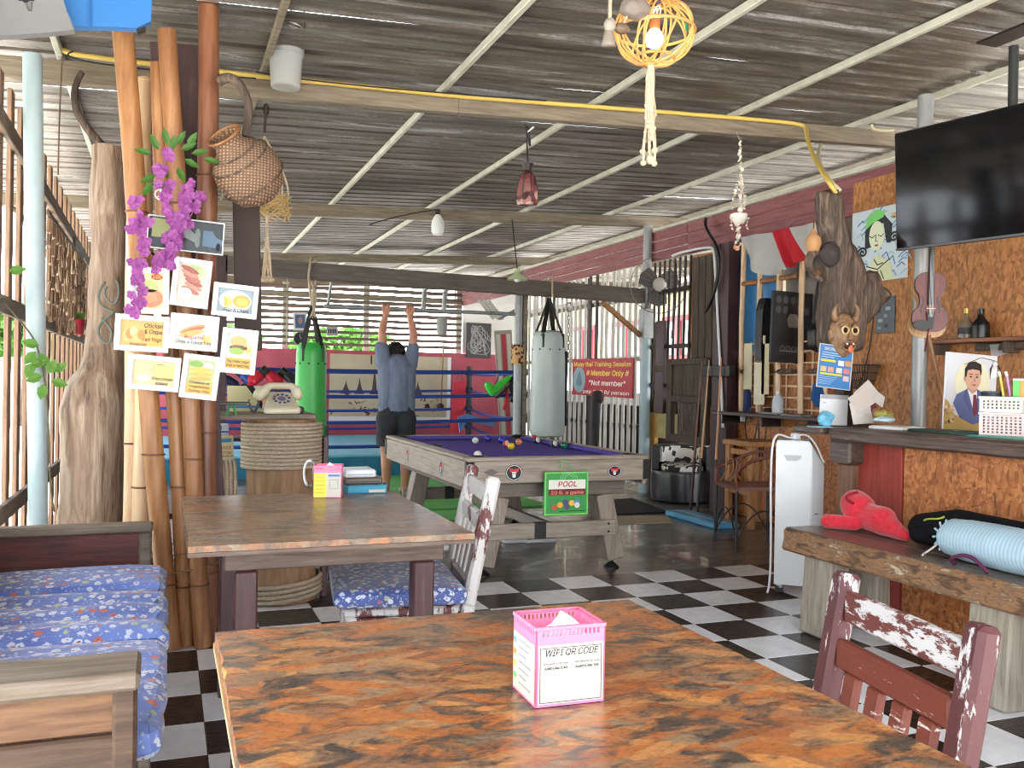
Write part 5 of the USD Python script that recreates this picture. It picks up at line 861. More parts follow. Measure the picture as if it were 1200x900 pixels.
for s in (-1, 1):                                              # palm and five fingers over the bar
    w = Q(s*0.128, 0.01, hz-0.085); pl = Q(s*0.128, -0.012, hz-0.012); sk_b += [(w, 0.026, Q(s*.128, -.004, hz-.05), .028)]
    for k in range(4):
        fx = s*0.128+(k-1.5)*0.021; b0 = Q(fx, -0.020, hz-0.02); b1 = Q(fx, -0.022, hz+0.022); b2 = Q(fx, 0.012, hz+0.034); b3 = Q(fx, 0.03, hz+0.005)
        sk_b += [(Q(s*.128+(k-1.5)*.014, -0.006, hz-0.055), 0.014, b0, 0.0125), (b0, 0.0115, b1, 0.0105), (b1, 0.0105, b2, 0.0095), (b2, 0.0095, b3, 0.0085)]
    sk_b += [(Q(s*.128-s*.02, 0.0, hz-.055), .014, Q(s*.128-s*.046, 0.0, hz-.025), .011), (Q(s*.128-s*.046, 0, hz-.025), .011, Q(s*.128-s*.05, 0.02, hz+.004), .009)]
M_skin = noisy('warm_skin', [(0.3, (186, 128, 104)), (0.7, (206, 150, 126))], (1, 1, 1), 8, rough=0.5, bump=0.03)
obj('body', blob(sk_b, 0.011, 5), M_skin, person, True)
M_tee = noisy('grey_blue_jersey', [(0.3, (104, 116, 140)), (0.7, (124, 136, 160))], (3, 3, 1), 5, rough=0.85, bump=0.5, bdist=0.012)
sb = [(Q(0, 0, 0.90), 0.150, Q(0, 0, 1.14), 0.142), (Q(0, 0, 1.14), 0.142, Q(0, 0, 1.35), 0.142), (Q(-0.09, 0, 0.92), 0.105, Q(-0.10, 0, 1.34), 0.10), (Q(0.09, 0, 0.92), 0.105, Q(0.10, 0, 1.34), 0.10), (Q(-0.11, 0, 1.39), 0.075, Q(0.11, 0, 1.39), 0.075), (Q(0, 0.01, 1.38), 0.075, Q(0, 0.02, 1.435), 0.062)]
for s in (-1, 1): sb += [(Q(s*0.135, 0, 1.38), 0.085, Q(s*0.165, -0.01, 1.55), 0.066)]
m = blob(sb, 0.022, 8); V = np.array(m.vertices); d = V-O; hem = d[:, 2] < 0.90; V[hem, 2] = O[2]+0.90-0.02*(meshkit.noise(V[hem]*9, 2)); n = m.vertex_normals; V += n*((meshkit.fbm(V*np.array([9, 9, 5]), 3, 4)-0.5)*0.03)[:, None]
obj('t_shirt', trimesh.Trimesh(V, m.faces, process=False), M_tee, person, True)
hb = [(Q(s*0.075, 0, 0.90), 0.115, Q(s*0.095, 0, 0.80), 0.118) for s in (-1, 1)]+[(Q(s*0.095, 0, 0.80), 0.118, Q(s*0.105, 0.01, 0.56), 0.098) for s in (-1, 1)]+[(Q(-.07, 0, .9), .115, Q(.07, 0, .9), .115)]
m = blob(hb, 0.022, 6); V = np.array(m.vertices); V[:, 2] = np.maximum(V[:, 2], 0.53); V += m.vertex_normals*((meshkit.fbm(V*11, 3, 6)-0.5)*0.02)[:, None]
obj('shorts', trimesh.Trimesh(V, m.faces, process=False), noisy('dark_grey_shorts', [(0.3, (38, 38, 44)), (0.7, (58, 58, 66))], (1, 1, 1), 6, rough=0.85, bump=0.3), person, True)
hr_ = [(Q(0, 0.06, 1.51), 0.086, Q(0, 0.08, 1.53), 0.080), (Q(0, 0.025, 1.475), 0.060, Q(0, 0.035, 1.435), 0.053), (Q(-0.028, 0.045, 1.515), 0.068, Q(0.028, 0.045, 1.515), 0.068)]
m = blob(hr_, 0.014, 4); m.vertices = m.vertices+m.vertex_normals*((meshkit.fbm(np.array(m.vertices)*42, 3, 2)-0.45)*0.035)[:, None]
obj('hair', m, C((26, 20, 18), 0.6), person, True)
for s in (-1, 1): obj('eye', sphere(Q(s*0.032, 0.152, 1.478), 0.011, 2), M_white, person, True)
obj('mouth', tube([Q(-0.022, 0.158, 1.40), Q(0, 0.162, 1.398), Q(0.022, 0.158, 1.40)], 0.005, 6), C((150, 80, 76)), person)

# ================================================================ THE STUMP TABLE AND WHAT IS AROUND IT
S = np.array([0.605, 5.17]); t = thing('stump_table', 'rope-wrapped log stump carrying a grey plank shelf', 'stump table', (*S, 0))
obj('log', rough(lathe([(0, 0.002), (0.20, 0.002), (0.205, 0.1), (0.19, 0.2), (0.185, 0.55), (0.19, 0.95), (0.19, 1.0), (0, 1.0)], 36, (*S, 0)), 0.012, 7, 2, 2), M_log, t, 50)
k = 0
for z in np.arange(0.735, 0.985, 0.021): obj('rope_turn', tube([(S[0]+0.212*math.cos(a), S[1]+0.212*math.sin(a), z+0.004*a/6.28*2) for a in np.linspace(0, 6.283, 40, endpoint=False)], 0.0112, 6, closed=True), M_rope, t, True)
for z in np.arange(0.03, 0.13, 0.026): obj('rope_turn', tube([(S[0]+0.222*math.cos(a), S[1]+0.222*math.sin(a), z+0.02*math.cos(a)) for a in np.linspace(0, 6.283, 40, endpoint=False)], 0.013, 6, closed=True), M_rope, t, True)
obj('side_stake', bar((S[0]+0.235, S[1]-0.02, 0.0), (S[0]+0.235, S[1]-0.02, 0.90), 0.03, 0.07, up=(0, 1, 0)), M_maroon, t)
a, b = AZ(250, 493, 1.02), AZ(386, 493, 1.02); obj('plank', bx(a[0]-0.1, b[0]+0.02, S[1]-0.18, S[1]+0.25, 1.0, 1.03, 0.006), M_bench, t)
# log drum on its side
Lc = np.array([0.27, 5.32, 0.62]); t = thing('log_drum', 'short log wound with rope lying on a ledge behind the bamboo', 'log', Lc-[0, 0, 0.13])
obj('log', tube([Lc-[0.16, 0, 0], Lc+[0.10, 0, 0]], 0.12, 22), M_log, t, 50); [obj('rope_turn', tube([Lc+[-0.04+0.022*k, 0.131*math.cos(w), 0.131*math.sin(w)] for w in np.linspace(0, 6.283, 28, endpoint=False)], 0.0115, 6, closed=True), M_rope, t, True) for k in range(7)]
t = thing('ledge_cabinet', 'low dark wooden cabinet with small handle behind the second table', 'cabinet', (0.9, 5.6, 0))
obj('body', bx(0.92, 1.42, 5.52, 5.95, 0.05, 0.46), M_redwood, t); [obj('foot', bx(x, x+.05, 5.53, 5.58, 0, 0.05), M_maroon, t) for x in (0.93, 1.36)]
d_ = obj('door', bx(0.95, 1.39, 5.505, 5.52, 0.08, 0.43), wood('cabinet_door_wood', [(0.3, (72, 44, 38)), (0.7, (110, 74, 62))], 'z', 4), t); obj('handle', tube([(1.14, 5.50, 0.33), (1.14, 5.48, 0.33), (1.22, 5.48, 0.33), (1.22, 5.50, 0.33)], 0.006, 6), M_chrome, d_)
t = thing('log_shelf', 'dark wooden ledge holding the rope-wound log and a book box', 'ledge', (0.2, 5.5, 0)); obj('board', bx(-0.10, 0.36, 5.2, 5.75, 0.455, 0.485), M_maroon, t); [obj('leg', bx(x, x+.04, y, y+.04, 0, .455), M_maroon, t) for x in (-0.08, 0.30) for y in (5.22, 5.70)]
# telephone
p = np.array([0.585, 5.07, 1.031]); t = thing('rotary_telephone', 'cream rotary dial telephone on the plank shelf', 'telephone', p); M_tel = C((206, 200, 172), 0.3, coat=0.3)
P_ = np.array(p); body = trimesh.Trimesh([P_+np.array(v) for v in [(-.095, -.09, 0), (.095, -.09, 0), (.095, .10, 0), (-.095, .10, 0), (-.095, -.09, .03), (.095, -.09, .03), (.06, .05, .115), (-.06, .05, .115), (.085, .10, .06), (-.085, .10, .06), (.055, .075, .115), (-.055, .075, .115)]], [])
m = m3.Manifold.hull_points(np.array(body.vertices)).refine_to_length(0.02).to_mesh(); m = trimesh.Trimesh(m.vert_properties[:, :3], m.tri_verts, process=True); obj('body', trimesh.smoothing.filter_taubin(m, iterations=6), M_tel, t, True)
n_ = np.array([0, -0.52, 0.85]); n_ /= np.linalg.norm(n_); fr = Fr(p+[0, -0.028, 0.074], (1, 0, 0), np.cross(n_, (1, 0, 0)))
dl = obj('dial', fr.ell(0, 0, .055, .055, 0.002, .006, 28), C((186, 182, 176), 0.3), t); [obj('finger_hole', fr.ell(.041*math.cos(a), .041*math.sin(a), .0085, .0085, .008, .0015, 12), C((70, 66, 80), 0.5), dl) for a in np.linspace(0.2, 5.6, 10)]; obj('dial_centre', fr.ell(0, 0, .022, .022, .008, .002, 18), C((110, 100, 130), 0.4), dl)
obj('handset', blob([(p+[-.083, .03, .125], .027, p+[-.06, .03, .15], .016), (p+[-.06, .03, .15], .017, p+[.06, .03, .15], .017), (p+[.06, .03, .15], .016, p+[.083, .03, .125], .027), (p+[-.083, .03, .125], .0272, p+[-.112, .03, .10], .034), (p+[.083, .03, .125], .029, p+[.09, .03, .10], .031)], .012, 5), M_tel, t, True)
cd = [p+[-.11, .03, .075]+np.array([-0.06*s+.006*math.cos(s*70), .012*math.sin(s*70), -.07*math.sin(s*3.1)]) for s in np.linspace(0, 1, 70)]; obj('coiled_cord', tube(cd, .004, 5), C((96, 92, 110), .5), t, True)
p = np.array([b[0]-.07, 5.10, 1.031]); obj('small_black_box', cat([bx(p[0]-.035, p[0]+.035, p[1]-.02, p[1]+.05, 1.031, 1.068, .012)]), M_black, label='small black box on the plank beside the green bag', cat_='box')
p = AZ(272, 487, 1.031); t = thing('green_stand', 'small dark tray on a green clip stand beside the bamboo', 'stand', p); obj('tray', bx(p[0]-.10, p[0]+.07, p[1]-.06, p[1]+.06, 1.085, 1.10), C((72, 80, 74), .5), t); [obj('clip_leg', bar((p[0]+x, p[1], 1.031), (p[0]+x*.3, p[1], 1.085), .012, .012), C((40, 150, 60), .5), t) for x in (-.03, .02)]
p = AZ(283, 484, 1.031); t = thing('cream_booklet', 'cream booklet with dark curved band behind the telephone', 'booklet', p); fr = Fr((p[0]-.06, 5.30, 1.031), (1, 0, 0), (0, .25, 1)); obj('cover', fr.slab(0, 0, .19, .15, -.01, 0), C((214, 210, 160), .6), t); obj('band', fr.poly([(.10, .15), (.15, .08), (.19, .0), (.19, .05), (.14, .15)], .0005), M_ink, t); obj('blue_line', fr.rect(0, .02, .19, .035), C((70, 130, 190)), t)
def prect(name, label, cat_, px4, Y, c, parts_=None, th=.015): return panel(name, label, cat_, px4, Y, parts_ or (lambda *a: None), th, C(c, .6))
def pserv(t, fr, w, h):
    obj('blue_band', fr.rect(.1*w, .78*h, .9*w, .92*h), C((60, 150, 190)), t)
    for k, s in enumerate(('SERVICE', 'BUTTON')): obj('lettering', fr.text(s, .5*w, (.52-.2*k)*h, .11*h, .0005, True, .74*w), C((170, 110, 50)), t)
    obj('lower_band', fr.rect(.0*w, .24*h, w, .27*h), C((150, 120, 90)), t)
prect('service_box', 'cream box with blue band standing on the ledge behind bamboo', 'box', [(252, 543), (274, 542), (252, 512)], 5.45, (226, 214, 176), pserv, .10)
prect('blue_white_box', 'pale box with blue stripe partly hidden above the cream box', 'box', [(246, 511), (268, 511), (246, 497)], 5.62, (200, 214, 232), lambda t, fr, w, h: [obj('stripe', fr.rect(0, .3*h, w, .42*h), C((60, 90, 170)), t), obj('lettering', fr.text('TIS', .4*w, .55*h, .3*h, 0, True), M_ink, t)], .10)
t = thing('book_ledge', 'small dark wall ledge under the pale box with blue stripe', 'ledge', AY(250, 512, 5.6)); q = AY(246, 512.4, 5.62); obj('board', bx(q[0]-.05, q[0]+.22, 5.58, 5.78, q[2]-.024, q[2]-.003), M_maroon, t); obj('leg', bx(q[0]+.0, q[0]+.04, 5.70, 5.74, 0, q[2]-.024), M_maroon, t)
cu_ = noisy('denim_blue_cloth', [(0.3, (40, 62, 130)), (0.7, (70, 96, 170))], (1, 1, 1), 6)

# ================================================================ MENU FRAMES AND PICTURES ON THE BAMBOO
YF = 4.225
FR = [  # corners: bottom left, bottom right, top left
 ('menu frame with noodle dish photo, upper left behind the purple flowers', (149, 367), (198, 369), (152, 312), 'noodle', ''),
 ('menu frame with grilled meat photo at the top middle', (198, 357), (243, 363), (202, 300), 'meat', ''),
 ('menu frame with fish and chips photo at the right', (247, 369), (300, 375), (248, 330), 'fish', 'Fish & Chips'),
 ('menu frame with orange chicken and chips card at the left', (133, 410), (197, 414), (136, 367), 'chicken', ''),
 ('menu frame with baguette photo in the middle', (197, 408), (254, 413), (200, 366), 'baguette', ''),
 ('menu frame with cheeseburger photo at the right', (256, 436), (298, 440), (259, 383), 'burger', ''),
 ('menu frame with fried dish photo at the bottom left', (147, 455), (209, 460), (150, 414), 'fried', ''),
 ('menu frame with spring rolls photo at the bottom right', (209, 465), (253, 470), (213, 413), 'rolls', '')]
M_fw = C((216, 220, 224), .4)
for k, (lab, bl, br, tl, kind_, _) in enumerate(FR):
    q0, q1, q2 = AY(*bl, YF), AY(*br, YF), AY(*tl, YF); f = Fr(q0, q1-q0, q2-q0); w, h = np.linalg.norm(q1-q0), np.linalg.norm(q2-q0); b = .155*min(w, h)
    t = thing('menu_frame', lab, 'picture frame', q0, 'white menu frames on the bamboo')
    for (x0, y0, x1, y1, nm) in [(0, 0, b, h, 'a'), (w-b, 0, w, h, 'a'), (b, 0, w-b, b, 'b'), (b, h-b, w-b, h, 'b')]: obj('frame_bar', f.slab(x0, y0, x1, y1, 0, .022, .003), M_fw, t)
    bgc = {'noodle': (214, 208, 160), 'meat': (206, 186, 172), 'fish': (128, 150, 160), 'chicken': (226, 164, 66), 'baguette': (206, 206, 196), 'burger': (186, 200, 206), 'fried': (206, 188, 140), 'rolls': (176, 186, 120)}[kind_]
    pr = obj('print', f.slab(b*.9, b*.9, w-b*.9, h-b*.9, 0.004, .008, .0005), C(bgc, .35), t); W, H_ = w-2*b, h-2*b; z = .0082
    E = lambda cx, cy, rx, ry, c, dz=0, nm='food', a=0: obj(nm, f.ell(b+cx*W, b+cy*H_, rx*W, ry*H_, z+dz, .0005, 18, a), C(c, .45), pr)
    Rr = lambda x0, y0, x1, y1, c, dz=0, nm='colour_field': obj(nm, f.rect(b+x0*W, b+y0*H_, b+x1*W, b+y1*H_, z+dz, .0005), C(c, .45), pr)
    Tx = lambda s, x, y, hh, ww=None, c=(50, 40, 36), dz=.0014: obj('lettering', f.text(s, b+x*W, b+y*H_, hh*H_, z+dz, True, ww*W if ww else None, slant=.1, d=.0004), C(c, .5), pr)
    def fries(x, y, n, L, c=(214, 168, 70)):
        for i in range(n): a = math.pi/2+.35*math.sin(i*2.1)-.2; cx, cy = x+.045*(i % 5)-.06, y+.05*(i//5)-.04; E(cx, cy, .022, L, c if i % 2 else (226, 190, 100), .0006+.0002*(i % 3), 'fries', .25*math.sin(i*1.7))
    if kind_ == 'noodle': E(.6, .28, .42, .26, (196, 130, 90)); E(.55, .62, .3, .18, (176, 190, 120)); E(.5, .3, .3, .16, (206, 150, 116), .0006); Rr(.0, .0, .14, 1, (196, 206, 196)); E(.78, .9, .2, .09, (206, 40, 36), .0008); Tx('100', .78, .86, .1, .3, (240, 200, 60))
    if kind_ == 'meat': [E(.5+.1*math.sin(i), .3+.11*i, .36, .07, [(166, 96, 80), (190, 128, 110), (150, 84, 70)][i % 3], .0003*i, 'food', -.35) for i in range(6)]; E(.3, .2, .28, .16, (216, 206, 186), .002); E(.55, .9, .35, .08, (150, 176, 120)); E(.8, .8, .15, .1, (170, 190, 140), .001)
    if kind_ == 'fish': E(.5, .5, .47, .46, (206, 222, 234), 0, 'plate'); E(.68, .5, .26, .28, (214, 158, 66), .0006); E(.7, .46, .18, .18, (222, 174, 86), .001); fries(.26, .45, 10, .26); Tx('Fish & Chips', .55, .02, .15, .72)
    if kind_ == 'chicken': Rr(0, 0, .5, 1, (206, 164, 96)); [E(.12+.09*i, .35+.3*((i*7) % 3)/3, .09, .2, [(214, 176, 110), (190, 130, 60), (226, 196, 140)][i % 3], .0006+.0002*i) for i in range(5)]; Tx('Chicken', .76, .74, .17, .44); Tx('& Chips', .76, .5, .16, .42); Tx('Part Thigh', .74, .2, .14, .44, (110, 60, 30)); Tx('Homemade', .42, .02, .1, .4, (110, 80, 30))
    if kind_ == 'baguette': E(.45, .5, .46, .44, (222, 226, 230), 0, 'plate'); E(.45, .62, .36, .14, (196, 140, 76), .0006, 'food', .35); E(.47, .6, .3, .08, (176, 90, 70), .001, 'food', .35); E(.42, .45, .34, .12, (210, 160, 96), .0013, 'food', .3); fries(.82, .3, 6, .2); Tx('Baguette', .5, .24, .13, .5, (176, 60, 40)); Tx('Chips or French fries', .5, .04, .12, .94)
    if kind_ == 'burger': E(.5, .68, .42, .3, (226, 214, 180)); E(.46, .78, .34, .16, (206, 166, 106), .0006); E(.46, .6, .36, .08, (120, 84, 56), .001); E(.4, .5, .3, .1, (140, 176, 80), .0013); fries(.84, .6, 6, .14); Rr(0, 0, 1, .3, (214, 170, 60), .0016); Tx('Hog cheese burger', .5, .17, .08, .9, dz=.003); Tx('Chips or French fries', .5, .04, .08, .92, dz=.003)
    if kind_ == 'fried': [E(.25+.13*((i*5) % 4), .25+.17*(i % 4), .16, .14, [(214, 196, 160), (190, 176, 130), (156, 130, 90), (222, 214, 200), (176, 150, 110)][i % 5], .0004+.0002*i) for i in range(9)]; Rr(.5, .2, 1, .85, (216, 192, 120), .003); Tx('Fried chicken', .72, .22, .13, .5, dz=.004); Tx('salad', .7, .04, .11, .3, dz=.004)
    if kind_ == 'rolls': E(.3, .88, .26, .1, (120, 160, 70)); E(.75, .85, .2, .12, (206, 214, 200), .0004); [E(.5, .72-.14*i, .42, .07, (224-8*i, 176-8*i, 80), .0008+.0003*i, 'food', .06) for i in range(3)]; Rr(0, 0, 1, .3, (224, 176, 70), .002); [Tx(s, .5, .29-.125*i, .075, .8, dz=.003) for i, s in enumerate(('Cheese or', 'Vegetables', 'Spring rolls'))]
    obj('glazing', f.slab(b*.95, b*.95, w-b*.95, h-b*.95, .0165, .0175, .0003), M_glaz, t)
q0, q1, q2 = AY(171, 290, 4.235), AY(261, 300, 4.235), AY(172, 251, 4.235); f = Fr(q0, q1-q0, q2-q0); w, h = np.linalg.norm(q1-q0), np.linalg.norm(q2-q0)
t = thing('framed_photo', 'thin-framed dark photo with figures and a car behind the purple flowers', 'picture', q0)
obj('backing', f.slab(0, 0, w, h, 0, .008), C((30, 40, 46), .3), t); [obj('frame_bar', f.slab(*r_, .008, .014, .001), C((206, 212, 214), .4), t) for r_ in [(0, 0, .006, h), (w-.006, 0, w, h), (.006, 0, w-.006, .006), (.006, h-.006, w-.006, h)]]
g = random.Random(5); obj('light_patch', f.rect(.06*w, .35*h, .3*w, .92*h, .009), C((150, 160, 110)), t)
[obj('figure', f.ell((.3+.22*(k % 4)*.8)*w, (.35+.1*(k % 3))*h, .035*w, .2*h, .009+.0003*k, .0005, 12), C([(60, 76, 76), (20, 26, 30), (110, 124, 124), (84, 60, 90)][k % 4]), t) for k in range(7)]
obj('car_body', f.poly([(.72*w, .22*h), (.97*w, .2*h), (.98*w, .45*h), (.9*w, .52*h), (.84*w, .7*h), (.72*w, .7*h)], .011), C((70, 100, 124), .3), t); obj('car_wheel', f.ell(.93*w, .24*h, .03*w, .12*h, .0125), M_ink, t); obj('bonnet', f.poly([(.4*w, .5*h), (.62*w, .3*h), (.66*w, .5*h), (.5*w, .75*h)], .011), C((120, 132, 132)), t)
# orchid garland
t = thing('orchid_garland', 'garland of purple artificial orchids draped over the bamboo and frames', 'flower garland', AY(195, 300, 4.12))
def flower(p, s, a, d):
    ms = []; f = Fr(p, np.cross((0, 0, 1), d), (0, 0, 1))
    for k in range(5):
        w = a+k*1.2566; L = s*(1.0 if k % 2 else .85); c, s_ = math.cos(w), math.sin(w)
        pts = np.array([(0, 0, 0), (.35*L, .38*L, .12*s), (.75*L, .40*L, .30*s), (L, 0, .22*s), (.75*L, -.40*L, .30*s), (.35*L, -.38*L, .12*s), (.55*L, 0, .05*s)])
        P = np.stack([pts[:, 0]*c-pts[:, 1]*s_, pts[:, 0]*s_+pts[:, 1]*c, pts[:, 2]], 1); m = trimesh.Trimesh(P, [(0, 1, 6), (1, 2, 6), (2, 3, 6), (3, 4, 6), (4, 5, 6), (5, 0, 6)], process=False); ms.append(f.to(m))
    ms.append(sphere(f.pt(0, 0, s*.1), s*.16, 1)); return cat(ms)
strands = [[(196, 185), (192, 215), (200, 245), (205, 275), (196, 300), (188, 315)], [(228, 222), (214, 240), (207, 262), (200, 285), (193, 308)], [(158, 238), (165, 258), (162, 275), (168, 295), (160, 310), (163, 335), (160, 355), (163, 372)], [(232, 232), (225, 250), (214, 270)]]
g = random.Random(11); k = 0
for st, n in zip(strands, (34, 26, 26, 8)):
    sp = spline([AY(*q, 4.13) for q in st], 30); obj('stem', tube(sp, .003, 5), C((150, 110, 130), .6), t)
    for i in range(n):
        q = sp[int(i*29/(n-1))]+np.array([g.uniform(-.028, .028), g.uniform(-.05, -.01), g.uniform(-.02, .02)]); obj('blossom', flower(q, g.uniform(.021, .034), g.uniform(0, 6.28), np.array([g.uniform(-.6, .6), -1, g.uniform(-.4, .6)])), M_orchid, t)
for (x, y, dx, dz) in [(178, 180, -1, .1), (186, 176, -.4, .7), (200, 178, .2, .9), (212, 176, .9, .5), (216, 186, .8, -.5), (224, 180, 1, .2), (208, 196, .4, -.9), (182, 205, -.7, -.5), (190, 192, .3, -.8), (220, 172, .5, .9), (238, 186, 1, -.2), (178, 214, -.5, -.9), (196, 170, -.2, 1), (206, 170, .5, .8), (186, 212, .5, -.6)]: obj('leaf', leaf(AY(x, y, 4.14), (dx, -.25, dz), .075, .034), M_leafd, t)
t = thing('peace_pendant', 'small white peace-sign pendant among the orchids', 'pendant', AY(188, 235, 4.285)); p = AY(188, 228, 4.285)
obj('ring', tube([p+[.022*math.cos(a), 0, .022*math.sin(a)] for a in np.linspace(0, 6.283, 24, endpoint=False)], .0035, 6, closed=True), M_white, t); [obj('spoke', tube([p, p+[.022*math.sin(a), 0, .022*math.cos(a)]], .003, 5), M_white, t) for a in (0, math.pi, 2.3, -2.3)]

# ================================================================ ON THE TABLES
def tissuebox(name, label, A, B, depth, H, front, side):
    A, B = np.array(A, float), np.array(B, float); ex = (B-A)/np.linalg.norm(B-A); w = np.linalg.norm(B-A); ey = np.array([-ex[1], ex[0], 0])
    c = (A+B)/2+ey*depth/2; t = thing(name, label, 'tissue box', (c[0], c[1], A[2]))
    M_pk = C((244, 132, 170), .4); z0 = A[2]+0.001; M_pkd = C((226, 96, 142), .45)
    faces = [(Fr([*A[:2], z0], ex, (0, 0, 1)), w), (Fr([*(A+ey*depth)[:2], z0], -ey, (0, 0, 1)), depth), (Fr([*(B)[:2], z0], ey, (0, 0, 1)), depth), (Fr([*(B+ey*depth)[:2], z0], -ex, (0, 0, 1)), w)]
    for k, (f, L) in enumerate(faces):
        b0 = H*.76; n = 14; holes = []
        pn = sg.Polygon([(0, 0), (L, 0), (L, H), (0, H)])
        for row, zz in enumerate((b0+.018, b0+.030)): pn = pn.difference(sg.MultiPolygon([sg.box(.008+(L-.016)*(i+.25)/n, zz-.004, .008+(L-.016)*(i+.75)/n, zz+.004) for i in range(n)]) if (row == 0 or k > 0) else sg.Polygon())
        obj('basket_wall', f.to(trimesh.creation.extrude_polygon(pn, .0022, engine='earcut'), -.0022), M_pk, t)
        obj('rim', f.slab(0, H-.006, L, H, -.0022, .002, .001), M_pk, t)
    obj('base', cat([box((c[0], c[1], z0+.002), (w-.006, depth-.006, .004), R=np.stack([ex, ey, [0, 0, 1]], 1))]), M_pk, t)
    for k, (fn) in ((0, front), (1, side)):
        f, L = faces[k]; card = obj('paper_card', f.slab(.004, .004, L-.003, H*.77, .0004, .0012, .0003), M_paper, t); fn(f, L, H*.77, card)
    g = np.random.default_rng(5); th = np.linspace(0, 2*np.pi, 30, endpoint=False); rings = []      # a pulled-up tissue
    for s in np.linspace(0, 1, 9):
        r = (w*.36)*(1-s)**.8+.004; rings.append(np.stack([c[0]+r*np.cos(th)*(1+.3*np.sin(3*th+2*s)), c[1]+r*.55*np.sin(th)*(1+.3*np.sin(2*th)), z0+H*.74+H*.27*s*(1+.25*np.cos(th+.8))], 1))
    obj('tissue', loft(rings, 1), C((238, 240, 246), .85), t, 60); obj('tissue_pack', box((c[0], c[1], z0+H*.36), (w-.014, depth-.014, H*.70), R=np.stack([ex, ey, [0, 0, 1]], 1), bev=.006), C((232, 234, 240), .8), t)
def front1(f, w, h, card):
    obj('border', f.to(prism([(.006, .006), (w-.006, .006), (w-.006, h-.004), (.006, h-.004)], .0004, [(.0072, .0072), (w-.0072, .0072), (w-.0072, h-.0052), (.0072, h-.0052)]), .0013), C((120, 90, 90)), card)
    obj('lettering', f.text('WIFI QR CODE', .5*w, .82*h, .105*h, .0013, False, .76*w, slant=.22, d=.0004), M_ink, card)
    for k, s in enumerate(("Judd's Bar 2.4G", "Judd's Bar 5G")):
        x = (.28, .73)[k]; obj('lettering', f.text(s, x*w, .605*h, .038*h, .0013, True, .34*w, d=.0004), M_ink, card); obj('lettering', f.text('wifi name & QR scan', x*w, .685*h, .028*h, .0013, False, .36*w, d=.0004), C((90, 90, 96)), card)
def side1(f, w, h, card):
    for k, c in enumerate([(110, 160, 230), (240, 150, 70), (230, 200, 90), (120, 200, 120)]): obj('colour_mark', f.ell(.12*w, (.86-.2*k)*h, .07*w, .05*h, .0013, .0004, 12), C(c), card)
    for k in range(7): obj('print_line', f.rect(.3*w, (.9-.12*k)*h, (.82-.1*(k % 3))*w, (.9-.12*k)*h+.0015, .0013, .0003), C((120, 140, 150)), card)
tissuebox('tissue_box', 'pink tissue basket with WIFI QR CODE card on the near table', AZ(627, 831, .75), AZ(708, 822, .75), .100, .119, front1, side1)
def front2(f, w, h, card):
    obj('yellow_field', f.rect(.02*w, .02*h, .46*w, .98*h, .0013, .0004), C((244, 226, 80)), card)
    for k in range(5): obj('print_line', f.rect(.08*w, (.82-.16*k)*h, .4*w, (.82-.16*k)*h+.003, .0018, .0003), C((214, 160, 50)), card)
    obj('blue_heading', f.rect(.52*w, .86*h, .94*w, .94*h, .0013, .0004), C((90, 120, 190)), card); obj('grey_plate', f.to(prism([(.56*w, .35*h), (.88*w, .35*h), (.88*w, .74*h), (.56*w, .74*h)], .0004, [(.585*w, .375*h), (.855*w, .375*h), (.855*w, .715*h), (.585*w, .715*h)]), .0013), C((150, 156, 160)), card)
A2, B2 = AZ(367, 583.5, .75), AZ(400, 583.5, .75)
tissuebox('tissue_box', 'small pink tissue basket with yellow and white cards on the second table', A2, B2, .10, .128, front2, side1)
bp = AZ(408, 580, .75)
for k, (l, c, z, hh, x0, x1, y0, y1) in enumerate([('teal hardback lying lowest of the three stacked on the second table', (46, 130, 160), 0, .036, .0, .17, .0, .16), ('brown-grey case in the middle of the stack on the second table', (92, 82, 72), .0365, .030, -.01, .15, .01, .17), ('white box lying topmost of the stack on the second table', (214, 226, 230), .067, .032, -.01, .12, .0, .15)]):
    o = bp+np.array([0.0, .02, .001+z]); t = thing('stacked_book', l, 'book', o+[.08, .08, 0])
    obj('cover', cat([bx(o[0]+x0, o[0]+x1, o[1]+y0, o[1]+y1, o[2], o[2]+.004, .001), bx(o[0]+x0, o[0]+x1, o[1]+y0, o[1]+y1, o[2]+hh-.004, o[2]+hh, .001)]), C(c, .4), t, kind='stuff') if k == 0 else obj('shell', bx(o[0]+x0, o[0]+x1, o[1]+y0, o[1]+y1, o[2], o[2]+hh, .006), C(c, .35), t)
    if k == 0: obj('pages', bx(o[0]+x0+.004, o[0]+x1-.004, o[1]+y0+.004, o[1]+y1-.004, o[2]+.004, o[2]+hh-.004, .001), C((60, 150, 180), .6), t); obj('label_strip', bx(o[0]+.09, o[0]+.16, o[1]+y0-.001, o[1]+y0+.002, o[2]+.004, o[2]+.016, .0005), M_paper, t)
    else: obj('edge_band', bx(o[0]+x0+.01, o[0]+x1-.01, o[1]+y0-.0015, o[1]+y0+.002, o[2]+hh*.3, o[2]+hh*.45, .0005), C(tuple(int(v*.75) for v in c), .5), t)
obj('white_cable', tube(spline([AZ(366, 570, .757)+[0, .03, 0], AY(358, 565, 3.78), AY(357, 548, 3.86), AY(364, 540, 3.83), AZ(374, 566, .77)+[0, .16, 0]], 24), .006, 6), M_white, smooth=True, label='white cable loop behind the small tissue basket', cat_='cable')

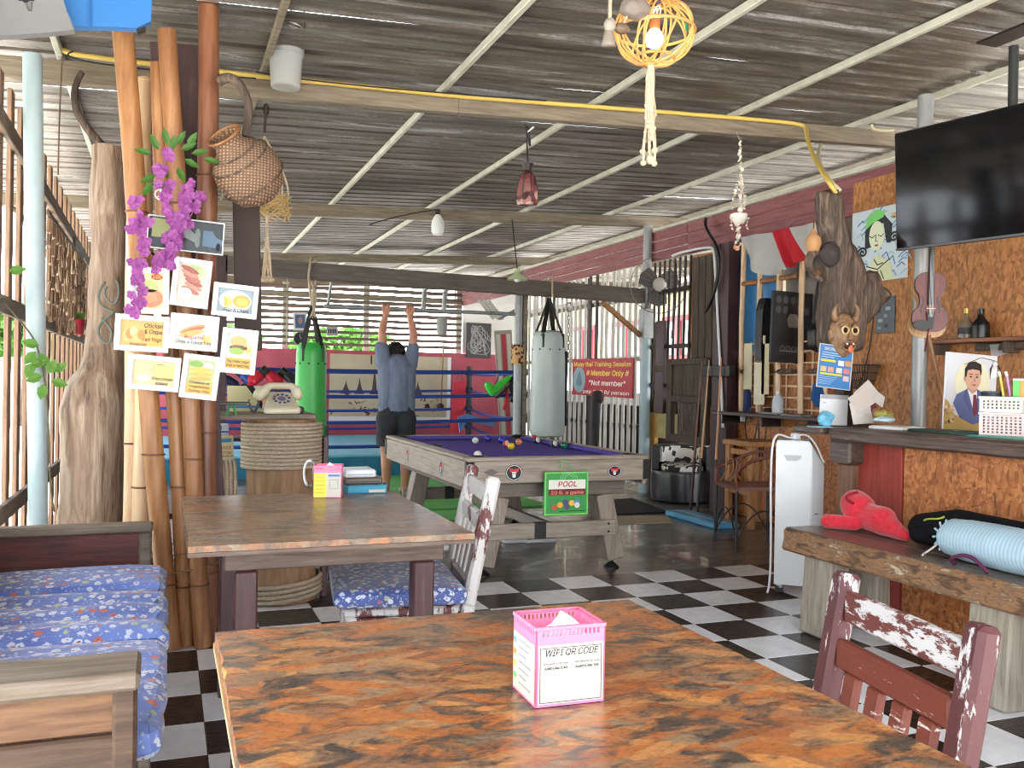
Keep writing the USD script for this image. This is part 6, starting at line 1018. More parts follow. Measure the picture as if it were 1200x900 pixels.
# ================================================================ THE BAR SIDE
# portable heater / air cooler
t = thing('air_cooler', 'tall white portable air cooler at the end of the bar', 'air cooler', (3.51, 4.56, 0)); M_ac = C((222, 228, 230), .3, coat=.2)
aex, aey, ao = np.array([.79, -.613, 0]), np.array([.613, .79, 0]), np.array([3.365, 4.44, 0])
def AC(x, y, z): return ao+aex*x+aey*y+np.array([0, 0, z])
m = m3.Manifold.hull_points(np.array([AC(x, y, z) for x, y in [(0, 0), (.205, 0), (.272, .07), (.272, .26), (0, .26)] for z in (.055, .76)]+[AC(x, y, .905) for x, y in [(.008, .008), (.185, .008), (.195, .25), (.008, .25)]]+[AC(x, y, .88) for x, y in [(0, 0), (.20, 0), (0, .26)]])).to_mesh(); obj('body', trimesh.Trimesh(m.vert_properties[:, :3], m.tri_verts, process=False), M_ac, t, 25)
fr = Fr(AC(0, -.001, .055), aex, (0, 0, 1)); obj('handle_recess', fr.to(prism([(.045, .765), (.145, .765), (.14, .745), (.12, .732), (.06, .732)], .002)), C((180, 184, 186), .4), t); obj('seam', fr.rect(.197, .02, .2, .70, 0, .0008), C((190, 194, 196)), t); fr = Fr(AC(.205, 0, .055)+np.array([-.001, -.001, 0]), aex*.067+aey*.07, (0, 0, 1)); obj('brand_mark', fr.rect(.02, .42, .055, .426, 0, .0015), C((120, 124, 128)), t)
for x, y in ((.03, .04), (.21, .04), (.03, .22), (.22, .22)): q = AC(x, y, 0); obj('castor', tube([q+[0, -.012, .022], q+[0, .012, .022]], .021, 14), C((60, 62, 66), .4), t, 40); obj('castor_fork', bx(q[0]-.01, q[0]+.01, q[1]-.016, q[1]+.016, .03, .056, .002), M_white, t)
obj('power_cord', tube(spline([AC(.10, .08, .925), AC(.03, .02, .935), AC(-.02, -.01, .87), AC(-.025, -.012, .55), AC(-.02, -.012, .2), AC(-.035, -.05, .012)], 40), .007, 6), M_white, t, True); obj('plug', box(AC(.11, .09, .926), (.05, .05, .04), bev=.008), M_white, t); obj('power_cord', tube(spline([AC(.12, .09, .925), AC(.19, .03, .925), AC(.24, .02, .85), AC(.27, .05, .78)], 16), .006, 6), M_white, t, True)
# metal armchair
t = thing('metal_armchair', 'thin black metal armchair with curved brown arms and brown seat', 'chair', (4.15, 5.75, 0)); M_br = C((122, 76, 62), .35); F0 = np.array([3.91, 5.61, 0]); zs = .445
cxy = [F0, F0+[.42, -.10, 0], F0+[.50, .30, 0], F0+[.10, .42, 0]]
for k, q in enumerate(cxy): obj('leg', tube([q+[0, 0, .002], q*.985+np.array([4.15, 5.75, 0])*.015+[0, 0, zs]], .011, 8), C((42, 40, 42), .35), t, True)
obj('seat', rough(prism([tuple(q[:2]) for q in cxy], .03).apply_translation((0, 0, zs)), .003, 8, 1, 1), M_br, t)
obj('arm_hoop', tube(spline([cxy[0]+[0, 0, zs+.02], cxy[0]+[-.01, 0, zs+.12], cxy[0]+[.06, .02, .62], cxy[0]+[.22, .0, .685], cxy[1]+[-.05, .02, .70], cxy[1]+[.06, .14, .70], cxy[2]+[0, -.05, .69]], 40), .013, 8), M_br, t, True); obj('arm_hoop', tube(spline([cxy[3]+[0, 0, zs+.02], cxy[3]+[.0, -.01, zs+.13], cxy[3]+[.08, .0, .60], cxy[3]+[.24, -.06, .68], cxy[2]+[-.02, -.02, .69]], 30), .013, 8), M_br, t, True)
[obj('back_cane', tube(spline([cxy[3]+(cxy[2]-cxy[3])*s+[0, 0, zs+.03], cxy[3]+(cxy[2]-cxy[3])*(s+.12*math.sin(s*9))+[0, -.02, .56], cxy[3]+(cxy[2]-cxy[3])*min(1, s+.1)+[0, 0, .66]], 8), .007, 6), M_bambs[1], t, True) for s in np.linspace(.08, .92, 9)]
for k in range(4): obj('under_brace', tube(spline([cxy[k]+[0, 0, .08], (cxy[k]+cxy[(k+1) % 4])/2+[0, 0, .30], cxy[(k+1) % 4]+[0, 0, .08]], 12), .006, 6), C((42, 40, 42), .35), t, True)
# stool and cabinet at the rack wall
t = thing('wooden_stool', 'light wooden stool standing against the rack wall', 'stool', (4.78, 6.60, 0)); M_st = wood('stool_pine', [(0.3, (150, 102, 58)), (0.7, (190, 140, 88))], 'z', 5)
[obj('leg', bx(x, x+.045, y, y+.06, 0, .70), M_st, t) for x in (4.62, 4.93) for y in (6.42, 6.75)]; obj('top', bx(4.60, 5.0, 6.40, 6.83, .70, .745, .006), M_st, t); [obj('rung', bx(4.63, 4.66, 6.48, 6.75, z, z+.05), M_st, t) for z in (.28, .62)]
t = thing('black_shelf', 'long black shelf along the rack wall', 'shelf', (4.9, 6.5, .95)); obj('board', bx(4.78, 5.03, 5.80, 7.28, .945, .975, .004), C((52, 32, 34), .4), t); [obj('bracket', bx(4.85, 5.05, y, y+.02, .86, .945, .003), M_black, t) for y in (6.0, 6.6, 7.2)]
p = AX(911, 500, 4.88); t = thing('white_bottle', 'white spray bottle on the black shelf', 'bottle', (p[0], p[1], .976)); obj('body', lathe([(0, 0), (.045, 0), (.047, .02), (.047, .12), (.03, .16), (.016, .175), (0, .175)], 20, (p[0], p[1], .976)), C((196, 204, 212), .35), t, 40); obj('cap', lathe([(0, .175), (.018, .175), (.018, .20), (0, .20)], 14, (p[0], p[1], .976)), M_white, t, 40)
prect('dark_box', 'dark folder leaning on the rack wall behind the white bottle', 'folder', [(896, 497), (914, 497), (893, 478)], 6.72, (66, 62, 60), None, .01)
for k, (x, y, l) in enumerate([(905, 503, 'flat grey laptop lying lower on the black shelf'), (932, 503, 'small pale papers on the black shelf by the air cooler')]):
    p = AX(x, y, 4.84); t = thing('flat_pile', l, 'papers', (p[0], p[1], .976)); [obj('sheet', box((p[0]+.01*i, p[1]+.02*i, .978+.006*i), (.10, .26-.03*i, .005), rz=.1*i, bev=.001), C([(96, 98, 96), (180, 180, 170), (120, 120, 118)][(i+k) % 3], .6), t) for i in range(3)]
t = thing('work_glove', 'dark blue work glove hanging on the rack wall', 'glove', AX(876, 490, 5.0)); p = AX(876, 468, 4.98); obj('palm', blob([(p+[0, 0, .06], .03, p+[0, 0, -.06], .036), (p+[0, .03, -.05], .014, p+[0, .05, -.10], .012)]+[(p+[0, .024-.016*i, -.07], .012, p+[0, .026-.017*i, -.15], .01) for i in range(4)], .012, 4), C((44, 58, 96), .9), t, True); obj('hook', tube([p+[.0, 0, .09], p+[.03, 0, .14]], .004, 5), M_black, t)
prect('white_adapter', 'small white socket box under the blue work glove', 'socket', [(870, 494), (879, 494), (870, 488)], 7.05, (214, 218, 218), lambda t, f, w, h: obj('slot', f.rect(.3*w, .4*h, .7*w, .6*h), M_ink, t), .04)
t = thing('paper_cards', 'cream hanging cards on the bamboo lattice', 'cards', AX(884, 470, 4.96)); [obj('card', Fr(AX(x, y, 4.97), (0, -1, 0), (0, 0, 1)).slab(0, 0, w, h, 0, .01, .001), C(c, .7), t) for x, y, w, h, c in [(872, 456, .12, .42, (206, 196, 166)), (884, 474, .15, .62, (222, 214, 186)), (893, 462, .10, .45, (210, 196, 160))]]
# dark film-style poster (plain stand-in), black case, second black case, blue cloth
def pfilm(t, fr, w, h):
    obj('border', fr.to(prism([(0, 0), (w, 0), (w, h), (0, h)], .002, [(.03*w, .02*h), (.97*w, .02*h), (.97*w, .98*h), (.03*w, .98*h)])), C((16, 16, 18), .4), t)
    f1 = obj('figure_face', fr.ell(.52*w, .60*h, .15*w, .14*h, .001), C((120, 106, 102)), t); obj('figure_hair', fr.poly([(.36*w, .62*h), (.36*w, .73*h), (.46*w, .79*h), (.6*w, .78*h), (.68*w, .72*h), (.66*w, .62*h), (.6*w, .69*h), (.44*w, .69*h)], .0018), C((24, 22, 24)), f1); obj('figure_coat', fr.poly([(.12*w, .28*h), (.2*w, .44*h), (.42*w, .5*h), (.62*w, .5*h), (.84*w, .44*h), (.92*w, .28*h)], .0014), C((26, 26, 28)), t)
    for k in range(9): obj('faded_shape', fr.ell((.14+.18*(k % 5))*w, (.74+.14*(k//5))*h, .07*w, .055*h, .0006, .0005, 12), C((74, 70, 72)), t)
    for k in range(4): obj('ring_mark', fr.to(prism([((.28+.14*k)*w+.06*w*math.cos(a), .2*h+.04*h*math.sin(a)) for a in np.linspace(0, 6.283, 17)[:-1]], .0005, [((.28+.14*k)*w+.04*w*math.cos(a), .2*h+.028*h*math.sin(a)) for a in np.linspace(0, 6.283, 17)[:-1]]), .001), C((96, 96, 98)), t)
    obj('caption_line', fr.rect(.2*w, .155*h, .86*w, .17*h, .0016), C((110, 110, 112)), t)
panel('framed_poster', 'dark framed poster with a faint face hung on the rack wall', 'poster', [(903, 424), (949, 427), (906, 340)], 6.3, pfilm, .03, C((24, 24, 27), .5))
def case(label, pts, Y, d, strap):
    t = thing('black_case', label, 'case', AY(*pts[0], Y)); m = flat(pts, Y, d); m = trimesh.smoothing.filter_taubin(trimesh.Trimesh(*trimesh.remesh.subdivide_to_size(m.vertices, m.faces, .05), process=True), iterations=8); obj('body', m, M_black, t, 50)
    return t
t = case('slim black instrument case with brown strap on the rack wall', [(884, 424), (884, 400), (886, 362), (889, 350), (896, 350), (899, 365), (903, 405), (902, 420), (893, 428)], 6.86, .10, True); a, b = AY(893, 352, 6.84), AY(894, 420, 6.84); obj('strap', bar(a, b, .06, .012, up=(0, 1, 0)), wood('brown_strap', [(0.3, (60, 44, 36)), (0.7, (112, 92, 76))], 'z', 14), t); obj('buckle', bar(AY(893, 402, 6.835), AY(894, 413, 6.835), .075, .02, up=(0, 1, 0)), C((120, 92, 76), .4), t); obj('hanging_loop', tube([AY(892, 335, 6.9), AY(893, 352, 6.88)], .008, 6), M_black, t)
t = case('black case half hidden behind the driftwood', [(946, 408), (945, 388), (950, 380), (960, 377), (970, 380), (970, 412), (958, 414)], 5.9, .10, False); obj('neck', bar(AY(956, 380, 5.9), AY(963, 330, 5.9), .05, .06), M_black, t); obj('hook_cord', tube([AY(962, 335, 5.9), AX(964, 328, 5.13)], .006, 5), M_black, t)
t = towel('blue_cloth', 'blue cloth hanging at the end of the rack wall behind the poster', [(950, 468), (952, 450), (960, 449), (965, 473), (957, 477)], 5.75, (30, 82, 140))
obj('hook_cord', tube([AY(956, 451, 5.75), AX(958, 446, 5.045)], .006, 5), M_black, t)
# flag below the red beam
t = thing('flag', 'grey-white flag with a red stripe slung under the red beam', 'flag', AY(905, 300, 6.9))
def sheetpts(pts_t, pts_b, Y, n=18, amp=.04, seed=0):
    T_ = spline([AY(x, y, Y) for x, y in pts_t] if Y is not None else pts_t, n); B_ = spline([AY(x, y, Y) for x, y in pts_b] if Y is not None else pts_b, n); R = 10; V = []; F = []
    for i in range(R):
        s = i/(R-1); P = T_*(1-s)+B_*s; P[:, 1 if Y is not None else 0] += amp*(np.sin(np.linspace(0, 9, n)+s*2+seed)*(.4+.6*s)); V.append(P)
    V = np.vstack(V)
    for i in range(R-1):
        for j in range(n-1): a = i*n+j; F += [(a, a+1, a+n), (a+1, a+n+1, a+n)]
    m = trimesh.Trimesh(V, np.array(F), process=False); m2 = m.copy(); m2.vertices = m2.vertices+np.array([0, .004, 0]); m2.invert(); return cat([m, m2])
M_fl = noisy('grey_white_flag', [(0.3, (158, 158, 156)), (0.7, (186, 186, 184))], (1, 1, 1), 3, rough=.9)
PX = lambda pts: [AX(x, y, 4.80) for x, y in pts]
obj('grey_field', sheetpts(PX([(868, 278), (885, 275), (905, 272)]), PX([(876, 305), (895, 322), (925, 313)]), None), M_fl, t, True); obj('red_stripe', sheetpts(PX([(905, 272), (913, 269), (927, 267)]), PX([(925, 313), (932, 311), (944, 303)]), None, seed=3), C((176, 28, 40), .85), t, True); obj('grey_field', sheetpts(PX([(927, 267), (945, 263), (962, 260)]), PX([(944, 303), (956, 300), (962, 297)]), None, seed=5), M_fl, t, True)
[obj('tie_cord', tube([AX(x, y, 4.80), AX(x+2, y-5, 5.04)], .004, 5), M_black, t) for x, y in ((869, 278), (926, 267), (961, 260))]
# driftwood with mask on the bar end
DY = 4.24
ol = [(957, 224), (981, 223), (985, 240), (988, 265), (991, 280), (999, 287), (1003, 300), (1008, 318), (1021, 316), (1027, 322), (1029, 334), (1037, 342), (1038, 348), (1030, 358), (1021, 370), (1012, 384), (1007, 400), (1003, 412), (975, 416), (963, 413), (961, 395), (962, 350), (966, 318), (963, 305), (968, 292), (963, 285), (958, 262)]
t = thing('driftwood', 'big weathered driftwood trunk standing on the bar end', 'driftwood', AY(985, 420, DY))
def thick(pts, Y, d0, seed):
    P = sg.Polygon([tuple(AY(x, y, Y)[[0, 2]]) for x, y in pts]); c = m3.CrossSection([list(map(tuple, np.array(sg.polygon.orient(P).exterior.coords)[:-1]))]); m = m3.Manifold.extrude(c, d0, 4).refine_to_length(.028).to_mesh(); V, F = m.vert_properties[:, :3].astype(float), m.tri_verts
    from shapely import points, distance
    dist = distance(P.exterior, points(V[:, :2])); zz = V[:, 2]-d0/2; k = np.sqrt(np.clip(1-(1-np.clip(dist/.085, 0, 1))**2, 0, 1)); zz = zz*(.12+.88*k)
    W = np.stack([V[:, 0], Y-zz, V[:, 1]], 1); mm = trimesh.Trimesh(W, F, process=True); n = mm.vertex_normals; W = np.array(mm.vertices)+n*((meshkit.fbm(np.array(mm.vertices)*np.array([16, 16, 5])+seed, 4, seed)-.5)*.055)[:, None]; return trimesh.Trimesh(W, mm.faces, process=False)
obj('trunk', thick(ol, DY, .17, 3), M_drift, t, 60)
obj('knot', rough(sphere(AY(972, 298, DY-.06), .06, 3, (1.1, .8, 1.2)), .02, 14, 3), C((58, 50, 48), .8), t, True); obj('side_root', tube(spline([AY(962, 292, DY-.02), AY(950, 300, DY-.05), AY(948, 312, DY-.03), AY(955, 322, DY), AY(964, 330, DY)], 20), np.linspace(.028, .016, 20), 8), M_drift, t, True)
obj('support_post', bx(*(lambda a, b: (a[0], b[0]))(AY(985, 420, DY), AY(996, 420, DY)), DY-.03, DY+.05, 1.001, 1.44), C((46, 38, 36), .6), t)
p = AY(953, 284, DY-.07); t = thing('bamboo_cup', 'small tan dried gourd hanging by the driftwood', 'gourd', p); obj('body', rough(lathe([(0, -.055), (.03, -.05), (.044, -.01), (.04, .025), (.018, .05), (.006, .075), (0, .08)], 20, p), .004, 20, 1), C((178, 132, 88), .6), t, 50); obj('stalk', tube([p+[0, 0, .07], p+[.02, .02, .12]], .004, 5), M_node, t)
c = AY(988, 393, DY-.115); t = thing('carved_mask', 'carved wooden mask with round eyes and orange tongue on driftwood', 'mask', c-[0, 0, .14])
m = sphere((0, 0, 0), 1, 4); V = np.array(m.vertices); f = np.ones(len(V)); V = V*np.array([.088, .055, .125]); V[:, 0] *= 1-.22*np.clip(-V[:, 2]/.125, 0, 1); V += m.vertex_normals*((meshkit.fbm(V*26, 3, 4)-.5)*.012)[:, None]
M_mask = noisy('mask_wood', [(0.3, (104, 78, 56)), (0.7, (158, 124, 92))], (4, 4, 2), 12, rough=.6, bump=.5); obj('face', trimesh.Trimesh(V+c, m.faces, process=False), M_mask, t, True)
for s in (-1, 1):
    e = c+[s*.034, -.052, .026]; ey_ = obj('eye', lathe([(0, 0), (.026, 0), (.027, .008), (.021, .012), (.017, .006), (0, .004)], 24, e, rotx(math.pi/2)), C((206, 180, 130), .4), t, 40); obj('pupil', lathe([(0, .004), (.016, .0045), (.014, .009), (0, .010)], 18, e, rotx(math.pi/2)), C((26, 20, 18), .3), ey_, 40)
    obj('horn', tube(spline([c+[s*.06, -.01, .085], c+[s*.082, -.02, .12], c+[s*.076, -.025, .155], c+[s*.06, -.02, .175]], 12), np.linspace(.022, .004, 12), 8), M_mask, t, True); obj('ear', sphere(c+[s*.088, 0, 0], .022, 2, (.5, .8, 1.6)), M_mask, t, True); obj('brow', tube(spline([c+[s*.012, -.062, .045], c+[s*.04, -.06, .062], c+[s*.066, -.045, .045]], 10), .007, 6), M_mask, t, True)
obj('nose', blob([(c+[0, -.056, .02], .008, c+[0, -.068, -.018], .013), (c+[-.014, -.058, -.022], .009, c+[.014, -.058, -.022], .009)], .006, 3), M_mask, t, True); obj('mouth', sphere(c+[0, -.046, -.062], .03, 3, (1.25, .5, .55)), C((50, 26, 22), .5), t, True); obj('tongue', sphere(c+[.006, -.056, -.078], .02, 3, (.9, .5, 1.25)), C((196, 108, 74), .5), t, True); obj('lip', tube([c+[.042*math.cos(a), -.050-.006*math.sin(a), -.062+.024*math.sin(a)] for a in np.linspace(0, 6.283, 26, endpoint=False)], .006, 6, closed=True), M_mask, t, True); obj('tooth', [bx(c[0]-.026+.012*i, c[0]-.017+.012*i, c[1]-.064, c[1]-.056, c[2]-.056, c[2]-.046, .001) for i in (0, 3.5)], M_white, t, kind='stuff')
def pinfo(t, fr, w, h):
    obj('white_margin', fr.to(prism([(0, 0), (w, 0), (w, h), (0, h)], .001, [(.03*w, .02*h), (.97*w, .02*h), (.97*w, .98*h), (.03*w, .98*h)])), M_paper, t)
    obj('heading', fr.text('INFORMATION', .45*w, .86*h, .07*h, .0005, True, .6*w, d=.0005), M_paper, t)
    for k in range(3): obj('print_line', fr.rect(.1*w, (.80-.05*k)*h, (.85-.2*k)*w, (.815-.05*k)*h, .0005), C((190, 214, 236)), t)
    for a in [(.08, .60, .5, .655), (.08, .30, .72, .345)]: obj('yellow_band', fr.rect(a[0]*w, a[1]*h, a[2]*w, a[3]*h, .0005), C((232, 206, 60)), t)
    for k, (x, y, c_) in enumerate([(.58, .54, (220, 226, 230)), (.78, .55, (206, 150, 110)), (.08, .37, (214, 180, 130)), (.3, .37, (206, 160, 130)), (.54, .37, (226, 214, 200)), (.76, .37, (220, 130, 130)), (.76, .2, (226, 190, 190))]): obj('small_picture', fr.rect(x*w, y*h, (x+.17)*w, (y+.12)*h, .0005), C(c_), t)
    for k in range(5): obj('print_line', fr.rect(.06*w, (.25-.04*k)*h, (.6-.05*k)*w, (.26-.04*k)*h, .0005), C((170, 200, 230)), t)
panel('information_sheet', 'blue and white information sheet pinned below the carved mask', 'sheet', [(956, 453), (996, 458), (962, 402)], 4.12, pinfo, .002, C((66, 128, 190), .5))
prect('white_board', 'white board leaning on the post at the bar end', 'board', [(961, 498), (993, 499), (963, 462)], 4.15, (226, 230, 232), lambda t, f, w, h: (obj('grey_top', f.rect(.0, .86*h, w, h), C((170, 172, 176)), t), obj('mark', f.rect(.08*w, .72*h, .16*w, .74*h), M_ink, t)), .012)
p = AZ(968, 499, 1.0); t = thing('blue_wrap', 'crumpled light blue plastic wrap on the bar end', 'wrap', (p[0], 4.10, 1.001)); obj('crumple', rough(sphere((AY(968, 488, 4.1)[0], 4.10, 1.046), .046, 3, (.95, .7, .98)), .022, 22, 6, 1), C((110, 182, 212), .35), t); obj('sheet_end', rough(bx(AY(960, 0, 4.08)[0], AY(978, 0, 4.08)[0], 4.03, 4.12, 1.001, 1.006, .001), .001, 9), C((150, 200, 220), .3), t)
# papers and books on the bar
p0 = AZ(1018, 497, 1.0)
t = thing('paper_stack', 'pile of envelopes and papers leaning on the bar', 'papers', (3.95, 3.95, 1.001))
for k, (x, y, w, h, a, c_) in enumerate([(1003, 493, .12, .10, .05, (206, 202, 196)), (1006, 480, .12, .085, .5, (196, 186, 178)), (1012, 470, .11, .07, .65, (190, 184, 178)), (1024, 466, .08, .05, -.5, (214, 210, 206)), (1010, 478, .10, .016, .2, (126, 58, 62))]):
    o = AY(x, y, 4.0+.012*k); f = Fr(o, (math.cos(a), 0, math.sin(a)), (-math.sin(a), .25, math.cos(a))); obj('envelope', f.slab(-.02, -.02, w, h, -.004, 0, .001), C(c_, .7), t)
t = thing('snack_bag', 'yellow-green crinkled snack bag on the bar papers', 'bag', AY(1036, 492, 3.9)); q = AY(1036, 486, 3.9); obj('body', rough(sphere(q, .05, 3, (1.1, .8, .5)), .016, 26, 8, 1), C((160, 150, 70), .3), t)
t = thing('pale_cloth', 'pale blue folded cloth beside the snack bag', 'cloth', AY(1036, 494, 3.85)); q = AY(1036, 491.5, 3.83); obj('body', rough(sphere(q, .06, 3, (1.1, .7, .28)), .012, 20, 9, 1), C((188, 214, 224), .8), t)
for k, (l, c_, x0, x1, y0, y1, z, hh, a) in enumerate([('white notebook lying on the bar near the post', (226, 226, 222), 3.60, 3.80, 3.74, 3.95, 1.001, .016, .15), ('dark green folder lying flat along the bar', (38, 72, 66), 3.62, 3.86, 3.30, 3.72, 1.001, .010, -.2), ('teal green mat lying on the bar below the portrait', (88, 156, 140), 3.58, 3.90, 2.75, 3.28, 1.001, .006, 0.0)]):
    t = thing('flat_book', l, 'book' if k == 0 else 'folder', ((x0+x1)/2, (y0+y1)/2, z)); obj('cover', box(((x0+x1)/2, (y0+y1)/2, z+hh/2), (x1-x0, y1-y0, hh), rz=a, bev=.002), C(c_, .5), t); obj('edge', box(((x0+x1)/2, (y0+y1)/2, z+hh+.001), (x1-x0-.02, y1-y0-.02, .0015), rz=a, bev=.0005), C(tuple(min(255, int(v*1.15)) for v in c_), .5), t)
t = thing('dark_router', 'small black device with purple light strip behind the post', 'device', AY(1008, 480, 4.4)); q = AY(1008, 470, 4.42); obj('body', bx(q[0]-.06, q[0]+.10, 4.42, 4.47, 1.001, q[2]+.05, .006), M_black, t); obj('purple_strip', bx(q[0]-.055, q[0]-.03, 4.413, 4.42, q[2]-.07, q[2]+.02, .002), C((96, 70, 170), .4), t); obj('label_spot', [bx(q[0]+.02, q[0]+.035, 4.417, 4.42, q[2]-.05+.03*i, q[2]-.035+.03*i, .001) for i in range(3)], M_white, t, kind='stuff')
t = thing('wire_basket', 'dark wire wall basket on the strand board behind the bar', 'basket', AX(1015, 440, 5.03)); a, b, c_, d_ = AX(1032, 428, 5.015), AX(1005, 428, 5.015), AX(1008, 455, 5.015), AX(1022, 455, 5.015)
for s in np.linspace(0, 1, 9): obj('wire', tube([a+(b-a)*s+[-.12, 0, 0], d_+(c_-d_)*s+[-.06, 0, 0]], .004, 5), M_darkslat, t)
for s in (0, .33, .66, 1): P4 = [a+(d_-a)*s, b+(c_-b)*s]; obj('wire', tube([P4[0], P4[0]+[-.12+.06*s, 0, 0], P4[1]+[-.12+.06*s, 0, 0], P4[1]], .0045, 5), M_darkslat, t)
obj('side_panel', trimesh.Trimesh([a, a+[-.12, 0, 0], d_+[-.06, 0, 0], d_, a+[0, .004, 0], a+[-.12, .004, 0], d_+[-.06, .004, 0], d_+[0, .004, 0]], [(0, 1, 2), (0, 2, 3), (4, 6, 5), (4, 7, 6)], process=False), C((96, 74, 56), .6), t)
# galvanised pole at the bar, TV and its ceiling tube
pole('bar_pole', 'grey galvanised pole rising from the bar behind the violin', 'pole', AY(1075, 497, 4.22)*np.array([1, 1, 0])+np.array([0, 0, 0.0]), AY(1083, 215, 4.22)*np.array([1, 1, 0])+np.array([0, 0, 2.98]), .045, M_galv, 18)
tl, bl = AY(1046, 157, 4.02), AY(1050, 294, 4.02); d = np.array([.2164, -.9763, 0]); vv = tl-bl; H_ = np.linalg.norm(vv); W_ = 1.13; f = Fr(bl, d, vv); t = thing('television', 'large black flat television hung below the roof at the right', 'television', bl)
obj('casing', f.slab(0, 0, W_, H_, -.045, 0, .006), C((18, 18, 20), .4), t); obj('screen', f.rect(.008, .014, W_-.008, H_-.008, 0, .0012), C((10, 11, 14), .09), t); obj('lower_bezel', f.slab(0, 0, W_, .012, 0, .003, .001), C((74, 78, 84), .35), t); obj('rear_box', f.slab(.25, .1, W_-.25, H_-.15, -.10, -.045, .01), M_black, t)
q = f.pt(.62, H_*.85, -.07); obj('hanging_tube', tube([q, [q[0], q[1], zmid(q[0])-.01]], .024, 12), C((40, 42, 44), .4), t, 40); obj('mount_plate', box((q[0], q[1], zmid(q[0])+.055), (.14, .34, .012)), M_black, t)
# painting, small picture, shelf with bottles
def ppaint(t, fr, w, h):
    g = random.Random(2)
    for k in range(60): x, y = g.uniform(.04, .96)*w, g.uniform(.04, .96)*h; a = g.uniform(-.9, .9); obj('brush_curl', strip(fr, [(x, y), (x+.05*math.cos(a), y+.03), (x+.08*math.cos(a), y+.05*math.sin(a))], .009, .0002+.00001*k), C([(110, 150, 190), (84, 124, 176), (150, 184, 206)][k % 3]), t)
    M_ln = C((34, 40, 46)); body = obj('figure_body', fr.poly([(.28*w, .0*h), (.34*w, .2*h), (.42*w, .32*h), (.5*w, .38*h), (.56*w, .32*h), (.72*w, .26*h), (.8*w, .0*h)], .002), C((206, 214, 176)), t)
    hr = obj('figure_hair', fr.poly([(.26*w, .46*h), (.26*w, .7*h), (.36*w, .88*h), (.6*w, .9*h), (.76*w, .74*h), (.74*w, .5*h), (.66*w, .5*h), (.6*w, .78*h), (.36*w, .72*h), (.38*w, .48*h)], .0024), M_ln, t)
    fc = obj('figure_face', fr.ell(.48*w, .62*h, .14*w, .2*h, .003), C((214, 222, 190)), t); obj('green_cap', fr.poly([(.26*w, .72*h), (.3*w, .9*h), (.48*w, .98*h), (.62*w, .93*h), (.6*w, .86*h), (.4*w, .8*h)], .0036), C((120, 206, 110)), t)
    for s in (.4, .56): obj('closed_eye', strip(fr, [(s*w-.05*w, .63*h), (s*w, .6*h), (s*w+.05*w, .63*h)], .006, .004), M_ln, fc)
    obj('nose_line', strip(fr, [(.47*w, .64*h), (.46*w, .55*h), (.5*w, .54*h)], .005, .004), M_ln, fc); obj('lips', fr.ell(.48*w, .49*h, .035*w, .014*h, .004), C((150, 90, 90)), fc)
    for cx, cy, sg_ in ((.22*w, .42*h, 1), (.8*w, .56*h, -1)): obj('hair_curl', strip(fr, [(cx+sg_*(.012+.0085*a)*math.cos(a)*w, cy+(.012+.0085*a)*math.sin(a)*h*.8) for a in np.linspace(0, 9, 30)], .016, .004), M_ln, hr)
    for pts in ([(.3*w, .22*h), (.5*w, .16*h), (.72*w, .28*h)], [(.44*w, .3*h), (.5*w, .22*h), (.6*w, .24*h)], [(.4*w, .0*h), (.52*w, .14*h)], [(.62*w, .02*h), (.56*w, .14*h)]): obj('ink_line', strip(fr, pts, .008, .003), M_ln, body)
    for k in range(6): a = .2+.35*k; obj('yellow_ray', strip(fr, [(.78*w, .82*h), (.78*w+.1*w*math.cos(a), .82*h+.07*h*math.sin(a))], .008, .003), C((206, 186, 110)), t)
q0, q1, q2 = AX(1004, 334, 5.05), AX(1068, 330, 5.05), AX(1002, 252, 5.05)
f = Fr((5.015, q0[1], q0[2]), (0, -1, 0), (0, 0, 1)); w, h = abs(q1[1]-q0[1]), q2[2]-q0[2]; t = thing('painting', 'canvas painting of a woman in a green cap on the strand board', 'painting', f.o); obj('board', f.slab(0, 0, w, h, -.002, .02, .002), C((196, 212, 220), .6), t); f = Fr(f.pt(0, 0, .02), f.ex, f.ey); ppaint(t, f, w, h)
q0, q1, q2 = AX(1031, 391, 5.05), AX(1053, 390, 5.05), AX(1031, 349, 5.05); f = Fr((5.018, q0[1], q0[2]), (0, -1, 0), (0, 0, 1)); w, h = abs(q1[1]-q0[1]), q2[2]-q0[2]; t = thing('metal_picture', 'small grey picture plate on the strand board beside the driftwood', 'picture', f.o); obj('plate', f.slab(0, 0, w, h, 0, .012, .002), C((70, 78, 84), .4), t); g = random.Random(4); [obj('relief', f.rect(x*w, y*h, (x+g.uniform(.15, .4))*w, (y+.09)*h, .0125+.0003*k), C([(120, 130, 136), (40, 44, 48), (150, 158, 162)][k % 3]), t) for k, (x, y) in enumerate([(.1, .1), (.5, .15), (.15, .3), (.45, .42), (.1, .55), (.55, .62), (.2, .78)])]
t = thing('wall_shelf', 'narrow wooden shelf with bottles on the strand board', 'shelf', (4.98, 4.4, 1.5)); zt = AX(1180, 396, 5.0)[2]; obj('board', bx(4.87, 5.018, 3.4, 4.86, zt-.025, zt, .003), wood('red_brown_shelf', [(0.3, (110, 68, 48)), (0.7, (160, 110, 84))], 'y', 4), t); [obj('bracket', bx(4.90, 5.018, y, y+.03, zt-.10, zt-.025, .004), M_oldwood, t) for y in (3.7, 4.2, 4.75)]
obj('carved_fringe', rough(bx(4.97, 5.015, 3.4, 4.5, zt-.075, zt-.026, .006), .012, 16, 3, 3), M_oldwood, t)
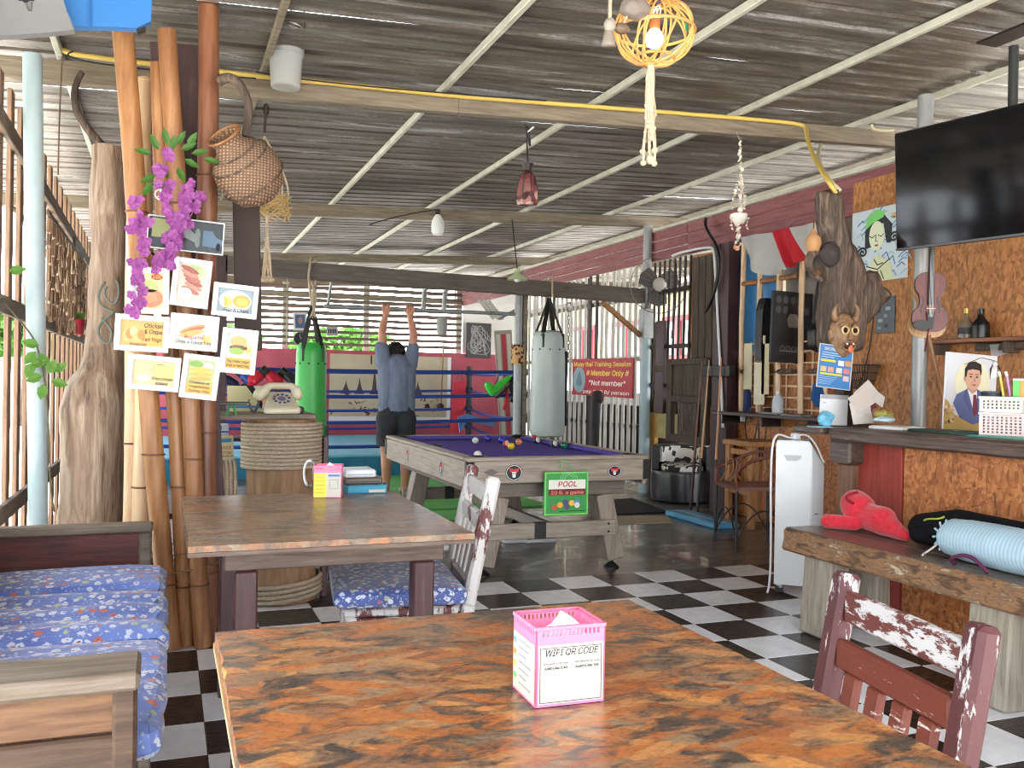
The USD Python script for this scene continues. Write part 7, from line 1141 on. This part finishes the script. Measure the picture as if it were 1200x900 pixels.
def bottle(label, x, pf, mt, cap): p = AX(x, 396, 4.945); t = thing('bottle', label, 'bottle', (p[0], p[1], zt)); p[2] = zt+.001; obj('glass', lathe(pf, 24, p), mt, t, 40); obj('stopper', lathe([(0, pf[-2][1]), (pf[-2][0]+.003, pf[-2][1]), (pf[-2][0]+.003, pf[-1][1]+.03), (0, pf[-1][1]+.03)], 16, p), cap, t, 40); return t, p
t, p = bottle('squat clear liquor bottle with gold neck on the wall shelf', 1132, [(0, 0), (.048, 0), (.05, .01), (.05, .07), (.046, .10), (.018, .135), (.015, .17), (0, .172)], C((186, 170, 140), .08, trans=.6), C((196, 160, 80), .3, .6)); obj('dark_label', lathe([(.0505, .03), (.0508, .03), (.0508, .075), (.0505, .075)], 24, p), C((60, 60, 64)), t)
bottle('squat black bottle on the wall shelf', 1149, [(0, 0), (.052, 0), (.054, .01), (.054, .08), (.048, .105), (.02, .135), (.018, .16), (0, .162)], C((20, 19, 19), .3), C((24, 22, 22), .3))
# violin hung on the pole, with a wooden body plate behind
vc = AY(1088, 352, 4.10); d = np.array([.30, -.954, 0]); t = thing('violin', 'red-brown varnished violin hung in front of the galvanised pole', 'violin', vc)
vo = [(0, -.19), (.05, -.187), (.088, -.165), (.102, -.12), (.092, -.07), (.066, -.045), (.058, -.01), (.064, .035), (.082, .06), (.088, .10), (.074, .145), (.035, .166), (0, .168)]; vo = [(x*.92, y*.92) for x, y in vo]; sp = spline([(x, y, 0) for x, y in vo], 40)[:, :2]; outl = np.vstack([sp, (sp[::-1]*np.array([-1, 1]))[1:-1]]); f = Fr(vc, (math.cos(.55), -math.sin(.55), 0), (-.02, 0, 1)); 
if f.n @ (CAMP-vc) < 0: f.n = -f.n
M_vio = wood('violin_varnish', [(0.3, (70, 18, 14)), (0.6, (104, 32, 22)), (0.85, (136, 56, 38))], 'z', 5, rough=.38, coat=.08)
b1 = obj('body', f.to(prism([tuple(q) for q in outl], .035)), M_vio, t, 30); obj('top_plate', f.to(prism([tuple(q*1.03) for q in outl], .006), .036), M_vio, t, 30); obj('edge_binding', tube([f.pt(q[0]*1.03, q[1]*1.03, .04) for q in outl[::2]], .0035, 5, closed=True), C((60, 24, 18), .3), t)
obj('fingerboard', f.to(prism([(-.016, -.03), (.016, -.03), (.012, .30), (-.012, .30)], .012), .05), M_black, t); obj('neck', f.slab(-.011, .15, .011, .32, .02, .05, .005), M_drift, t); obj('bridge', f.slab(-.026, -.055, .026, -.048, .042, .066, .002), M_bambs[2], t); obj('tailpiece', f.to(prism([(-.012, -.17), (.012, -.17), (.022, -.07), (-.022, -.07)], .006), .055), M_black, t); obj('chin_rest', f.to(prism([(x*.05-.045, y*.03-.148) for x, y in [(math.cos(a), math.sin(a)) for a in np.linspace(0, 6.283, 20)[:-1]]], .014), .05), M_black, t)
for s in (-1, 1): obj('sound_hole', strip(f, [(s*.045, .02), (s*.036, .008), (s*.043, -.03), (s*.052, -.062), (s*.045, -.075)], .005, .0425), M_black, t)
[obj('string', tube([f.pt(-.009+.006*i, -.1, .062), f.pt(-.009+.006*i, -.05, .068), f.pt(-.007+.005*i, .3, .064)], .0012, 4), C((150, 150, 150), .3, .8), t) for i in range(4)]; obj('red_cord', tube([f.pt(-.01, -.17, .06), f.pt(-.015, -.30, .0)], .004, 5), C((110, 30, 30)), t)
f2 = Fr(vc+np.array([.035, .03, -.02]), f.ex, f.ey); f2.n = f.n; t = thing('wooden_plate', 'bare wooden violin-shaped plate hanging behind the varnished violin', 'plate', f2.o); obj('plate', f2.to(prism([tuple(q*1.12) for q in outl], .02), -.05), wood('bare_maple', [(0.3, (160, 120, 78)), (0.7, (206, 168, 120))], 'z', 5, rough=.4), t, 30); obj('bow', tube([f2.pt(.01, -.18, -.03), f2.pt(.10, -.58, -.03)], .011, 8), M_bambs[1], t, True)
# portrait on the bar
def pport(t, fr, w, h):
    obj('pale_halo', fr.ell(.52*w, .62*h, .34*w, .30*h, .0003), C((222, 222, 190)), t); obj('golden_field', fr.poly([(0, 0), (.98*w, 0), (.98*w, .14*h), (.5*w, .10*h), (.2*w, .2*h), (.08*w, .36*h), (0, .4*h)], .0005), C((176, 150, 88)), t); g = random.Random(6); [obj('blossom_dab', fr.ell(g.uniform(.02, .2)*w, g.uniform(.02, .36)*h, .03*w, .02*h, .0008+.0001*k, .0004, 8), C([(214, 190, 160), (196, 160, 120), (150, 120, 90)][k % 3]), t) for k in range(16)]
    ct = obj('blue_coat', fr.poly([(.16*w, .34*h), (.22*w, .46*h), (.42*w, .54*h), (.6*w, .55*h), (.84*w, .46*h), (.92*w, .32*h), (.86*w, .16*h), (.56*w, .08*h), (.3*w, .16*h)], .0025), C((88, 104, 148)), t); obj('white_shirt', fr.poly([(.42*w, .54*h), (.6*w, .56*h), (.62*w, .44*h), (.56*w, .26*h)], .003), C((226, 226, 230)), ct); obj('dark_red_tie', fr.poly([(.54*w, .47*h), (.6*w, .47*h), (.64*w, .24*h), (.58*w, .18*h), (.54*w, .26*h)], .0036), C((112, 50, 66)), ct)
    [obj('lapel', fr.poly(p_, .0034), C((76, 92, 134)), ct) for p_ in ([(.40*w, .54*h), (.34*w, .42*h), (.52*w, .22*h)], [(.62*w, .54*h), (.74*w, .44*h), (.62*w, .24*h)])]
    fc = obj('face', fr.ell(.52*w, .68*h, .15*w, .15*h, .0042), C((206, 166, 142)), t); obj('neck', fr.poly([(.42*w, .62*h), (.6*w, .62*h), (.6*w, .52*h), (.52*w, .48*h), (.42*w, .54*h)], .0038), C((190, 148, 126)), t); obj('ear', fr.ell(.365*w, .67*h, .025*w, .035*h, .0046), C((190, 146, 124)), fc)
    obj('hair', fr.poly([(.355*w, .69*h), (.35*w, .8*h), (.42*w, .885*h), (.54*w, .905*h), (.66*w, .87*h), (.68*w, .78*h), (.665*w, .72*h), (.64*w, .79*h), (.5*w, .80*h), (.4*w, .78*h), (.385*w, .7*h)], .005), C((40, 34, 38)), t)
    for s in (.47, .59): obj('eye', fr.ell(s*w, .70*h, .022*w, .011*h, .005), C((50, 36, 34)), fc); obj('eyebrow', fr.rect((s-.035)*w, .73*h, (s+.035)*w, .74*h, .005), C((60, 46, 42)), fc)
    obj('nose', fr.poly([(.54*w, .70*h), (.575*w, .64*h), (.52*w, .635*h)], .005), C((186, 140, 118)), fc); obj('lips', fr.ell(.54*w, .595*h, .045*w, .012*h, .005), C((166, 96, 92)), fc)
panel('portrait', 'painted portrait of a man in a blue suit leaning on the bar', 'portrait', [(1105, 503), (1165, 506), (1110, 412)], 3.62, pport, .012, C((206, 212, 218), .4))
prect('white_card', 'white paper strip below the portrait on the bar', 'paper', [(1122, 508), (1156, 512), (1122, 504.5)], 3.50, (232, 234, 236), lambda t, f, w, h: obj('edge', f.rect(0, 0, w, .15*h), C((200, 204, 206)), t), .03)
t = thing('glass_jar', 'small glass jar lamp hanging by the portrait corner', 'jar', AY(1166, 440, 3.42)); q = AY(1166, 437, 3.42); obj('glass', lathe([(0, 0), (.022, 0), (.024, .01), (.024, .05), (.016, .065), (.016, .072)], 18, q-[0, 0, .03]), M_clear, t, 40); obj('wire_handle', tube([q+[.017*math.cos(a), 0, .04+.02*math.sin(a)] for a in np.linspace(0, 3.14, 12)], .002, 5), M_chrome, t); obj('wire_hook', tube([q+[0, 0, .06], q+[.02, .1, .08], q+[.0, .19, .045]], .002, 5), M_chrome, t)
# baskets
def basket(label, cx, cy, z0, w, d, h, n, rows, mt):
    t = thing('plastic_basket', label, 'basket', (cx, cy, z0)); a = -.22; ex, ey = np.array([math.sin(-a)*0+math.cos(a+1.2)*0+.30, -.954, 0]), None; ex = np.array([.45, -.893, 0]); ey = np.array([.893, .45, 0]); o = np.array([cx, cy, z0])
    for (f, L) in [(Fr(o, ex, (0, 0, 1)), w), (Fr(o+ex*w, ey, (0, 0, 1)), d), (Fr(o+ex*w+ey*d, -ex, (0, 0, 1)), w), (Fr(o+ey*d, -ey, (0, 0, 1)), d)]:
        p = sg.Polygon([(0, 0), (L, 0), (L, h), (0, h)]).difference(sg.MultiPolygon([sg.box(.012+(L-.024)*(i+.25)/n, .014+(h-.03)*(j+.2)/rows, .012+(L-.024)*(i+.75)/n, .014+(h-.03)*(j+.75)/rows) for i in range(n) for j in range(rows)]))
        obj('side', f.to(trimesh.creation.extrude_polygon(p, .003, engine='earcut'), -.003), mt, t); obj('rim', f.slab(-.003, h-.012, L+.003, h, -.004, .005, .002), mt, t)
    obj('bottom', box(o+ex*w/2+ey*d/2+[0, 0, .004], (w-.01, d-.01, .004), R=np.stack([ex, ey, [0, 0, 1]], 1), bev=.001), mt, t); obj('contents', box(o+ex*w/2+ey*d/2+[0, 0, h*.35], (w-.03, d-.03, h*.5), R=np.stack([ex, ey, [0, 0, 1]], 1)), C((150, 140, 132), .8), t); return o, ex, ey
M_bk1, M_bk2 = C((236, 230, 214), .4), C((234, 206, 204), .4); zb_ = 1.002
o = AY(1153, 508, 3.42); o, ex, ey = basket('white perforated plastic basket, lower of two on the bar', 3.66, 3.28, zb_, .20, .13, .115, 9, 6, M_bk2)
o, ex, ey = basket('white perforated plastic basket stacked on top of the other', 3.665, 3.285, zb_+.116, .19, .12, .075, 9, 3, M_bk1)
q = o+ex*.04+ey*.06; t = thing('dark_bowl', 'dark bowl sitting in the upper plastic basket', 'bowl', q+[0, 0, .07]); obj('bowl', lathe([(0, .055), (.045, .06), (.05, .09), (.042, .10), (.035, .085), (0, .08)], 22, q), C((40, 50, 62), .4), t, 40); obj('rim', tube([q+[.046*math.cos(a_), .046*math.sin(a_), .095] for a_ in np.linspace(0, 6.283, 20, endpoint=False)], .004, 5, closed=True), C((60, 70, 80), .4), t)
for k, (c_, l) in enumerate([((196, 190, 80), 'yellow straw standing in the upper basket'), ((200, 150, 210), 'pale violet straw standing in the upper basket'), ((90, 200, 90), 'bright green packet standing in the upper basket'), ((240, 150, 60), 'orange packet standing in the upper basket')]):
    q = o+ex*(.10+.025*k)+ey*(.04+.02*(k % 2))+[0, 0, .045]; t = thing('basket_filler', l, 'straw' if k < 2 else 'packet', q)
    if k < 2: obj('tube', tube([q, q+[-.02, .01, .13]], .006, 8), C(c_, .4), t, True); obj('tip', tube([q+[-.02, .01, .13], q+[-.028, .012, .15]], .0065, 8), M_white, t)
    else: obj('packet', box(q+[0, 0, .05], (.03, .006, .12), rz=-1.1+.1*k, bev=.002), C(c_, .4), t); obj('seal', box(q+[0, 0, .112], (.031, .007, .01), rz=-1.1+.1*k, bev=.001), M_white, t)
t = thing('plastic_sheet', 'dry pale plastic sheet hanging below the wall shelf', 'sheet', (4.9, 3.9, 1.4)); q0 = AX(1168, 404, 4.95); obj('sheet', sheetpts([(1160, 404), (1175, 403), (1200, 402)], [(1168, 420), (1185, 412), (1202, 418)], q0[1], 14, .03), M_milky, t, True)
cable('wall_wire', 'thin dark wire down the strand board behind the mask', [AX(1024, 368, 5.01), AX(1020, 400, 5.005), AX(1014, 430, 5.005), AX(1006, 452, 5.01)], .005, M_black, 24)
cable('shelf_wires', 'tangle of thin black wires under the black shelf', [(4.95, 6.9, .94), (4.93, 6.95, .8), (4.9, 6.8, .7), (4.92, 6.75, .9), (4.9, 6.7, .6), (4.92, 6.62, .92)], .006, M_black, 50)

# ================================================================ HANGING FROM THE ROOF
def hang(name, label, cat_, p): return thing(name, label, cat_, p)
# glowing wicker lamp
c = AY(767, 37, 3.0); t = hang('wicker_lamp', 'glowing round rattan lamp with a macrame tail at the top', 'lamp', c-[0, 0, .3]); R_ = .150; M_rat = mk('amber_rattan', {'p': ('principled_bsdf', {'base_color': lin((214, 176, 112)), 'roughness': .45}), 't': ('translucent_bsdf', {'color': lin((230, 180, 110))}), 'x': ('mix_closure', {'fac': .35})}, [('p.BSDF', 'x.closure1'), ('t.BSDF', 'x.closure2')], surface='x.closure')
g = random.Random(9)
for k in range(11):
    a, b = g.uniform(0, 6.28), g.uniform(-.5, .5); n_ = np.array([math.cos(a)*math.cos(b*.6), math.sin(a)*math.cos(b*.6), math.sin(b*.6)]); e1, e2, _ = basis(n_); r0 = R_*g.uniform(.94, 1.03)
    obj('rattan_hoop', tube([c+r0*(e1*math.cos(w)+e2*math.sin(w))*np.array([1, 1, .84]) for w in np.linspace(0, 6.283, 36, endpoint=False)], .0042, 6, closed=True), M_rat, t, True)
for zz, rr in ((.105, .055), (-.10, .075), (.0, .150)): obj('rattan_ring', tube([c+[rr*math.cos(w), rr*math.sin(w), zz] for w in np.linspace(0, 6.283, 30, endpoint=False)], .006, 6, closed=True), M_rat, t, True)
bulb = c+[0.0, 0, -.028]; mb = obj('bulb', sphere(bulb, .034, 3, (1, 1, 1.05)), mk('lit_bulb', {'e': ('emission', {'color': (1.0, .74, .40), 'strength': 26.0})}, [], surface='e.emission'), t, True)
lamp = UsdLux.SphereLight.Define(stage, str(t.GetPath())+'/lamp_glow'); lamp.CreateRadiusAttr(.036); lamp.CreateIntensityAttr(9.0); lamp.CreateColorAttr(Gf.Vec3f(1, .66, .32)); lamp.AddTranslateOp().Set(Gf.Vec3d(*map(float, bulb-(c-[0, 0, .3]))))
obj('socket', lathe([(0, 0), (.02, 0), (.022, .04), (.016, .055), (0, .055)], 16, bulb+[0, 0, .034]), C((150, 100, 60), .5), t, 40); obj('spring_coil', tube([c+[-.085+.0045*w, -.055, .03+.0016*w+0*w] + np.array([0, .018*math.cos(w*1.9), .018*math.sin(w*1.9)]) for w in np.linspace(0, 17, 110)], .0028, 5), M_white, t)
obj('cord', tube([c+[0, 0, .10], [c[0], c[1], zmid(c[0])+.1]], .006, 6), M_black, t); obj('blue_tape', tube([c+[0, -.02, .10], c+[0, -.02, .135]], .012, 8), C((60, 74, 110), .5), t); obj('green_tape', tube([c+[-.012, 0, -.165], c+[-.01, 0, -.115]], .011, 10), C((70, 150, 140), .5), t); obj('green_clip', box(c+[.128, -.02, .03], (.012, .012, .03)), C((30, 100, 80), .5), t)
for k in range(9):
    a = k*.7; L = .20+.045*(k % 4); P = [c+[-.012+.006*math.cos(a), .006*math.sin(a), -.12]]+[c+[-.014+(.009+.012*s)*math.cos(a+s)+.004*math.sin(9*s+k), (.009+.012*s)*math.sin(a+s), -.16-L*s*1.0] for s in np.linspace(.1, 1, 8)]; s_ = obj('macrame_strand', tube(P, .0052, 6), M_macrame, t, True); obj('knot', sphere(P[-1], .012, 1), M_macrame, s_); obj('knot', sphere(P[4+k % 3], .0095, 1), M_macrame, s_)
obj('macrame_strand', tube([c+[-.012, 0, -.16], c+[-.016, 0, -.35], c+[-.012, 0, -.47]], .006, 6), M_macrame, t, True); obj('tail_knot', sphere(c+[-.01, 0, -.48], .016, 2, (1, 1, 1.2)), M_macrame, t, True)
c2 = AY(718, 30, 2.9); t = hang('rope_ornament', 'grey knotted rope ornament hanging left of the glowing lamp', 'ornament', c2); obj('cord', tube([c2+[-.012, 0, -.01], [c2[0]-.01, c2[1], zmid(c2[0])+.09]], .007, 6), M_rope, t, True); obj('wood_lump', rough(sphere(c2+[.085, 0, .075], .05, 3, (1.2, 1, .8)), .012, 18, 2), C((120, 112, 104), .8), t, True); obj('knot', rough(sphere(c2+[-.012, 0, -.0], .022, 2, (1, 1, 1.3)), .006, 30, 2), C((150, 144, 134), .85), t, True); obj('tassel', rough(lathe([(.0, -.075), (.026, -.07), (.02, -.04), (.012, -.01), (0, 0)], 14, c2+[-.016, 0, -.005]), .005, 30, 3, 1), C((132, 124, 114), .9), t, True); obj('wood_bead', sphere(c2+[.035, 0, -.005], .02, 2, (1.5, 1, 1)), C((104, 84, 66), .6), t, True); obj('bead_cord', tube([c2+[.035, 0, .0], c2+[.06, 0, .05]], .005, 5), M_rope, t)
# bucket and bottle
c = AY(335, 75, 4.9); t = hang('bucket', 'translucent white bucket with pink handle hanging from the roof', 'bucket', c-[0, 0, .13]); z0, z1 = AY(335, 103, 4.9)[2], AY(335, 56, 4.9)[2]; q = np.array([c[0], 4.9, 0]); h = z1-z0
obj('shell', lathe([(0, 0), (.072, 0), (.076, .006), (.086, h*.8), (.092, h*.82), (.094, h), (.089, h), (.084, h*.8), (.074, .012), (0, .01)], 32, q+[0, 0, z0]), M_milky, t, 40); obj('residue', lathe([(0, .012), (.07, .012), (.072, .05), (0, .045)], 24, q+[0, 0, z0]), C((196, 186, 160), .8), t, 40)
obj('pink_handle', tube([q+[.09*math.cos(a), 0, z1-.02+.085*math.sin(a)] for a in np.linspace(0, 3.1416, 20)], .0055, 8), C((232, 70, 140), .4), t, True); obj('hanging_wire', tube([q+[0, 0, z1+.065], [q[0], 4.9, zmid(q[0])+.075]], .003, 5), M_black, t)
c = AY(350, 8, 4.5); t = hang('plastic_bottle', 'clear plastic bottle tied under the roof above the bucket', 'bottle', c); Rb = rotx(.15) @ roty(.22); obj('shell', lathe([(0, -.10), (.03, -.10), (.036, -.09), (.034, -.06), (.037, -.03), (.034, 0), (.037, .03), (.036, .06), (.015, .11), (.013, .13), (0, .13)], 22, c, Rb), M_clear, t, 40); [obj('rib', tube([c+Rb @ np.array([.0375*math.cos(a), .0375*math.sin(a), z]) for a in np.linspace(0, 6.283, 20, endpoint=False)], .0022, 5, closed=True), M_milky, t) for z in (-.09, -.06, -.03, 0, .03, .06)]; obj('cap', lathe([(0, .13), (.016, .13), (.016, .15), (0, .15)], 14, c, Rb), M_white, t, 40); obj('tie_wire', tube([c+Rb @ np.array([0, 0, .14]), [c[0]+.03, 4.5, zmid(c[0])+.10]], .003, 5), M_black, t)
# wicker basket and its bent handle
c = AY(290, 200, 4.22); t = hang('wicker_basket', 'round wicker fish basket with flared mouth tied to the bamboo', 'basket', c); ax = np.array([-.54, -.42, .62]); ax /= np.linalg.norm(ax); e1, e2, _ = basis(ax); Rw = np.stack([e1, e2, ax], 1)
obj('body', lathe([(0, -.158), (.06, -.152), (.115, -.115), (.145, -.05), (.150, .01), (.135, .065), (.10, .105), (.072, .128), (.064, .15), (.070, .175), (.078, .185), (.070, .185), (.058, .165), (.055, .14), (.07, .11), (.12, .06), (.13, 0), (.10, -.10), (0, -.14)], 44, c, Rw), M_wicker, t, 50); obj('mouth_rim', tube([c+Rw @ np.array([.074*math.cos(a), .074*math.sin(a), .186]) for a in np.linspace(0, 6.283, 34, endpoint=False)], .007, 6, closed=True), M_bambs[1], t, True)
[obj('mouth_spike', tube([c+Rw @ np.array([.066*math.cos(a), .066*math.sin(a), .18]), c+Rw @ np.array([.035*math.cos(a), .035*math.sin(a), .14])], .0035, 4), M_node, t) for a in np.linspace(0, 6.283, 16, endpoint=False)]
[obj('weave_band', tube([c+Rw @ np.array([(rr+.003)*math.cos(a), (rr+.003)*math.sin(a), zz]) for a in np.linspace(0, 6.283, 40, endpoint=False)], .004, 5, closed=True), M_drift, t, True) for zz, rr in ((.065, .135), (.105, .10), (-.05, .145))]
obj('arch_handle', tube(spline([AY(256, 96, 4.24), AY(272, 92, 4.22), AY(284, 104, 4.22), AY(291, 124, 4.22), AY(290, 145, 4.22), AY(287, 160, 4.22)], 30), np.linspace(.022, .017, 30), 10), M_drift, t, True)
# macrame hanger with straw behind the basket
c = AY(314, 235, 5.06); t = hang('macrame_hanger', 'macrame hanger holding straw below the first beam', 'macrame hanger', c); top = AY(312, 122, 5.08)
obj('beam_tie', tube([top, [top[0], 5.175, top[2]+.02]], .005, 5), M_black, t); obj('black_loop', tube([top+[.012*math.cos(a), 0, -.03+.03*math.sin(a)] for a in np.linspace(0, 6.283, 14, endpoint=False)], .005, 5, closed=True), M_black, t); obj('tie', tube([top, AY(310, 155, 5.06)], .008, 6), C((60, 52, 46), .8), t)
kn = AY(310, 160, 5.06)
for k in range(7):
    a = k*.9; P = spline([kn, c+[.085*math.cos(a), .06*math.sin(a), .14], c+[.10*math.cos(a), .07*math.sin(a), .0], c+[.03*math.cos(a), .02*math.sin(a), -.07], AY(313, 262, 5.06), AY(313+3*math.cos(a), 300, 5.06), AY(313+6*math.cos(a+1), 328, 5.06)], 26); s_ = obj('cord', tube(P, .0055, 5), M_macrame, t, True); obj('knot', sphere(P[-1], .013, 1), M_macrame, s_); obj('knot', sphere(P[16+k % 5], .010, 1), M_macrame, s_)
st = []; g = random.Random(4)
for k in range(130):
    a = g.uniform(0, 6.28); b = g.uniform(-1, 1); q = c+np.array([.10*math.cos(a), .07*math.sin(a), -.03+.05*b]); d = np.array([-math.sin(a), math.cos(a), g.uniform(-.5, .6)])*g.uniform(.04, .08); st.append(tube([q-d, q+np.array([0, 0, .012]), q+d+np.array([-.02*math.cos(a), -.02*math.sin(a), 0])], .0028, 4))
obj('straw', st, C((206, 178, 120), .8), t, kind='stuff')
# purple glass pendant, white bulb, green shade
c = AY(618, 222, 5.12); t = hang('glass_pendant', 'dark red patchwork glass pendant lamp below the first beam', 'pendant lamp', c-[0, 0, .14]); top = AY(617, 148, 5.14)
M_pg = mk('purple_patch_glass', {'tc': ('texture_coordinate', {}), 'v': ('voronoi_texture', {'scale': 24.0}), 's': ('separate_color', {}), 'r': ('rgb_ramp', {'ramp': [(0, lin((60, 30, 36))), (.35, lin((110, 60, 62))), (.6, lin((150, 104, 96))), (.8, lin((70, 36, 40))), (1, lin((176, 140, 132)))]}), 'p': ('principled_bsdf', {'roughness': .15, 'coat_weight': .4})}, [('tc.object', 'v.vector'), ('v.color', 's.color'), ('s.r', 'r.fac'), ('r.color', 'p.base_color')])
obj('glass_shade', lathe([(.0, -.105), (.062, -.10), (.072, -.07), (.066, 0), (.045, .085), (.028, .10), (0, .10)], 8, c), M_pg, t); obj('dark_neck', lathe([(.03, .095), (.02, .115), (.026, .13), (.036, .155), (.03, .155), (0, .15)], 14, c), C((40, 30, 30), .5), t, 40); obj('cord', tube([c+[0, 0, .15], top, [top[0], 5.175, top[2]+.02]], .005, 6), M_black, t); obj('cord_knot', tube(spline([top, top+[.02, 0, -.05], top+[.025, 0, -.12], top+[.01, 0, -.06], top+[0, 0, -.02]], 14), .005, 5), M_black, t); obj('white_tie', tube([top+[.0, 0, -.04], top+[.045, 0, .0]], .006, 5), M_white, t)
[obj('lead_line', tube([c+[.0728*math.cos(a), .0728*math.sin(a), -.07], c+[.067*math.cos(a), .067*math.sin(a), 0], c+[.046*math.cos(a), .046*math.sin(a), .085]], .003, 5), C((50, 36, 36), .5), t) for a in np.linspace(0, 6.283, 8, endpoint=False)]
c = AY(513, 264, 8.9); t = hang('white_bulb', 'unlit white screw-in bulb hanging at the second beam', 'bulb', c-[0, 0, .1]); obj('bulb', lathe([(0, -.10), (.045, -.095), (.062, -.07), (.066, -.02), (.062, .04), (.04, .085), (.022, .11), (0, .11)], 24, c), C((226, 230, 230), .3), t, 40); obj('socket', lathe([(0, .108), (.024, .108), (.026, .16), (0, .165)], 14, c), M_black, t, 40); obj('cord', tube(spline([c+[0, 0, .16], c+[-.1, 0, .14], c+[-.4, 0, -.02+.08], c+[-.7, 0, -.05]], 20), .006, 5), M_black, t); obj('drop_cord', tube([c+[0, 0, .16], [c[0], c[1], zmid(c[0])+.02]], .006, 5), M_black, t)
c = AY(606, 322, 8.75); t = hang('pendant_shade', 'pale green enamel lamp shade hanging near the steel upright', 'pendant lamp', c-[0, 0, .08]); obj('shade', lathe([(.105, -.055), (.112, -.055), (.09, -.02), (.045, .01), (.03, .03), (.028, .06), (0, .065), (0, .06), (.024, .055), (.027, .028), (.042, .005), (.085, -.024)], 28, c), C((190, 206, 160), .35), t, 40); obj('cord', tube([c+[0, 0, .06], [c[0]+.01, c[1]+.2, zmid(c[0])-.03]], .006, 6), M_black, t); obj('bulb', sphere(c+[0, 0, -.045], .035, 2), M_white, t, True)
# shell chime
top = AY(868, 166, 5.1); t = hang('shell_chime', 'long white seashell chime hanging from the first beam', 'shell chime', AY(866, 295, 5.1)); g = random.Random(12); M_sh = [C((222, 216, 204), .4), C((200, 190, 176), .4), C((232, 228, 220), .4)]
def shell(p, s): m = lathe([(0, -.3*s), (.9*s, 0), (.6*s, .25*s), (0, .35*s)], 7, (0, 0, 0)); R = rotx(g.uniform(-1.2, 1.2)) @ roty(g.uniform(-1.2, 1.2)); m.vertices = m.vertices @ R.T*np.array([1, .8, 1])+p; return m
def chain(a, b, n, s0, s1):
    for k in range(n): q = a+(b-a)*k/(n-1); obj('shell', shell(q+np.array([g.uniform(-.008, .008), g.uniform(-.01, .01), 0]), s0+(s1-s0)*k/(n-1)), M_sh[k % 3], t)
    obj('thread', tube([a, b], .002, 4), M_macrame, t)
pxs = lambda x, y: AY(x, y, 5.1)
chain(pxs(868, 166), pxs(868, 206), 12, .014, .018); chain(pxs(868, 206), pxs(857, 244), 12, .014, .015); chain(pxs(868, 206), pxs(867, 246), 13, .018, .022); chain(pxs(869, 206), pxs(873, 244), 12, .014, .017)
obj('big_shell', rough(lathe([(0, -.05), (.03, -.045), (.055, -.01), (.058, .015), (.05, .02), (.03, -.005), (0, -.02)], 18, pxs(866, 254)), .004, 22, 2), M_sh[2], t, 50); chain(pxs(857, 256), pxs(858, 268), 4, .016, .012); chain(pxs(876, 256), pxs(875, 268), 4, .014, .012); chain(pxs(865, 262), pxs(864, 284), 9, .024, .018); [obj('orange_shell', shell(pxs(861+2.6*k, 289+2*(k % 2)), .022), C((222, 166, 130), .4), t) for k in range(3)]
obj('thread', tube([top, [top[0], top[1]+.05, zmid(top[0])-.05]], .002, 4), M_macrame, t)
